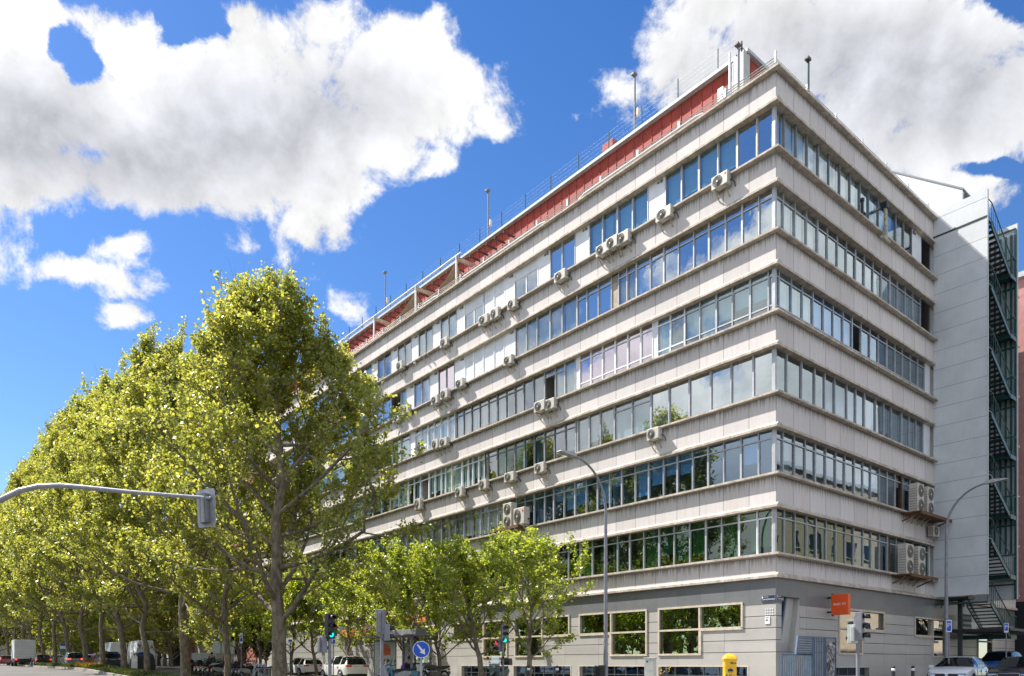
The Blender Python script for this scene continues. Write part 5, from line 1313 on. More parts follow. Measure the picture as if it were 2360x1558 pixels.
for i in range(46):   # outlines of bubble graffiti: many small rings
    cx = rgx.uniform(g3 + 0.14, g4 - 0.14); cz = 0.4 + (zhigh - 0.65) * (i / 46); r = rgx.uniform(0.06, 0.12)
    m.disc((cx, UG - 0.016 - 0.0004 * i, cz), r, (0, -1, 0), 12, 0, th=0.0004)
m.build('graffiti', M['graffiti'], gp_)
m = MB()
for i in range(46):
    cx = rgx.uniform(g3 + 0.12, g4 - 0.12); cz = 0.4 + (zhigh - 0.65) * (i / 46); r = rgx.uniform(0.05, 0.11)
    m.tube([(cx + r * math.cos(a_ * 0.5), UG - 0.045, cz + 1.3 * r * math.sin(a_ * 0.5)) for a_ in range(rgx.randint(6, 12))], 0.008, 3, cap=False)
m.build('graffiti_outline', M['black'], gp_)
# ================================================================ street lamps
def street_lamp(px, Y, py_top, armdir, reach, lab, r0=0.085):
    x, y = W(px, Y); z0 = gz(x, y) + 0.12; top = (1530 - py_top) / FPX * Y + EYE - z0
    a = math.atan2(armdir.y, armdir.x); t = thing('street_lamp', lab, 'street lamp', (x, y, z0), a, 'curved arm street lamps')
    m = MB(); m.tube([(0, 0, 0), (0, 0, 1.4)], [r0 * 1.15, r0 * 1.1], 14); path = [(0, 0, 1.4), (0, 0, top * 0.55), (0, 0, top - 2.0)]
    n = 10; pts = []
    for i in range(1, n + 1):
        th = math.pi / 2 * i / n; pts.append(((1 - math.cos(th)) * (reach - 0.5), 0, top - 2.0 + 1.95 * math.sin(th)))
    path += pts; m.tube(path, [r0, r0 * 0.9, r0 * 0.7] + [r0 * (0.68 - 0.25 * i / n) for i in range(n)], 12)
    m.build('pole', M['pole_grey'], t)
    h = MB(); e = reach - 0.55; zt = top - 0.06
    h.prism([(e - 0.1, zt - 0.05), (e + 0.25, zt - 0.03), (e + 0.75, zt + 0.02), (e + 0.75, zt + 0.06), (e + 0.2, zt + 0.12), (e - 0.1, zt + 0.07)], -0.13, 0.13, 0, axis='y')
    h.build('lamp_head', M['lead'], t, bevel=0.02)
    d = MB(); d.box(0.0, r0 * 1.2, -0.04, 0.04, 0.4, 0.8); d.build('service_door', M['pole_grey'], t)
    return t
street_lamp(1396, 30.3, 1066, -RD, 2.45, 'grey street lamp in front of the sunny facade, arm curving left')
lp2 = street_lamp(2181, 34.6, 1126, -LD, 2.3, 'grey street lamp on the shaded side street, arm curving right over the screen wall')
# ---------------------------------------------------------------- parking signs
def post_sign(px, Y, pyc, wpx, hpx, lab, panels, name='parking_sign', rot=None, post='pole_grey', cat='sign', group=None, head=None):
    x, y = W(px, Y); z0 = gz(x, y) + 0.1; s = FPX / Y; zc = (1530 - pyc) / s + EYE - z0; w_, h = wpx / s, hpx / s
    t = thing(name, lab, cat, (x, y, z0), math.atan2(x, y) * -1 if rot is None else rot, group)
    m = MB(); m.tube([(0, 0.04, 0), (0, 0.04, zc + h / 2)], 0.03, 8); m.build('post', M[post], t)
    m = MB(); m.box(-w_ / 2, w_ / 2, -0.02, 0.01, zc - h / 2, zc + h / 2); m.build('board', M[panels[0]], t, bevel=0.01)
    for q in panels[1:]:
        a, b_, c, d_, mt = q; m = MB(); m.box(-w_ / 2 + w_ * a, -w_ / 2 + w_ * b_, -0.025, -0.021, zc - h / 2 + h * c, zc - h / 2 + h * d_); m.build('field', M[mt], t)
    if head: text(t, 'writing', head[0], h * head[1], Matrix(((1, 0, 0, w_ * head[3]), (0, 0, -1, -0.028), (0, 1, 0, zc + h * head[2]), (0, 0, 0, 1))), M['white'])
    return t
post_sign(768, 38, 1475, 10, 20, 'blue P parking sign right of the big signal post', ['white', (0.1, 0.9, 0.08, 0.92, 'sign_blue')], head=('P', 0.85, 0.0, 0.0))
post_sign(556, 50, 1471, 7, 24, 'tall white and blue parking sign over the motorcycles', ['white', (0.14, 0.86, 0.20, 0.78, 'sign_blue')], head=('P', 0.4, 0.06, 0.0))
post_sign(669, 48, 1478, 9, 9, 'parking sign with a green post right of the thickest trunk', ['white', (0.08, 0.92, 0.4, 0.92, 'sign_blue')], post='green_steel')
post_sign(2187, 33.5, 1443, 11, 28, 'parking sign strapped to the shaded side street lamp', ['white', (0.12, 0.88, 0.10, 0.92, 'sign_blue')], head=('P', 0.55, 0.05, 0.0))
post_sign(2319, 39, 1447, 9, 22, 'parking sign at the right edge above the blue van', ['white', (0.12, 0.88, 0.20, 0.94, 'sign_blue')], head=('P', 0.55, 0.08, 0.0))
post_sign(150, 92, 1493, 20, 22, 'blue, white and green direction board between the far plane trunks', ['white', (0.02, 0.98, 0.70, 0.98, 'sign_blue'), (0.02, 0.98, 0.02, 0.40, 'green_board')], name='direction_sign') if 'green_board' in M else None
# blue round arrow sign
x, y = W(971, 26.5); z0 = gz(x, y); s = FPX / 26.5; zc = (1530 - 1497) / s + EYE; Rr_ = 19.5 / s
t = thing('arrow_sign', 'round blue sign with a white arrow in front of the bus shelter', 'traffic sign', (x, y, z0), math.atan2(x, y) * -1)
m = MB(); m.tube([(0, 0.05, 0), (0, 0.05, zc - z0 + 0.1)], 0.042, 10); m.build('post', M['steel_grey'], t)
m = MB(); m.disc((0, 0.01, zc - z0), Rr_, (0, -1, 0), 48, 0, th=0.02); m.build('rim', M['white'], t)
m = MB(); m.disc((0, -0.011, zc - z0), Rr_ * 0.93, (0, -1, 0), 48, 0, th=0.003); m.build('disc', M['sign_blue'], t)
m = MB(); L_ = Rr_ * 0.74; a_ = R(-52); ca, sa = math.cos(a_), math.sin(a_)
pts = [(-1, 0.10), (0.25, 0.17), (0.15, 0.52), (1.0, 0.0), (0.15, -0.52), (0.25, -0.17), (-1, -0.10)]
m.prism([(L_ * (p_[0] * ca - p_[1] * sa), zc - z0 + L_ * (p_[0] * sa + p_[1] * ca)) for p_ in pts], -0.018, -0.0145, 0, axis='y'); m.build('arrow', M['white'], t)
# ================================================================ traffic signals
def signal(px, Y, py_top, lab, heads, pw=0.055, group='traffic signals'):
    x, y = W(px, Y); z0 = gz(x, y); top = (1530 - py_top) / FPX * Y + EYE - z0; rz = -math.atan2(x, y)
    t = thing('traffic_light', lab, 'traffic light', (x, y, z0), rz, group)
    m = MB(); m.tube([(0, 0, 0), (0, 0, top - 0.05)], pw, 12); m.lathe([(pw * 2.0, 0), (pw * 1.8, 0.05), (pw * 1.3, 0.2), (pw, 0.35)], 14); m.build('pole', M['pole_grey'], t)
    for hd_ in heads:
        cx, zt, n, ang, lit, backc = hd_   # offset, top of the head, lamps, facing angle, lit lamp index, colour
        H_ = 0.26 * n + 0.06 if n > 2 else 0.56; W_ = 0.28
        Mx = Matrix.Translation((cx, 0, top - zt)) @ Matrix.Rotation(R(ang), 4, 'Z')
        m = MB(); m.box(-W_ / 2, W_ / 2, -0.10, 0.10, -H_, 0, M=Mx); m.box(-0.05, 0.05, 0.1, 0.16, -H_ * 0.9, -H_ * 0.1, M=Mx); o = m.build('housing', M[backc], t, bevel=0.015)
        for i in range(n):
            zc_ = -H_ * (i + 0.5) / n; r = 0.095
            v = MB(); q = []
            for a in range(-20, 201, 20):
                q.append((math.cos(R(a)) * r, math.sin(R(a)) * r))
            vs = []; fs = []
            for (qx, qz) in q: vs += [(qx, -0.10, zc_ + qz), (qx, -0.27, zc_ + qz - 0.02)]
            for j in range(len(q) - 1): fs.append((2 * j, 2 * j + 1, 2 * j + 3, 2 * j + 2))
            v.add(vs, fs, 0, True, Mx); ov = v.build('visor', M['black'], o); sf = ov.modifiers.new('t', 'SOLIDIFY'); sf.thickness = 0.006
            l = MB(); l.disc((0, -0.1005, zc_), r * 0.92, (0, -1, 0), 20, 0, th=0.02, M=Mx, r2=r * 0.6)
            mt = 'lens_off'
            if lit and lit[0] == i: mt = lit[1]
            l.build('lens', M[mt], o)
    return t
signal(760, 24.5, 1414, 'signal with a green lamp in front of the white suv', [(0.0, 0.0, 3, 35, (2, 'green_glow'), 'black'), (-0.24, 0.75, 2, 130, None, 'pole_grey')])
signal(880, 24.5, 1405, 'signal seen from behind, with grey housings, beside the shelter poster', [(-0.02, 0.0, 3, 155, None, 'pole_grey'), (0.13, 0.48, 2, 110, None, 'pole_grey')])
signal(1159, 33.5, 1440, 'signal with a green lamp and a red pedestrian lamp between the young trees', [(0.05, 0.0, 3, 25, (2, 'green_glow'), 'pole_grey'), (-0.22, 0.66, 2, -35, (0, 'red_glow'), 'pole_grey')])
signal(1977, 21.5, 1411, 'signal seen from the side in front of the lit shop window', [(0.05, 0.0, 3, 75, None, 'pole_grey'), (-0.12, 0.36, 2, 170, None, 'cab_grey')], 0.05)
# overhead signal on a curved mast arm: the mast itself stands left of the frame
am = thing('mast_arm_signal', 'curved overhead arm carrying a signal board in front of the plane trees', 'traffic light', (0, 0, 0))
Ya = 22.0
def pw3(px, py, Y): return (((px - 1180) / FPX) * Y, Y, (1530 - py) / FPX * Y + EYE)
arm = [pw3(p[0], p[1], Ya + p[2]) for p in ((-330, 1700, -1.2), (-300, 1500, -1.2), (-245, 1350, -1.15), (-160, 1245, -1.0), (-60, 1180, -0.8), (0, 1153, -0.7), (45, 1131, -0.6), (90, 1121, -0.5), (140, 1119, -0.4), (200, 1124, -0.3), (300, 1134, -0.15), (400, 1142, 0), (486, 1148, 0.1))]
arm[0] = (arm[0][0], arm[0][1], 0.0)
m = MB(); m.tube(arm, [0.12, 0.11, 0.10, 0.095, 0.09, 0.085, 0.083, 0.08, 0.075, 0.07, 0.062, 0.055, 0.05], 14); m.build('arm', M['steel_grey'], am)
bx, by, bz = pw3(475, 1171, Ya + 0.25); S = Ya / FPX
Mx = Matrix.Translation((bx, by, bz)) @ Matrix.Rotation(R(-28), 4, 'Z') @ Matrix.Rotation(R(3), 4, 'X')
def rrect(w_, h, r, n=6):
    out = []
    for cx, cz, a0 in ((w_ / 2 - r, h / 2 - r, 0), (-w_ / 2 + r, h / 2 - r, 90), (-w_ / 2 + r, -h / 2 + r, 180), (w_ / 2 - r, -h / 2 + r, 270)):
        for i in range(n + 1): a = R(a0 + 90 * i / n); out.append((cx + r * math.cos(a), cz + r * math.sin(a)))
    return out
m = MB(); m.prism(rrect(0.80, 1.14, 0.11), 0.0, 0.012, 0, M=Mx, axis='y'); m.build('backboard', M['steel_grey'], am)
m = MB(); m.prism([(-0.17, -0.46), (-0.08, -0.46), (-0.08, 0.40), (-0.17, 0.40)], -0.10, -0.001, 0, M=Mx, axis='y'); m.box(-0.08, 0.15, -0.16, -0.001, -0.44, 0.42, M=Mx); m.box(-0.16, 0.14, 0.013, 0.14, -0.44, 0.42, M=Mx); m.build('housing', M['alu_dark'], am)
m = MB(); m.box(0.04, 0.12, -0.22, -0.161, -0.45, 0.27, M=Mx); m.build('hanger', M['steel_grey'], am)
for i in range(3):
    m = MB(); m.disc((0, 0.14, 0.28 - i * 0.29), 0.10, (0, 1, 0), 20, 0, M=Mx); m.build('lens', M['lens_off'], am)
# ================================================================ mailbox, cabinet, bollards
x, y = W(1681.5, 25.6); s = FPX / 25.6
t = thing('mailbox', 'yellow round topped post box with a black crest and a scribble', 'mailbox', (x, y, 0.12), -math.atan2(x, y) + R(8))
zt = (1530 - 1506.5) / s + EYE - 0.12
def sq(r, z, n=6, k=0.35): return [(px_, py_, z) for px_, py_ in rrect(2 * r, 2 * r, r * k)]
m = MB(); prof = [(0.232, 0.0), (0.232, 0.10), (0.215, 0.12), (0.215, zt - 0.46), (0.224, zt - 0.455), (0.224, zt - 0.44), (0.215, zt - 0.435), (0.215, zt - 0.30), (0.215, zt - 0.27), (0.238, zt - 0.24), (0.25, zt - 0.20), (0.25, zt - 0.165), (0.235, zt - 0.15)]
rings = [sq(r, z) for r, z in prof]; n = len(rings[0]); vs = [p_ for r in rings for p_ in r]; fs = []
for i in range(len(rings) - 1):
    for j in range(n): fs.append((i * n + j, i * n + (j + 1) % n, (i + 1) * n + (j + 1) % n, (i + 1) * n + j))
m.add(vs, fs, 0, False); m.build('body', M['yellow'], t)
m = MB(); prof = [(0.235, zt - 0.15), (0.21, zt - 0.09), (0.16, zt - 0.045), (0.08, zt - 0.01), (0.0, zt)]
rings = [sq(max(r, 0.002), z, k=0.35 + 0.16 * i) for i, (r, z) in enumerate(prof)]; vs = [p_ for r in rings for p_ in r]; fs = []
for i in range(len(rings) - 1):
    for j in range(n): fs.append((i * n + j, i * n + (j + 1) % n, (i + 1) * n + (j + 1) % n, (i + 1) * n + j))
m.add(vs, fs, 0, True); m.build('dome', M['yellow'], t)
m = MB(); yy = -0.2165; cz = zt - 0.72
m.prism([(-0.085, cz + 0.10), (0.085, cz + 0.10), (0.095, cz + 0.15), (0.06, cz + 0.19), (-0.06, cz + 0.19), (-0.095, cz + 0.15)], yy - 0.003, yy, 0, axis='y')
m.box(-0.008, 0.008, yy - 0.003, yy, cz + 0.19, cz + 0.24); m.box(-0.07, 0.07, yy - 0.003, yy, cz + 0.07, cz + 0.085)
horn = [(0.13 * math.cos(R(a)), yy - 0.004, cz - 0.02 + 0.11 * math.sin(R(a))) for a in range(170, 371, 15)]
m.tube(horn, [0.022 - 0.0012 * i for i in range(len(horn))], 6); ring = [(0.035 * math.cos(R(a)), yy - 0.004, cz - 0.03 + 0.035 * math.sin(R(a))) for a in range(0, 361, 30)]; m.tube(ring, 0.009, 5)
m.build('crest', M['navy'], t)
m = MB(); sc = [(0.0, 0.0), (0.02, 0.05), (0.03, -0.04), (0.05, 0.03), (0.075, 0.04), (0.09, 0.0), (0.07, -0.03), (0.055, 0.0), (0.10, 0.035), (0.12, -0.05), (0.13, 0.03), (0.15, 0.0), (0.165, 0.03), (0.17, -0.03), (0.195, 0.02), (0.2, -0.02)]
m.tube([(-0.01 + a, yy - 0.004, zt - 0.335 + b_ * 0.8) for a, b_ in sc], 0.008, 5); m.build('scribble', M['black'], t)
m = MB(); m.box(-0.15, 0.15, 0.214, 0.222, zt - 0.40, zt - 0.35); m.build('slot', M['black'], t)
x, y = W(1499, 28.5); s = FPX / 28.5
t = thing('utility_cabinet', 'pale grey street cabinet left of the shop windows', 'utility cabinet', (x, y, 0.12), ANG - R(90) + R(0))
m = MB(); hh = (1530 - 1518) / s + EYE - 0.12; m.box(-0.20, 0.20, -0.13, 0.13, 0, hh); m.box(-0.22, 0.22, -0.15, 0.15, hh, hh + 0.04); m.build('casing', M['cab_grey'], t, bevel=0.01)
m = MB(); m.box(-0.17, 0.17, -0.137, -0.131, 0.1, hh * 0.58); m.box(-0.17, 0.17, -0.137, -0.131, hh * 0.62, hh - 0.04); m.build('door', M['cab_grey'], t); m = MB(); m.box(-0.12, -0.05, -0.141, -0.138, hh - 0.14, hh - 0.08); m.build('plate', M['navy'], t)
t.rotation_euler[2] = -math.atan2(x, y) + R(-20)
bo = thing('bollard', 'left of the two bollards on the shaded pavement', 'bollard', (0, 0, 0), 0, 'black bollards with white bands')
m = MB(); m.lathe([(0.065, 0), (0.065, 0.86), (0.05, 0.9), (0.0, 0.91)], 16); m.build('post', M['black'], bo)
m = MB(); m.lathe([(0.067, 0.70), (0.0675, 0.70), (0.0675, 0.80), (0.067, 0.80)], 16); m.build('reflective_band', M['white'], bo)
bo.location = (*W(2059, 28.4), 0.12)
for px, Y, lab in ((2104, 29.5, 'right of the two bollards on the shaded pavement'), (1218, 31.5, 'bollard just right of the small signal post'), (1284, 31.0, 'bollard between two cellar windows of the sunny facade')):
    q = dup(bo, (*W(px, Y), 0.12), 0, lab)
mb = MB(); mb.lathe([(0.17, 0.3), (0.20, 0.32), (0.22, 0.9), (0.235, 0.92), (0.235, 0.97), (0.2, 1.0)], 12)
x, y = W(1383, 29.7); t = thing('litter_bin', 'small dark litter bin leaning against the left street lamp', 'litter bin', (x, y, 0.05)); mb.build('bucket', M['dark_steel'], t)
mb = MB(); mb.tube([(0, 0, 0), (0, 0, 0.35)], 0.05, 8); mb.build('stem', M['dark_steel'], t)
# weeds by the cellar window
# ================================================================ vehicles
PA = {}
def paint(name, col, metal=0.0):
    if name not in PA: PA[name] = mat(name, col, 0.32, metal, var=0.05, vs=1.0, coat=0.8)
    return PA[name]
M['car_glass'] = mat('car window', (0.008, 0.011, 0.012), 0.04, var=0.0, spec=0.45)
M['head_lens'] = mat('headlamp lens', (0.35, 0.37, 0.38), 0.08, 0.4, var=0.1, coat=1.0)
M['tail_lens'] = mat('tail lamp lens', (0.55, 0.015, 0.015), 0.12, var=0.05, coat=1.0)
M['brake_glow'] = mat('lit brake lamp', (0.7, 0.02, 0.02), 0.2, var=0.0, emit=((1, 0.05, 0.03), 2.0))
M['amber'] = mat('amber lens', (0.7, 0.25, 0.02), 0.2, var=0.0)
M['chrome'] = mat('chrome', (0.6, 0.6, 0.6), 0.15, 0.9, var=0.0)
M['rim'] = mat('alloy rim', (0.38, 0.39, 0.40), 0.3, 0.7, var=0.1)
M['number_plate'] = mat('blank number plate', (0.55, 0.54, 0.50), 0.5, var=0.1)
M['trim'] = mat('black plastic trim', (0.025, 0.025, 0.027), 0.6, var=0.1)
def curve(pts, x):
    xs = [p[0] for p in pts]; ys = [p[1] for p in pts]; return float(np.interp(x, xs, ys))
def make_car(label, cat, loc, rz, col, L_=4.3, W_=1.8, H_=1.45, kind='hatch', group=None, brake=False, name='parked_car', metal=0.0, grille='slats', wr=0.33):
    """x forward; body is one swept shell with its glasshouse as separate windows"""
    t = thing(name, label, cat, loc, rz, group); hl = L_ / 2
    K = dict(
        hatch=dict(belt=[(-1, .58), (-.96, .70), (-.85, .68), (.30, .63), (.42, .665), (.62, .64), (.85, .57), (.96, .49), (1, .40)],
                   roof=[(-1, .58), (-.93, .72), (-.80, .93), (-.62, .98), (-.1, 1.0), (.05, .97), (.40, .68), (.42, .665), (.62, .64), (.85, .57), (.96, .49), (1, .40)]),
        suv=dict(belt=[(-1, .50), (-.97, .60), (-.85, .63), (.32, .61), (.48, .66), (.75, .62), (.92, .54), (1, .42)],
                 roof=[(-1, .50), (-.95, .62), (-.86, .86), (-.74, .955), (-.3, 1.0), (.0, .985), (.12, .95), (.47, .67), (.75, .62), (.92, .54), (1, .42)]),
        estate=dict(belt=[(-1, .50), (-.97, .62), (-.85, .63), (.32, .61), (.46, .65), (.75, .60), (.92, .52), (1, .42)],
                    roof=[(-1, .50), (-.96, .62), (-.86, .86), (-.76, .94), (-.3, 1.0), (.0, .98), (.10, .95), (.45, .66), (.75, .60), (.92, .52), (1, .42)]),
        sedan=dict(belt=[(-1, .52), (-.97, .62), (-.70, .68), (-.5, .65), (.32, .62), (.42, .655), (.7, .61), (.9, .53), (1, .42)],
                   roof=[(-1, .52), (-.97, .62), (-.70, .685), (-.45, .93), (-.2, 1.0), (.05, .98), (.40, .67), (.42, .655), (.7, .61), (.9, .53), (1, .42)]),
        van=dict(belt=[(-1, .55), (-.99, .62), (.55, .56), (.66, .60), (.85, .50), (.96, .42), (1, .32)],
                 roof=[(-1, .55), (-.99, .97), (-.95, 1.0), (.30, 1.0), (.42, .95), (.66, .60), (.85, .50), (.96, .42), (1, .32)]))[kind]
    xs = sorted(set([round(-1 + 2 * i / 44, 4) for i in range(45)] + [p[0] for p in K['roof']] + [p[0] for p in K['belt']]))
    low = 0.17 if kind != 'van' else 0.14
    def halfw(x):
        e = 1 - abs(x) ** 5 * 0.16 - max(0, x - 0.80) * 0.55 - max(0, -x - 0.88) * 0.35; return W_ / 2 * e
    rows = []
    for x in xs:
        b_ = curve(K['belt'], x) * H_; r = max(curve(K['roof'], x) * H_, b_); w_ = halfw(x); zl = low * H_ * (1 + 0.5 * max(0, abs(x) - 0.85) / 0.15)
        k = min(1, (r - b_) / (0.30 * H_)); tw_ = (0.66 if kind != 'van' else 0.86); wt = w_ * (1 - (1 - tw_) * 0.55 * k) * 0.985
        cr = 0.035 * (1 - k)
        sec = [(w_ * 0.90, zl), (w_ * 0.985, zl + 0.06), (w_ * 1.0, zl + (b_ - zl) * 0.45), (w_ * 0.992, zl + (b_ - zl) * 0.72), (w_ * 0.97, b_ - 0.03), (w_ * 0.93 if k < 0.3 else w_ * 0.945, b_)]
        wtop = wt * (1 - 0.10 * k) * (0.93 if k < .3 else 0.94)
        if k > 0.02: sec += [(wtop + (sec[-1][0] - wtop) * 0.5, b_ + (r - b_) * 0.5), (wtop, r - 0.055 * k), (wtop * 0.93, r - 0.018 * k), (wtop * 0.55, r), (0, r + 0.012)]
        else: sec += [(w_ * 0.86, b_ + cr * 0.3), (w_ * 0.76, b_ + cr * 0.6), (w_ * 0.62, b_ + cr * 0.85), (w_ * 0.35, b_ + cr), (0, b_ + cr * 1.1)]
        rows.append(sec)
    ns = len(rows[0]); body = MB(); gl = MB()
    roofx = [p[0] for p in K['roof']]
    def is_glass(i, j):
        x = (xs[i] + xs[i + 1]) / 2; b_, r = curve(K['belt'], x), curve(K['roof'], x)
        if r - b_ < 0.03: return False
        slope = abs(curve(K['roof'], xs[i + 1]) - curve(K['roof'], xs[i])) * H_ / ((xs[i + 1] - xs[i]) * hl + 1e-6)
        side = 5 <= j <= 6
        if kind == 'van':
            if x < 0.22: return False
            if side: return 0.25 < x < 0.50
            return j >= 7 and slope > 0.6 and x > 0.42
        if side:
            if r - b_ < 0.12: return False
            p_ = [(-0.06, 0.00)] + ([(-0.60, -0.54)] if kind != 'sedan' else [])
            if any(a < x < c for a, c in p_): return False
            if x < (-0.84 if kind in ('suv', 'estate') else -0.80 if kind == 'hatch' else -0.52): return False
            if x > 0.28: return False
            return True
        return j >= 7 and slope > (0.42 if x > 0 else 0.55) and 0.04 < r - b_ and (r < 0.965)
    vs = []
    for s_ in (1, -1):
        base = len(vs)
        for x, sec in zip(xs, rows): vs += [(x * hl, s_ * y, z) for y, z in sec]
    off = len(rows) * ns
    for side, s_ in ((0, 1), (1, -1)):
        for i in range(len(xs) - 1):
            for j in range(ns - 1):
                a = side * off + i * ns + j; f = (a, a + ns, a + ns + 1, a + 1)
                if s_ > 0: f = tuple(reversed(f))
                g = is_glass(i, j)
                if g: gl.f.append(f); gl.m.append(0); gl.sm.append(True)
                else: body.f.append(f); body.m.append(0); body.sm.append(True)
    body.v = vs[:]; 
    for end in (0, len(rows) - 1):
        f = [end * ns + j for j in range(ns)] + [off + end * ns + j for j in range(ns - 2, -1, -1)]
        body.f.append(tuple(f)); body.m.append(0); body.sm.append(False)
    for i in range(len(xs) - 1):
        a = i * ns; b_ = off + i * ns; body.f.append((a, a + ns, b_ + ns, b_)); body.m.append(1); body.sm.append(False)
    cx = (0.64 * hl, -0.62 * hl) if kind != 'van' else (0.66 * hl, -0.58 * hl)
    body.build('body', [paint(*col, metal) if isinstance(col, tuple) else col, M['trim']], t); es_ = [c for c in C.objects if c.parent == t][-1].modifiers.new('split', 'EDGE_SPLIT'); es_.split_angle = R(32)
    used = sorted(set(i for f in gl.f for i in f)); mp = {o_: n_ for n_, o_ in enumerate(used)}
    if used:
        # pull the panes 4 mm proud so that the shell and the glass never share a plane
        gv = [vs[i] for i in used]; gl.v = gv; gl.f = [tuple(mp[i] for i in f) for f in gl.f]; go = gl.build('windows', M['car_glass'], t)
    # sill, bumpers
    m = MB(); zl = low * H_
    m.box(-hl * 0.86, hl * 0.86, -W_ / 2 * 0.93, W_ / 2 * 0.93, zl - 0.05, zl + 0.06); m.build('sill', M['trim'], t)
    for sx in (1, -1):
        m = MB(); wv = halfw(sx * 0.97) * 0.92; x0 = sx * hl * 0.985
        m.prism(rrect(wv * 2, 0.16, 0.05), 0, 0, 0) if False else m.box(x0 - sx * 0.12, x0 + sx * 0.015, -wv, wv, zl + 0.02, zl + 0.15)
        o = m.build('bumper', M['trim'], t, bevel=0.02)
        m = MB(); m.box(x0, x0 + sx * 0.03, -0.26, 0.26, (0.30 if sx > 0 else (0.52 if kind in ('suv', 'estate', 'hatch') else 0.42)) * H_ - 0.055, (0.30 if sx > 0 else (0.52 if kind in ('suv', 'estate', 'hatch') else 0.42)) * H_ + 0.055)
        m.build('number_plate', M['number_plate'], t)
        for sy in (1, -1):
            m = MB(); zb = (0.465 if sx > 0 else 0.56) * H_; wv2 = halfw(sx * 0.96)
            if kind == 'van': zb = (0.36 if sx > 0 else 0.45) * H_
            if sx > 0:
                m.prism([(hl * 0.99, zb - 0.05), (hl * 0.80, zb - 0.02), (hl * 0.76, zb + 0.045), (hl * 0.93, zb + 0.055), (hl * 0.985, zb + 0.03)], sy * wv2 * 0.60, sy * (wv2 * 1.03), 0, axis='y')
                m.build('headlight', M['head_lens'], t, bevel=0.012)
            else:
                m.prism([(-hl * 1.0, zb - 0.05), (-hl * 0.86, zb - 0.03), (-hl * 0.84, zb + 0.06), (-hl * 0.995, zb + 0.08)], sy * wv2 * (0.55 if kind != 'van' else 0.9), sy * (wv2 * 1.025), 0, axis='y')
                m.build('tail_light', M['brake_glow' if brake else 'tail_lens'], t, bevel=0.012)
    if grille == 'twin':
        for sy in (1, -1):
            m = MB(); m.prism([(a + sy * 0.25, b_ + 0.40 * H_) for a, b_ in rrect(0.40, 0.20, 0.06)], hl * 0.975, hl * 1.012, 0, axis='x'); m.build('grille', M['trim'], t)
            m = MB(); m.tube([(hl * 1.012, a + sy * 0.25, b_ + 0.40 * H_) for a, b_ in rrect(0.40, 0.20, 0.06)], 0.01, 4); m.build('grille_rim', M['chrome'], t)
    elif grille == 'frame':
        m = MB(); m.prism([(a, b_ + 0.38 * H_) for a, b_ in rrect(0.78, 0.34, 0.05)], hl * 0.97, hl * 1.01, 0, axis='x'); m.build('grille', M['trim'], t)
        m = MB(); pts = [(hl * 1.012, a, b_ + 0.38 * H_) for a, b_ in rrect(0.78, 0.34, 0.05)]; m.tube(pts + [pts[0]], 0.016, 4); m.build('grille_rim', M['chrome'], t)
    else:
        m = MB(); m.prism([(a, b_ + 0.40 * H_) for a, b_ in rrect(0.9, 0.12, 0.04)], hl * 0.97, hl * 1.006, 0, axis='x'); m.build('grille', M['trim'], t)
    # wheels
    for x in cx:
        for sy in (1, -1):
            m = MB(); y0 = sy * (W_ / 2 - 0.19); y1 = sy * (W_ / 2 + 0.006)
            arch = MB(); arch.disc((x, sy * (W_ / 2 - 0.02), wr + 0.01), wr + 0.055, (0, sy, 0), 28, 0, th=0.022)
            arch.build('wheel_arch', M['trim'], t)
            a, b_ = (y0, y1)
            m.tube([(x, a, wr), (x, a + (b_ - a) * 0.1, wr), (x, a + (b_ - a) * 0.9, wr), (x, b_ + sy * 0.004, wr)], [wr * 0.92, wr, wr, wr * 0.93], 28); wh = m.build('wheel', M['rubber'], t)
            m = MB(); m.disc((x, b_ + sy * 0.0045, wr), wr * 0.66, (0, sy, 0), 24, 0, th=0.006)
            m.build('hub', M['trim'], wh)
            m = MB()
            for q in range(5):
                a_ = q * 2 * math.pi / 5; m.tube([(x, b_ + sy * 0.016, wr), (x + math.cos(a_) * wr * 0.63, b_ + sy * 0.014, wr + math.sin(a_) * wr * 0.63)], [0.05, 0.028], 5)
            pts = [(x + math.cos(a_ * math.pi / 12) * wr * 0.65, b_ + sy * 0.012, wr + math.sin(a_ * math.pi / 12) * wr * 0.65) for a_ in range(25)]; m.tube(pts, 0.018, 5, cap=False)
            m.build('rim', M['rim'], wh)
    # mirrors and door lines
    bz = curve(K['belt'], 0.28) * H_
    for sy in (1, -1):
        m = MB(); xm = 0.26 * hl if kind != 'van' else 0.52 * hl; m.box(xm - 0.08, xm + 0.08, sy * (W_ / 2 - 0.02), sy * (W_ / 2 + 0.19), bz + 0.0, bz + 0.15); m.build('mirror', body_m(col), t, bevel=0.03)
    if kind != 'van':
        m = MB()
        for sy in (1, -1):
            for xx in (0.34, -0.03, -0.50): m.box(xx * hl - 0.005, xx * hl + 0.005, sy * W_ / 2 * 0.985, sy * (W_ / 2 * 1.003), zl + 0.1, bz - 0.04)
            for xx in (0.05, -0.44): m.box(xx * hl - 0.09, xx * hl + 0.09, sy * W_ / 2 * 0.99, sy * (W_ / 2 + 0.02), bz - 0.16, bz - 0.13)
        m.build('door_seams', M['trim'], t)
    return t
def body_m(col): return paint(*col)
WHITE = ('white car paint', (0.72, 0.72, 0.71)); BLACK = ('black car paint', (0.012, 0.012, 0.014)); BLUE = ('blue van paint', (0.03, 0.13, 0.42)); GREYP = ('mid grey car paint', (0.16, 0.17, 0.19))
NAVY = ('dark blue car paint', (0.012, 0.02, 0.05)); REDP = ('dark red car paint', (0.16, 0.01, 0.012)); SILV = ('silver car paint', (0.42, 0.43, 0.44)); DGREY = ('pearl grey paint', (0.74, 0.75, 0.77))
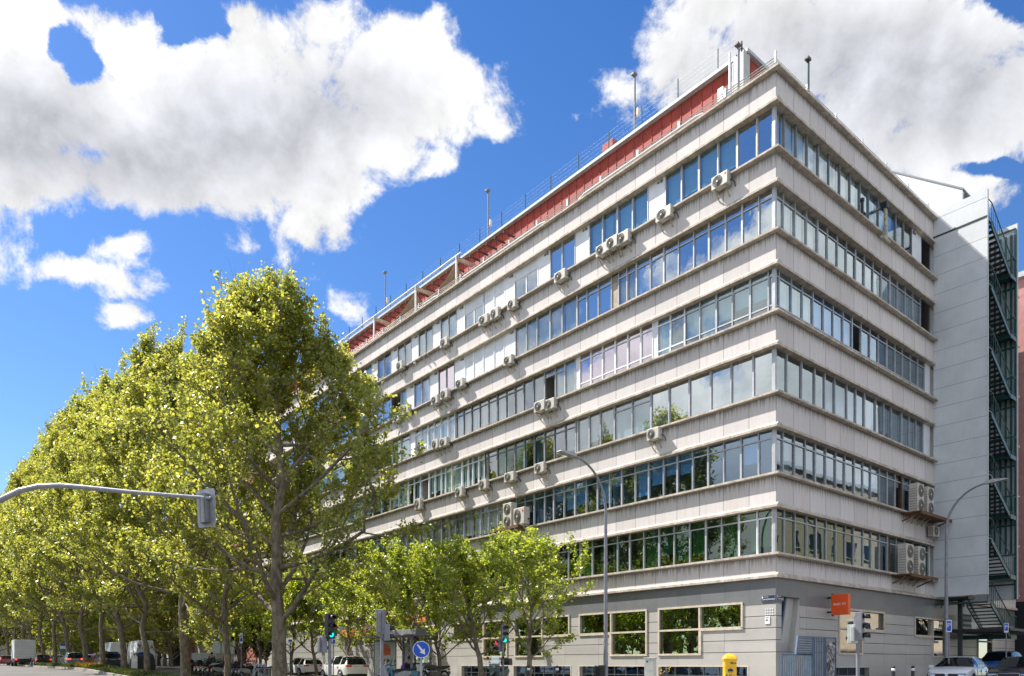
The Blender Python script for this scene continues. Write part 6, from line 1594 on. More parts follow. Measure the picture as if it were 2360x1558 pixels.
def carpos(px, Y): x, y = W(px, Y); return (x, y, gz(x, y))
hd = lambda deg: R(90 - deg)       # compass bearing (from +Y towards +X) to rotation of a model that points along +X
BL = math.degrees(math.atan2(LD.x, LD.y)); BR = math.degrees(math.atan2(RD.x, RD.y))
make_car('pearl white hatchback with twin oval grille parked facing the corner on the shaded street', 'car', (20.55, 33.8, -0.02), hd(180 + 43.5), DGREY, 4.3, 1.80, 1.46, 'hatch', grille='twin')
make_car('black saloon with a chrome framed grille at the right edge of the street', 'car', (*W(2352, 32.0), -0.02), hd(180 + 45), BLACK, 4.6, 1.84, 1.44, 'sedan', grille='frame')
make_car('bright blue van parked behind the white hatchback on the shaded street', 'van', (*W(2305, 41.5), 0.0), hd(180 + 47), BLUE, 4.4, 1.85, 1.84, 'suv')
make_car('white suv with red tail lamps standing in front of the bus shelter', 'car', carpos(792, 52), hd(BL + 2), WHITE, 4.5, 1.88, 1.68, 'suv')
make_car('white estate car half hidden by the thickest plane trunk', 'car', carpos(698, 59), hd(BL + 2), WHITE, 4.7, 1.85, 1.52, 'estate')
G3 = 'cars driving beyond the median'
make_car('dark blue suv behind the trunk beside the yellow flowers', 'car', carpos(249, 68), hd(BL + 1), NAVY, 4.5, 1.85, 1.66, 'suv', G3)
make_car('mid grey suv with glowing tail lamps between two plane trunks', 'car', carpos(167, 76), hd(BL + 1), GREYP, 4.5, 1.88, 1.66, 'suv', G3, brake=True)
make_car('small silver car just left of the grey suv, mostly behind a trunk', 'car', carpos(132, 98), hd(BL + 1), SILV, 4.1, 1.75, 1.48, 'hatch', G3)
make_car('black car with lit red lamps right of the white box truck', 'car', carpos(95, 88), hd(BL + 1), BLACK, 4.4, 1.8, 1.5, 'hatch', G3, brake=True)
make_car('dark red car with lit lamps at the left edge of the picture', 'car', carpos(12, 106), hd(BL + 1), REDP, 4.3, 1.8, 1.46, 'hatch', G3, brake=True)
make_car('silver car on the far left behind the thin trunk next to the box truck', 'car', carpos(27, 116), hd(BL + 1), SILV, 4.3, 1.8, 1.5, 'sedan', G3)
make_car('reddish parked car between the grey suv and the dark blue suv', 'car', carpos(205, 82), hd(BL + 4), ('dusty red paint', (0.25, 0.07, 0.05)), 4.3, 1.8, 1.5, 'hatch', G3)
make_car('white delivery van behind the dark blue suv and a plane trunk', 'van', carpos(262, 74), hd(BL + 2), WHITE, 5.6, 2.05, 2.6, 'van', name='delivery_van', wr=0.34)
v_ = make_car('white delivery van lettered TIPSA behind the dark recycling container', 'van', carpos(322, 70), hd(BL + 2), WHITE, 5.4, 2.0, 2.65, 'van', name='delivery_van', wr=0.34)
text(v_, 'writing', 'TIPSA', 0.55, Matrix(((0, 0, -1, -2.715), (-1, 0, 0, 0), (0, 1, 0, 2.02), (0, 0, 0, 1))), M['navy'], 0.004)
m = MB()
for sy in (1, -1):
    for sz in (1, -1):
        m.box(-2.715, -2.705, sy * 0.72, sy * 0.52, 2.02 + sz * 0.24, 2.02 + sz * 0.28); m.box(-2.715, -2.705, sy * 0.72, sy * 0.68, 2.02 + sz * 0.14, 2.02 + sz * 0.239)
m.build('frame_marks', M['orange'], v_)
# white box truck
x, y, z = carpos(53, 96); t = thing('box_truck', 'white box truck seen from behind between the leftmost plane trunks', 'truck', (x, y, z), hd(BL + 2))
m = MB(); m.box(-3.2, 2.0, -1.15, 1.15, 0.95, 3.35); m.build('cargo_box', M['panel_white'], t, bevel=0.03)
m = MB(); m.prism([(2.1, 0.5), (3.9, 0.5), (3.95, 1.4), (3.6, 2.4), (2.1, 2.5)], -1.02, 1.02, 0, axis='y'); m.build('cab', PA['white car paint'], t, bevel=0.04)
m = MB(); m.box(-3.25, -3.2, -1.1, 1.1, 0.55, 0.75); m.box(-3.1, 3.0, -0.5, 0.5, 0.6, 0.94); m.build('chassis', M['trim'], t)
for sy in (1, -1):
    m = MB(); m.box(-3.27, -3.2, sy * 0.85, sy * 1.08, 0.78, 0.90); m.build('tail_light', M['brake_glow'], t)
    for xx in (-2.0, 3.0): m = MB(); m.tube([(xx, sy * 0.8, 0.42), (xx, sy * 1.1, 0.42)], 0.42, 20); m.build('wheel', M['rubber'], t)
m = MB()
for i in range(6): m.box(-3.206, -3.2, -1.1, 1.1, 1.2 + i * 0.36, 1.215 + i * 0.36)
m.build('door_ribs', M['seam'], t)
# white tipper truck facing left behind the motorcycles
x, y, z = carpos(500, 66); t = thing('tipper_truck', 'white truck with an upright cab parked at the beige gateway behind the motorcycles', 'truck', (x, y, z), hd(BL + 38))
m = MB(); m.prism([(1.4, 0.6), (3.1, 0.6), (3.15, 1.45), (2.75, 2.7), (1.4, 2.75)], -1.0, 1.0, 0, axis='y'); m.build('cab', PA['white car paint'], t, bevel=0.05)
m = MB(); m.prism([(3.135, 1.55), (2.79, 2.62), (2.80, 2.63), (3.15, 1.56)], -0.88, 0.88, 0, axis='y'); m.box(1.75, 2.6, -1.012, 1.012, 1.55, 2.4); m.build('windows', M['car_glass'], t)
m = MB(); m.box(-3.0, 1.3, -1.05, 1.05, 0.9, 1.6); m.build('load_bed', M['cab_grey'], t, bevel=0.02)
m = MB(); m.tube([(0.9, 0, 1.6), (0.9, 0, 2.9), (-0.6, 0, 3.3), (-1.6, 0, 2.5)], 0.09, 8); m.build('crane', M['white_trim'], t)
m = MB(); m.tube([(2.9, -1.0, 2.3), (3.2, -1.25, 2.45)], 0.02, 6); m.box(3.15, 3.25, -1.3, -1.2, 2.1, 2.45); m.build('mirror', M['trim'], t)
for sy in (1, -1):
    for xx in (-1.8, 2.2): m = MB(); m.tube([(xx, sy * 0.75, 0.45), (xx, sy * 1.05, 0.45)], 0.45, 20); m.build('wheel', M['rubber'], t)
# ================================================================ motorcycles and scooters
def make_bike(label, loc, rz, col, scooter=True, box=None, screen=True):
    t = thing('scooter' if scooter else 'motorcycle', label, 'scooter' if scooter else 'motorcycle', loc, rz)
    r = 0.27 if scooter else 0.32; xf, xr = 0.68, -0.66
    for x in (xf, xr):
        m = MB(); pts = [(x + math.cos(a * math.pi / 12) * (r - 0.05), 0, r + math.sin(a * math.pi / 12) * (r - 0.05)) for a in range(25)]; m.tube(pts, 0.055, 8, cap=False); wh = m.build('wheel', M['rubber'], t)
        m = MB(); m.disc((x, -0.03, r), r * 0.55, (0, 1, 0), 16, 0, th=0.06); m.build('rim', M['rim'], wh)
    pm = paint(*col)
    m = MB()
    if scooter:
        prof = [(-0.95, 0.62), (-0.80, 0.50), (-0.45, 0.36), (-0.25, 0.26), (0.28, 0.24), (0.42, 0.40), (0.58, 0.92), (0.50, 0.98), (0.34, 0.62), (0.22, 0.36), (-0.12, 0.36), (-0.20, 0.66), (-0.55, 0.76), (-0.92, 0.74)]
        m.prism(prof, -0.17, 0.17, 0, axis='y')
        m.prism([(0.40, 0.30), (0.54, 0.34), (0.64, 0.95), (0.55, 1.0)], -0.24, 0.24, 0, axis='y')
    else:
        m.prism([(-0.30, 0.62), (0.30, 0.62), (0.42, 0.84), (0.20, 0.96), (-0.18, 0.86), (-0.30, 0.78)], -0.14, 0.14, 0, axis='y')
        m.prism([(-0.98, 0.80), (-0.30, 0.60), (-0.30, 0.72), (-0.95, 0.90)], -0.10, 0.10, 0, axis='y'); m.prism([(0.35, 0.70), (0.66, 0.78), (0.66, 1.02), (0.45, 1.05)], -0.15, 0.15, 0, axis='y')
    m.build('body', pm, t, bevel=0.04)
    m = MB(); m.prism([(-0.85, 0.76), (-0.10, 0.70), (-0.05, 0.78), (-0.35, 0.86), (-0.85, 0.88)], -0.15, 0.15, 0, axis='y'); m.build('seat', M['black'], t, bevel=0.04)
    m = MB(); m.box(-0.35, 0.3, -0.16, 0.16, 0.22, 0.58) if not scooter else m.box(-0.6, -0.2, -0.2, 0.2, 0.2, 0.42); m.tube([(-0.2, 0.2, 0.3), (-0.75, 0.22, 0.36)], 0.055, 8); m.build('engine', M['ac_dark'], t, bevel=0.03)
    m = MB()
    for sy in (1, -1): m.tube([(xf, sy * 0.09, r), (0.50, sy * 0.08, 0.96)], 0.025, 6)
    m.tube([(0.38, -0.36, 1.06), (0.47, -0.12, 1.0), (0.47, 0.12, 1.0), (0.38, 0.36, 1.06)], 0.018, 6); m.build('fork', M['dark_steel'], t)
    m = MB(); m.prism([(0.50, 0.55), (0.72, 0.60), (0.95, 0.50), (0.93, 0.54), (0.70, 0.66), (0.50, 0.62)], -0.06, 0.06, 0, axis='y'); m.build('mudguard', pm, t)
    for sy in (1, -1):
        m = MB(); m.tube([(0.42, sy * 0.28, 1.05), (0.46, sy * 0.36, 1.24)], 0.008, 4); m.disc((0.455, sy * 0.38, 1.26), 0.055, (-1, 0, 0), 12, 0, th=0.02); m.build('mirror', M['black'], t)
    m = MB(); m.disc((0.61, 0, 0.86), 0.075, (1, 0, 0.1), 16, 0, th=0.05); m.build('headlight', M['head_lens'], t)
    m = MB(); m.box(-1.0, -0.94, -0.08, 0.08, 0.66, 0.74); m.build('tail_light', M['tail_lens'], t)
    m = MB(); m.box(-1.01, -0.985, -0.10, 0.10, 0.42, 0.60); m.build('number_plate', M['number_plate'], t)
    if screen:
        m = MB(); m.prism([(0.52, 0.98), (0.545, 0.98), (0.44, 1.36), (0.42, 1.36)], -0.19, 0.19, 0, axis='y'); m.build('windscreen', M['glass_clear'], t)
    if box:
        m = MB(); m.prism([(-1.22, 0.92), (-0.80, 0.92), (-0.78, 1.12), (-0.86, 1.24), (-1.16, 1.24), (-1.24, 1.10)], -0.21, 0.21, 0, axis='y'); m.build('top_box', box if not isinstance(box, str) else M[box], t, bevel=0.04)
    return t
bikes = [(462, BLACK, 1, 'black', 'big black scooter covered to the ground at the left end of the row'), (474, SILV, 1, None, 'silver scooter second from the left end of the row'), (484, WHITE, 1, 'black', 'white scooter with a black box, third from the left end of the row'),
         (495, BLACK, 0, None, 'black motorcycle in front of the white truck cab'), (507, REDP, 1, 'black', 'dark red scooter in the middle of the row'), (517, SILV, 1, None, 'light scooter left of the slender plane trunk'), (541, BLACK, 1, 'black', 'black scooter just right of the slender plane trunk'),
         (553, REDP, 0, None, 'red motorcycle under the tall parking sign'), (561, ('light blue paint', (0.12, 0.28, 0.5)), 1, 'cab_grey', 'light blue scooter right of the parking sign pole'), (572, BLACK, 0, 'black', 'black motorcycle with a box next to the chevron board'), (580, SILV, 1, None, 'silver scooter at the right end of the row')]
for i, (px, col, sc_, bx_, lab) in enumerate(bikes):
    x, y = W(px, 57.5 - i * 0.45); q = make_bike(lab, (x, y, gz(x, y)), hd(BL + 75 + (i * 37 % 17) - 8), col, bool(sc_), bx_, i % 3 != 1); q['group'] = 'motorcycles parked side by side'
def one_bike(px, Y, *a, **k):
    x, y = W(px, Y); return make_bike(k.pop('lab'), (x, y, gz(x, y) + k.pop('dz', 0)), *a, **k)
one_bike(1150, 33.8, hd(200), ('green grey paint', (0.10, 0.14, 0.13)), True, 'black', lab='scooter with a round black top box behind the small signal post', dz=0.12)
one_bike(905, 36.2, hd(235), SILV, True, None, lab='silver scooter in front of the bus shelter poster', dz=0.0)
one_bike(922, 37.0, hd(238), ('sky blue paint', (0.10, 0.30, 0.42)), True, None, lab='sky blue scooter in front of the shelter bench')
one_bike(1000, 38.5, hd(230), BLACK, False, None, lab='black motorcycle right of the bus shelter', dz=0.12)
one_bike(622, 52.0, hd(BL + 100), BLACK, False, None, lab='dark motorcycle behind the bicycle racks')
# ================================================================ bus shelter and its waiting passenger
x, y = W(925, 39.5); SH = thing('bus_shelter', 'grey steel bus shelter with a burger poster panel at its left end', 'bus shelter', (x, y, 0.12), math.atan2(-LD.y, -LD.x) )
# local +x runs along the street towards the corner; local y: positive towards the facade?
sgn = 1 if (Matrix.Rotation(SH.rotation_euler[2], 3, 'Z') @ Vector((0, 1, 0))).dot(RD) > 0 else -1
Lh = 2.05
m = MB(); m.box(-Lh - 0.3, Lh + 0.25, sgn * -1.0, sgn * 0.75, 2.42, 2.50); m.box(-Lh + 1.6, Lh + 0.1, sgn * -0.45, sgn * 0.45, 2.50, 2.78); m.build('roof', M['pole_grey'], SH, bevel=0.02)
for xx in (-0.7, 0.5, Lh - 0.05): m = MB(); m.box(xx - 0.05, xx + 0.05, sgn * 0.50, sgn * 0.60, 0, 2.42); m.build('post', M['pole_grey'], SH)
m = MB(); m.box(Lh - 0.1, Lh, sgn * -0.65, sgn * -0.55, 0, 2.42); m.build('post', M['pole_grey'], SH)
m = MB(); m.box(-0.65, Lh - 0.1, sgn * 0.54, sgn * 0.55, 0.3, 2.2); m.build('back_pane', M['glass_clear'], SH)
m = MB(); m.box(-0.6, Lh - 0.15, sgn * 0.525, sgn * 0.535, 0.95, 1.03); m.box(-0.6, Lh - 0.15, sgn * 0.525, sgn * 0.535, 1.62, 1.67); m.build('blue_stripe', M['sign_blue'], SH)
m = MB(); m.box(-0.35, 0.0, sgn * 0.45, sgn * 0.5, 0.7, 1.9); m.build('timetable', M['head_lens'], SH)
m = MB(); m.box(-0.4, Lh - 0.2, sgn * 0.1, sgn * 0.5, 0.42, 0.48); m.tube([(0.0, sgn * 0.3, 0), (0.0, sgn * 0.3, 0.42)], 0.04, 8); m.tube([(Lh - 0.5, sgn * 0.3, 0), (Lh - 0.5, sgn * 0.3, 0.42)], 0.04, 8); m.build('bench', M['dark_steel'], SH)
m = MB(); m.box(Lh - 0.25, Lh + 0.0, sgn * -0.46, sgn * -0.455, 2.54, 2.74); m.build('route_plate', M['number_plate'], SH)
m = MB(); m.prism([(Lh - 0.2, 2.58), (Lh - 0.05, 2.58), (Lh - 0.08, 2.68), (Lh - 0.16, 2.72)], sgn * -0.468, sgn * -0.461, 0, axis='y'); m.build('route_mark', M['brake_glow'] if False else M['dark_brick'], SH)
# poster box: faces the oncoming traffic, i.e. the camera
pw_ = 1.12; PX = -1.55
Mp = Matrix.Translation((PX, sgn * 0.0, 0)) @ Matrix.Rotation(R(0), 4, 'Z')
bx_rot = -math.atan2(x, y) - SH.rotation_euler[2]     # turn the panel square to the viewer's side of the street
Mp = Matrix.Translation((PX, sgn * -0.1, 0)) @ Matrix.Rotation(bx_rot, 4, 'Z')
m = MB(); m.box(-pw_ / 2 - 0.06, pw_ / 2 + 0.06, -0.0, 0.16, 0.05, 2.30, M=Mp); ob = m.build('poster_case', M['pole_grey'], SH, bevel=0.02)
m = MB(); m.box(-pw_ / 2, pw_ / 2, -0.004, -0.001, 0.45, 2.20, M=Mp); m.build('poster', M['poster'], ob)
def pm4(cx, cz): return Mp @ Matrix(((1, 0, 0, cx), (0, 0, -1, -0.010), (0, 1, 0, cz), (0, 0, 0, 1)))
m = MB(); q = [(0.30 * math.cos(R(a)), 1.78 + 0.34 * math.sin(R(a)) * 0.9) for a in range(12, 169, 12)]; m.prism(q, -0.007, -0.0045, 0, M=Mp, axis='y')
q = [(0.30 * math.cos(R(a)) , 1.64 + 0.22 * math.sin(R(a)) * 0.9 - 0.02) for a in range(200, 341, 14)]; m.prism(q, -0.007, -0.0045, 0, M=Mp, axis='y'); m.prism([(0.30 * a, 1.555 + b_) for a, b_ in ((-1, -0.09), (1, -0.09), (1, 0.30), (-1, 0.30))], -0.0065, -0.0045, 0, M=Mp, axis='y'); m.build('bun', M['orange_d'], ob)
text(ob, 'writing', 'BURGER', 0.17, pm4(0, 1.76), M['poster_red'], sx=0.85); text(ob, 'writing', 'KING', 0.25, pm4(0, 1.58), M['poster_red'], sx=0.95)
m = MB(); m.prism([(-0.30, 1.12), (0.08, 1.12), (0.08, 1.04), (0.30, 1.18), (0.08, 1.32), (0.08, 1.24), (-0.30, 1.24)], -0.008, -0.0045, 0, M=Mp, axis='y'); m.build('arrow', M['poster_red'], ob)
text(ob, 'writing', '300 m', 0.18, pm4(0.0, 0.72), M['poster_red'])
# ---- people -----------------------------------------------------------------
M['skin'] = mat('skin', (0.45, 0.26, 0.18), 0.6, var=0.08); M['hair'] = mat('dark hair', (0.03, 0.02, 0.015), 0.8, var=0.2)
M['cloth_dark'] = mat('dark jacket cloth', (0.02, 0.02, 0.028), 0.9, var=0.2); M['denim'] = mat('denim', (0.05, 0.08, 0.14), 0.9, var=0.2); M['purple'] = mat('purple bag', (0.16, 0.05, 0.42), 0.6, var=0.2); M['hivis'] = mat('orange work vest', (0.85, 0.22, 0.02), 0.8, var=0.1)
def person(label, loc, rz, joints, cloth, legs, hairm='hair', group=None):
    """one skinned body surface; clothes are slightly larger skinned shells over it"""
    t = thing('person', label, 'person', loc, rz, group)
    def skin(name, vs, es, rad, mt):
        me = bpy.data.meshes.new(name); me.from_pydata(vs, es, []); me.materials.append(mt)
        o = bpy.data.objects.new(name, me); C.objects.link(o); o.parent = t
        sk = o.modifiers.new('skin', 'SKIN'); sk.use_smooth_shade = True
        for i, r in enumerate(rad): o.data.skin_vertices[0].data[i].radius = (r, r) if not hasattr(r, '__len__') else r
        o.data.skin_vertices[0].data[0].use_root = True
        su = o.modifiers.new('sub', 'SUBSURF'); su.levels = 1; su.render_levels = 2
        return o
    J = joints
    order = ['pelvis', 'spine', 'chest', 'neck', 'head', 'crown', 'shl', 'ell', 'wrl', 'hnl', 'shr', 'elr', 'wrr', 'hnr', 'hpl', 'knl', 'anl', 'tol', 'hpr', 'knr', 'anr', 'tor']
    ed = [(0, 1), (1, 2), (2, 3), (3, 4), (4, 5), (2, 6), (6, 7), (7, 8), (8, 9), (2, 10), (10, 11), (11, 12), (12, 13), (0, 14), (14, 15), (15, 16), (16, 17), (0, 18), (18, 19), (19, 20), (20, 21)]
    rad = [0.13, 0.12, 0.14, 0.055, 0.095, 0.075, 0.06, 0.042, 0.028, 0.035, 0.06, 0.042, 0.028, 0.035, 0.09, 0.06, 0.04, 0.035, 0.09, 0.06, 0.04, 0.035]
    vs = [tuple(J[k]) for k in order]
    # five fingers on each hand
    vs2 = list(vs); ed2 = list(ed); rad2 = list(rad)
    for h, w_ in ((9, 8), (13, 12)):
        hv, wv = Vector(vs[h]), Vector(vs[w_]); d = (hv - wv).normalized(); sx_ = d.cross(Vector((0, 0, 1)));
        if sx_.length < 0.1: sx_ = Vector((1, 0, 0))
        sx_.normalize()
        for q, (o_, l_) in enumerate(((-0.03, 0.065), (-0.01, 0.075), (0.01, 0.07), (0.03, 0.055))):
            a = len(vs2); vs2.append(tuple(hv + sx_ * o_ + d * 0.03)); vs2.append(tuple(hv + sx_ * o_ + d * (0.03 + l_) + Vector((0, 0, -0.02)))); rad2 += [0.010, 0.008]; ed2 += [(h, a), (a, a + 1)]
        a = len(vs2); vs2.append(tuple(wv + d * 0.05 - sx_ * 0.045)); rad2.append(0.010); ed2.append((h, a))
    skin('body', vs2, ed2, rad2, M['skin'])
    I = {k: i for i, k in enumerate(order)}
    def sub(name, keys, edges, rr, mt):
        skin(name, [tuple(J[k]) for k in keys], [(keys.index(a), keys.index(b_)) for a, b_ in edges], rr, mt)
    sub('jacket', ['pelvis', 'spine', 'chest', 'shl', 'ell', 'wrl', 'shr', 'elr', 'wrr'], [('pelvis', 'spine'), ('spine', 'chest'), ('chest', 'shl'), ('shl', 'ell'), ('ell', 'wrl'), ('chest', 'shr'), ('shr', 'elr'), ('elr', 'wrr')], [0.16, 0.155, 0.17, 0.085, 0.062, 0.045, 0.085, 0.062, 0.045], cloth)
    sub('trousers', ['pelvis', 'hpl', 'knl', 'anl', 'hpr', 'knr', 'anr'], [('pelvis', 'hpl'), ('hpl', 'knl'), ('knl', 'anl'), ('pelvis', 'hpr'), ('hpr', 'knr'), ('knr', 'anr')], [0.15, 0.11, 0.078, 0.06, 0.11, 0.078, 0.06], legs)
    hdv = Vector(J['head']); m = MB(); m.lathe([(0.0, -0.02), (0.09, -0.01), (0.112, 0.05), (0.105, 0.12), (0.07, 0.17), (0, 0.19)], 14, c=(hdv.x - 0.022, hdv.y, hdv.z - 0.01)); m.build('hair', M[hairm], t)
    m = MB()
    for sy in (1, -1): m.disc((hdv.x + 0.092, hdv.y + sy * 0.033, hdv.z + 0.035), 0.012, (1, 0, 0), 8, 0, th=0.008)
    m.box(hdv.x + 0.088, hdv.x + 0.098, hdv.y - 0.025, hdv.y + 0.025, hdv.z - 0.045, hdv.z - 0.035); m.build('face_features', M['dark_brick'], t)
    m = MB(); m.prism([(hdv.x + 0.085, hdv.z + 0.03), (hdv.x + 0.118, hdv.z - 0.012), (hdv.x + 0.085, hdv.z - 0.018)], hdv.y - 0.012, hdv.y + 0.012, 0, axis='y'); m.build('nose', M['skin'], t)
    return t
V3 = Vector
sit = dict(pelvis=V3((0, 0, 0.55)), spine=V3((0.02, 0, 0.75)), chest=V3((0.05, 0, 0.95)), neck=V3((0.07, 0, 1.12)), head=V3((0.09, 0, 1.24)), crown=V3((0.085, 0, 1.34)),
           shl=V3((0.04, 0.19, 1.03)), ell=V3((0.10, 0.24, 0.76)), wrl=V3((0.33, 0.12, 0.70)), hnl=V3((0.40, 0.08, 0.70)), shr=V3((0.04, -0.19, 1.03)), elr=V3((0.10, -0.24, 0.76)), wrr=V3((0.33, -0.12, 0.70)), hnr=V3((0.40, -0.08, 0.70)),
           hpl=V3((0.03, 0.10, 0.54)), knl=V3((0.46, 0.12, 0.53)), anl=V3((0.44, 0.12, 0.10)), tol=V3((0.58, 0.12, 0.05)), hpr=V3((0.03, -0.10, 0.54)), knr=V3((0.46, -0.12, 0.53)), anr=V3((0.42, -0.12, 0.10)), tor=V3((0.56, -0.12, 0.05)))
stand = dict(pelvis=V3((0, 0, 0.95)), spine=V3((0, 0, 1.13)), chest=V3((0.01, 0, 1.34)), neck=V3((0.02, 0, 1.50)), head=V3((0.035, 0, 1.62)), crown=V3((0.03, 0, 1.72)),
             shl=V3((0, 0.19, 1.42)), ell=V3((-0.04, 0.25, 1.13)), wrl=V3((0.10, 0.24, 0.92)), hnl=V3((0.14, 0.23, 0.86)), shr=V3((0, -0.19, 1.42)), elr=V3((0.0, -0.26, 1.13)), wrr=V3((0.12, -0.24, 0.93)), hnr=V3((0.16, -0.23, 0.87)),
             hpl=V3((0, 0.10, 0.93)), knl=V3((0.06, 0.11, 0.50)), anl=V3((0.0, 0.11, 0.09)), tol=V3((0.13, 0.12, 0.04)), hpr=V3((0, -0.10, 0.93)), knr=V3((0.0, -0.11, 0.50)), anr=V3((-0.05, -0.11, 0.09)), tor=V3((0.08, -0.12, 0.04)))
sx_, sy_ = W(938, 39.3); rzp = math.atan2(-sy_, -sx_) + R(20)
ben = SH.matrix_world if False else None
bp = Vector((x, y, 0)) + (Matrix.Rotation(SH.rotation_euler[2], 3, 'Z') @ Vector((0.42, sgn * 0.28, 0)))
person('person in dark clothes sitting on the shelter bench', (bp.x, bp.y, 0.12), math.atan2(-RD.y, -RD.x) + R(25), sit, M['cloth_dark'], M['denim'])
f_ = Vector((bp.x, bp.y, 0)) + (-RD) * 0.42
m = MB(); m.lathe([(0.0, 0.0), (0.12, 0.01), (0.15, 0.14), (0.11, 0.30), (0.05, 0.36), (0, 0.37)], 14); m.tube([(-0.08, 0, 0.3), (0, 0, 0.46), (0.08, 0, 0.3)], 0.012, 5)
tag(m.build('bag', M['purple'], None, loc=(f_.x, f_.y, 0.12 + 0.58)), 'purple bag on the lap of the seated passenger', 'bag')
px_w, py_w = W(488, 60.5); person('standing person in a dark navy jacket behind the motorcycles near the truck cab', (px_w, py_w, gz(px_w, py_w)), R(-60), stand, M['cloth_dark'], M['denim'])
px_w, py_w = W(521, 60.0); person('standing worker in an orange vest behind the motorcycles', (px_w, py_w, gz(px_w, py_w)), R(-110), stand, M['hivis'], M['cloth_dark'])
# ================================================================ small street things on the left
x, y = W(441, 61); s = FPX / 61
t = thing('safety_post', 'tall red plastic safety post beside the rose coloured doorway', 'barrier post', (x, y, gz(x, y)))
m = MB(); m.lathe([(0.26, 0), (0.25, 0.08), (0.15, 0.12), (0.11, 0.9), (0.06, 1.25), (0, 1.28)], 14); m.build('cone', M['red_plastic'], t); m = MB(); m.lathe([(0.122, 0.55), (0.126, 0.56), (0.118, 0.72), (0.112, 0.73)], 14); m.build('band', M['orange'], t)
x, y = W(329, 66); t = thing('recycling_container', 'rounded dark grey recycling container behind a plane trunk', 'container', (x, y, gz(x, y)), hd(BL))
m = MB(); prof = [(-0.85, 0.1), (0.85, 0.1), (0.85, 0.9), (0.72, 1.35), (0.35, 1.6), (-0.35, 1.6), (-0.72, 1.35), (-0.85, 0.9)]
m.prism(prof, -0.75, 0.75, 0, axis='x'); m.build('shell', M['bin_dark'], t, bevel=0.06)
m = MB(); m.box(-0.76, -0.70, -0.5, 0.5, 1.25, 1.42); m.build('flap', M['sign_blue'], t)
m = MB(); m.box(-0.6, 0.6, -0.8, -0.5, 0, 0.1); m.box(-0.6, 0.6, 0.5, 0.8, 0, 0.1); m.build('feet', M['black'], t)
for i, (px, lab) in enumerate(((306.5, 'left of two white ticket bins beside the recycling container'), (312.5, 'right of two white ticket bins beside the recycling container'))):
    x, y = W(px, 64.5); m = MB(); m.prism([(-0.14, 0), (0.14, 0), (0.14, 1.25), (0.0, 1.42), (-0.14, 1.25)], -0.1, 0.1, 0, axis='y'); t = thing('slim_bin', lab, 'bin', (x, y, gz(x, y)), -math.atan2(x, y), 'slim white bins')
    m.build('body', M['white_frame'], t, bevel=0.02); m = MB(); m.box(-0.09, 0.09, -0.108, -0.101, 0.75, 1.1); m.build('label_panel', M['head_lens'], t)
x, y = W(599, 53); t = thing('chevron_board', 'white board with blue chevrons on a low frame right of the motorcycles', 'sign', (x, y, gz(x, y)), -math.atan2(x, y))
m = MB(); m.tube([(-0.38, 0, 0), (-0.38, 0, 1.12), (0.38, 0, 1.12), (0.38, 0, 0)], 0.03, 6); m.build('frame', M['white_frame'], t); m = MB(); m.box(-0.35, 0.35, -0.02, 0.0, 0.72, 1.05); m.build('board', M['white'], t)
m = MB()
for i in range(3): x0 = -0.30 + i * 0.22; m.prism([(x0 + 0.12, 0.75), (x0 + 0.2, 0.75), (x0 + 0.09, 0.885), (x0 + 0.2, 1.02), (x0 + 0.12, 1.02), (x0, 0.885)], -0.026, -0.021, 0, axis='y')
m.build('chevron', M['sign_blue'], t)
for i, px in enumerate((592, 604, 617, 628, 639)):
    x, y = W(px, 47.5); t = thing('bicycle_rack', ['leftmost hoop of the bicycle racks', 'second hoop of the bicycle racks from the left', 'middle hoop of the bicycle racks', 'fourth hoop of the bicycle racks from the left', 'rightmost hoop of the bicycle racks, by the thick trunk'][i], 'bicycle rack', (x, y, gz(x, y)), hd(BL + 60), 'steel hoop bicycle racks')
    m = MB(); m.tube([(-0.35, 0, 0), (-0.35, 0, 0.72), (-0.28, 0, 0.8), (0.28, 0, 0.8), (0.35, 0, 0.72), (0.35, 0, 0)], 0.028, 8); m.build('hoop', M['steel_grey'], t)
x, y = W(592, 46.0); m = MB(); m.prism([(-0.7, 0), (0.7, 0), (0.7, 0.35), (0.1, 0.35)], -0.2, 0.2, 0, axis='y'); tag(m.build('lane_divider', M['cab_grey'], None, loc=(x, y, gz(x, y)), rotz=-math.atan2(x, y)), 'grey wedge shaped lane divider with a blue flash in front of the racks', 'divider')
m2 = MB(); m2.prism([(0.0, 0.05), (0.4, 0.05), (0.4, 0.28), (0.15, 0.28)], -0.208, -0.202, 0, axis='y'); m2.build('flash', M['sign_blue'], bpy.data.objects['lane_divider'])
# awning over a ground floor door
u0_, u1_ = on_v(848, 0), on_v(793, 0)
aw = thing('shop_fascia', 'orange shop fascia above the ground floor, seen between the leaves', 'fascia', CORNER, ANG)
m = MB(); m.box(-0.18, 0.06, u0_, u1_, 3.3, 3.85); m.build('board', M['orange_d'], aw)
m = MB(); m.box(-0.19, 0.05, on_v(986, 0), on_v(905, 0), 4.0, 4.5); m.build('board', M['orange_d'], aw)
# yellow flowering weed by the cellar windows
x, y = W(1531, 30.5); wv_ = thing('flowering_weed', 'thin weed with yellow flowers growing at the cellar window', 'plant', (x, y, 0.12)); m = MB(); fl_ = MB(); rq = random.Random(2)
for i in range(22):
    a, l_ = rq.uniform(0, 6.28), rq.uniform(0.5, 0.85); e = V3((math.cos(a) * 0.28 * l_, math.sin(a) * 0.28 * l_, l_)); m.tube([(0, 0, 0), tuple(e * 0.5 + V3((0, 0, 0.06))), tuple(e)], [0.006, 0.004, 0.003], 4)
    fl_.disc(tuple(e), 0.022, (rq.uniform(-.5, .5), -1, 0.5), 6, 0, th=0.01)
m.build('stem', M['leaf_dark'], wv_); fl_.build('flower', M['petal'], wv_)
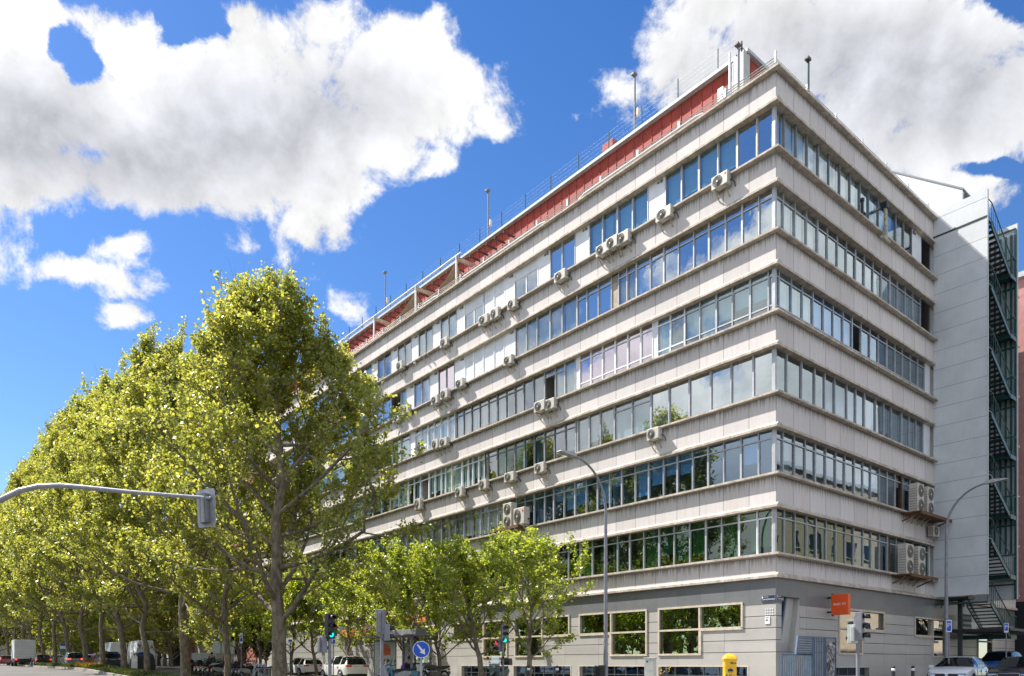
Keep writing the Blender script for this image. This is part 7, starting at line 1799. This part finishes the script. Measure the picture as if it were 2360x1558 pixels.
# ================================================================ other buildings
def simple_building(name, label, u0, u1, v0, v1, h, wall, storeys=5, faces='v', win='glass_dark', wstep=1.8, z0=4.2, band=None, cat='building', hw=1.5, ww=1.1):
    t = thing(name, label, cat, CORNER, ANG)
    m = MB(); m.box(v0, v1, u0, u1, -0.5, h); wo = m.build('wall', M[wall], t)
    m = MB(); m.box(v0 - 0.25, v1 + 0.25, u0 - 0.25, u1 + 0.25, h, h + 0.35); m.build('cornice', M['white_trim'], t)
    sh = (h - z0) / storeys; nwin = 0
    for f in faces:
        a, b_ = (u0, u1) if f in 'vV' else (v0, v1); n = int((b_ - a) / wstep)
        for k in range(storeys):
            zz = z0 + k * sh + 0.9
            bm = MB(); gm = MB()
            for i in range(n):
                s0 = a + (b_ - a) * (i + 0.5) / n - ww / 2; s1 = s0 + ww
                def bx(mb, s0, s1, d0, d1, za, zb):
                    if f == 'v': mb.box(v0 - d1, v0 - d0, s0, s1, za, zb)
                    elif f == 'V': mb.box(v1 + d0, v1 + d1, s0, s1, za, zb)
                    elif f == 'u': mb.box(s0, s1, u0 - d1, u0 - d0, za, zb)
                    else: mb.box(s0, s1, u1 + d0, u1 + d1, za, zb)
                if nwin < 90:
                    fm = MB(); bx(fm, s0 - 0.08, s0, 0.0, 0.07, zz, zz + hw); bx(fm, s1, s1 + 0.08, 0.0, 0.07, zz, zz + hw); bx(fm, s0 - 0.08, s1 + 0.08, 0.0, 0.072, zz + hw, zz + hw + 0.1); bx(fm, s0 - 0.12, s1 + 0.12, 0.0, 0.16, zz - 0.12, zz)
                    wo_ = fm.build('window', M['white_trim'], t); g = MB(); bx(g, s0, s1, 0.004, 0.02, zz, zz + hw); bx(g, (s0 + s1) / 2 - 0.02, (s0 + s1) / 2 + 0.02, 0.021, 0.04, zz, zz + hw); g.build('pane', M['car_glass'], wo_); nwin += 1
            if band:
                bd_ = MB(); bx(bd_, a, b_, 0.0, 0.12, z0 + k * sh - 0.5, z0 + k * sh + 0.5); bd_.build('band', M[band], t)
    return t
simple_building('rose_building', 'rose red rendered building with white window ledges at the right edge beyond the fire stair', -0.6, 14, 31.0, 60, 27.5, 'pink_wall', 7, 'u', wstep=2.6, z0=3.6)
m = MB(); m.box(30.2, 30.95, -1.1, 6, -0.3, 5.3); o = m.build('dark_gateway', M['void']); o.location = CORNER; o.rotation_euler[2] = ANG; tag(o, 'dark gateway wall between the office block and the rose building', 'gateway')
simple_building('brick_building', 'taller brick red building whose end shows through the plane tree crown', 60, 68, 0.6, 16, 24.0, 'red_wall', 6, 'v')
simple_building('pale_building', 'pale long building with white bands beyond the plane trees', 69, 130, 0.4, 16, 21.0, 'pale_wall', 5, 'v', band='white_trim', wstep=2.4)
simple_building('cream_building', 'cream stone building across the side street, mirrored in the shaded windows', -34, -18.5, 30, 76, 19.0, 'cream_wall', 4, 'U', wstep=3.4, z0=3.0, hw=1.5, ww=1.6)
simple_building('end_building', 'pale building closing the view far down the avenue', 178, 195, -90, 30, 15.0, 'pale_wall', 4, 'u', wstep=5.0, ww=1.8)
gt2 = thing('garage_front', 'beige gateway with a rose door and a dark workshop front on the far pavement', 'gateway', CORNER, ANG)
def gspan(pa, pb): return sorted((on_v(pa, -0.2), on_v(pb, -0.2)))
for pa, pb, z0_, z1_g, mt, nm in ((532, 452, 1.9, 4.6, 'pale_wall', 'rendered_wall'), (532, 452, -0.2, 1.9, 'dark_brick', 'dark_base'), (447, 434, -0.2, 4.0, 'pink_wall', 'rose_door'), (415, 392, -0.2, 4.2, 'void', 'dark_front'), (392, 352, 2.9, 4.2, 'dark_brick', 'fascia'), (392, 352, -0.2, 2.9, 'white_panel', 'white_shutter')):
    a, b_ = gspan(pa, pb); m = MB(); m.box(-0.35, 0.3, a, b_, z0_ + 0.4, z1_g + 0.4); m.build(nm, M[mt], gt2)
# scattered units on the far facade
far = [(428, 1462), (444, 1462), (478, 1455)]
for i, (px, py) in enumerate(far):
    u = on_v(px, 0.1); p = uv(u, 0.28); z = (1530 - py) / FPX * p.y + EYE
    tag(dup(AC, (p.x, p.y, z), ANG, scale=1.5), ['left far air conditioner above the garage front', 'middle far air conditioner above the garage front', 'right far air conditioner above the garage front'][i], 'air conditioner', 'far air conditioners')
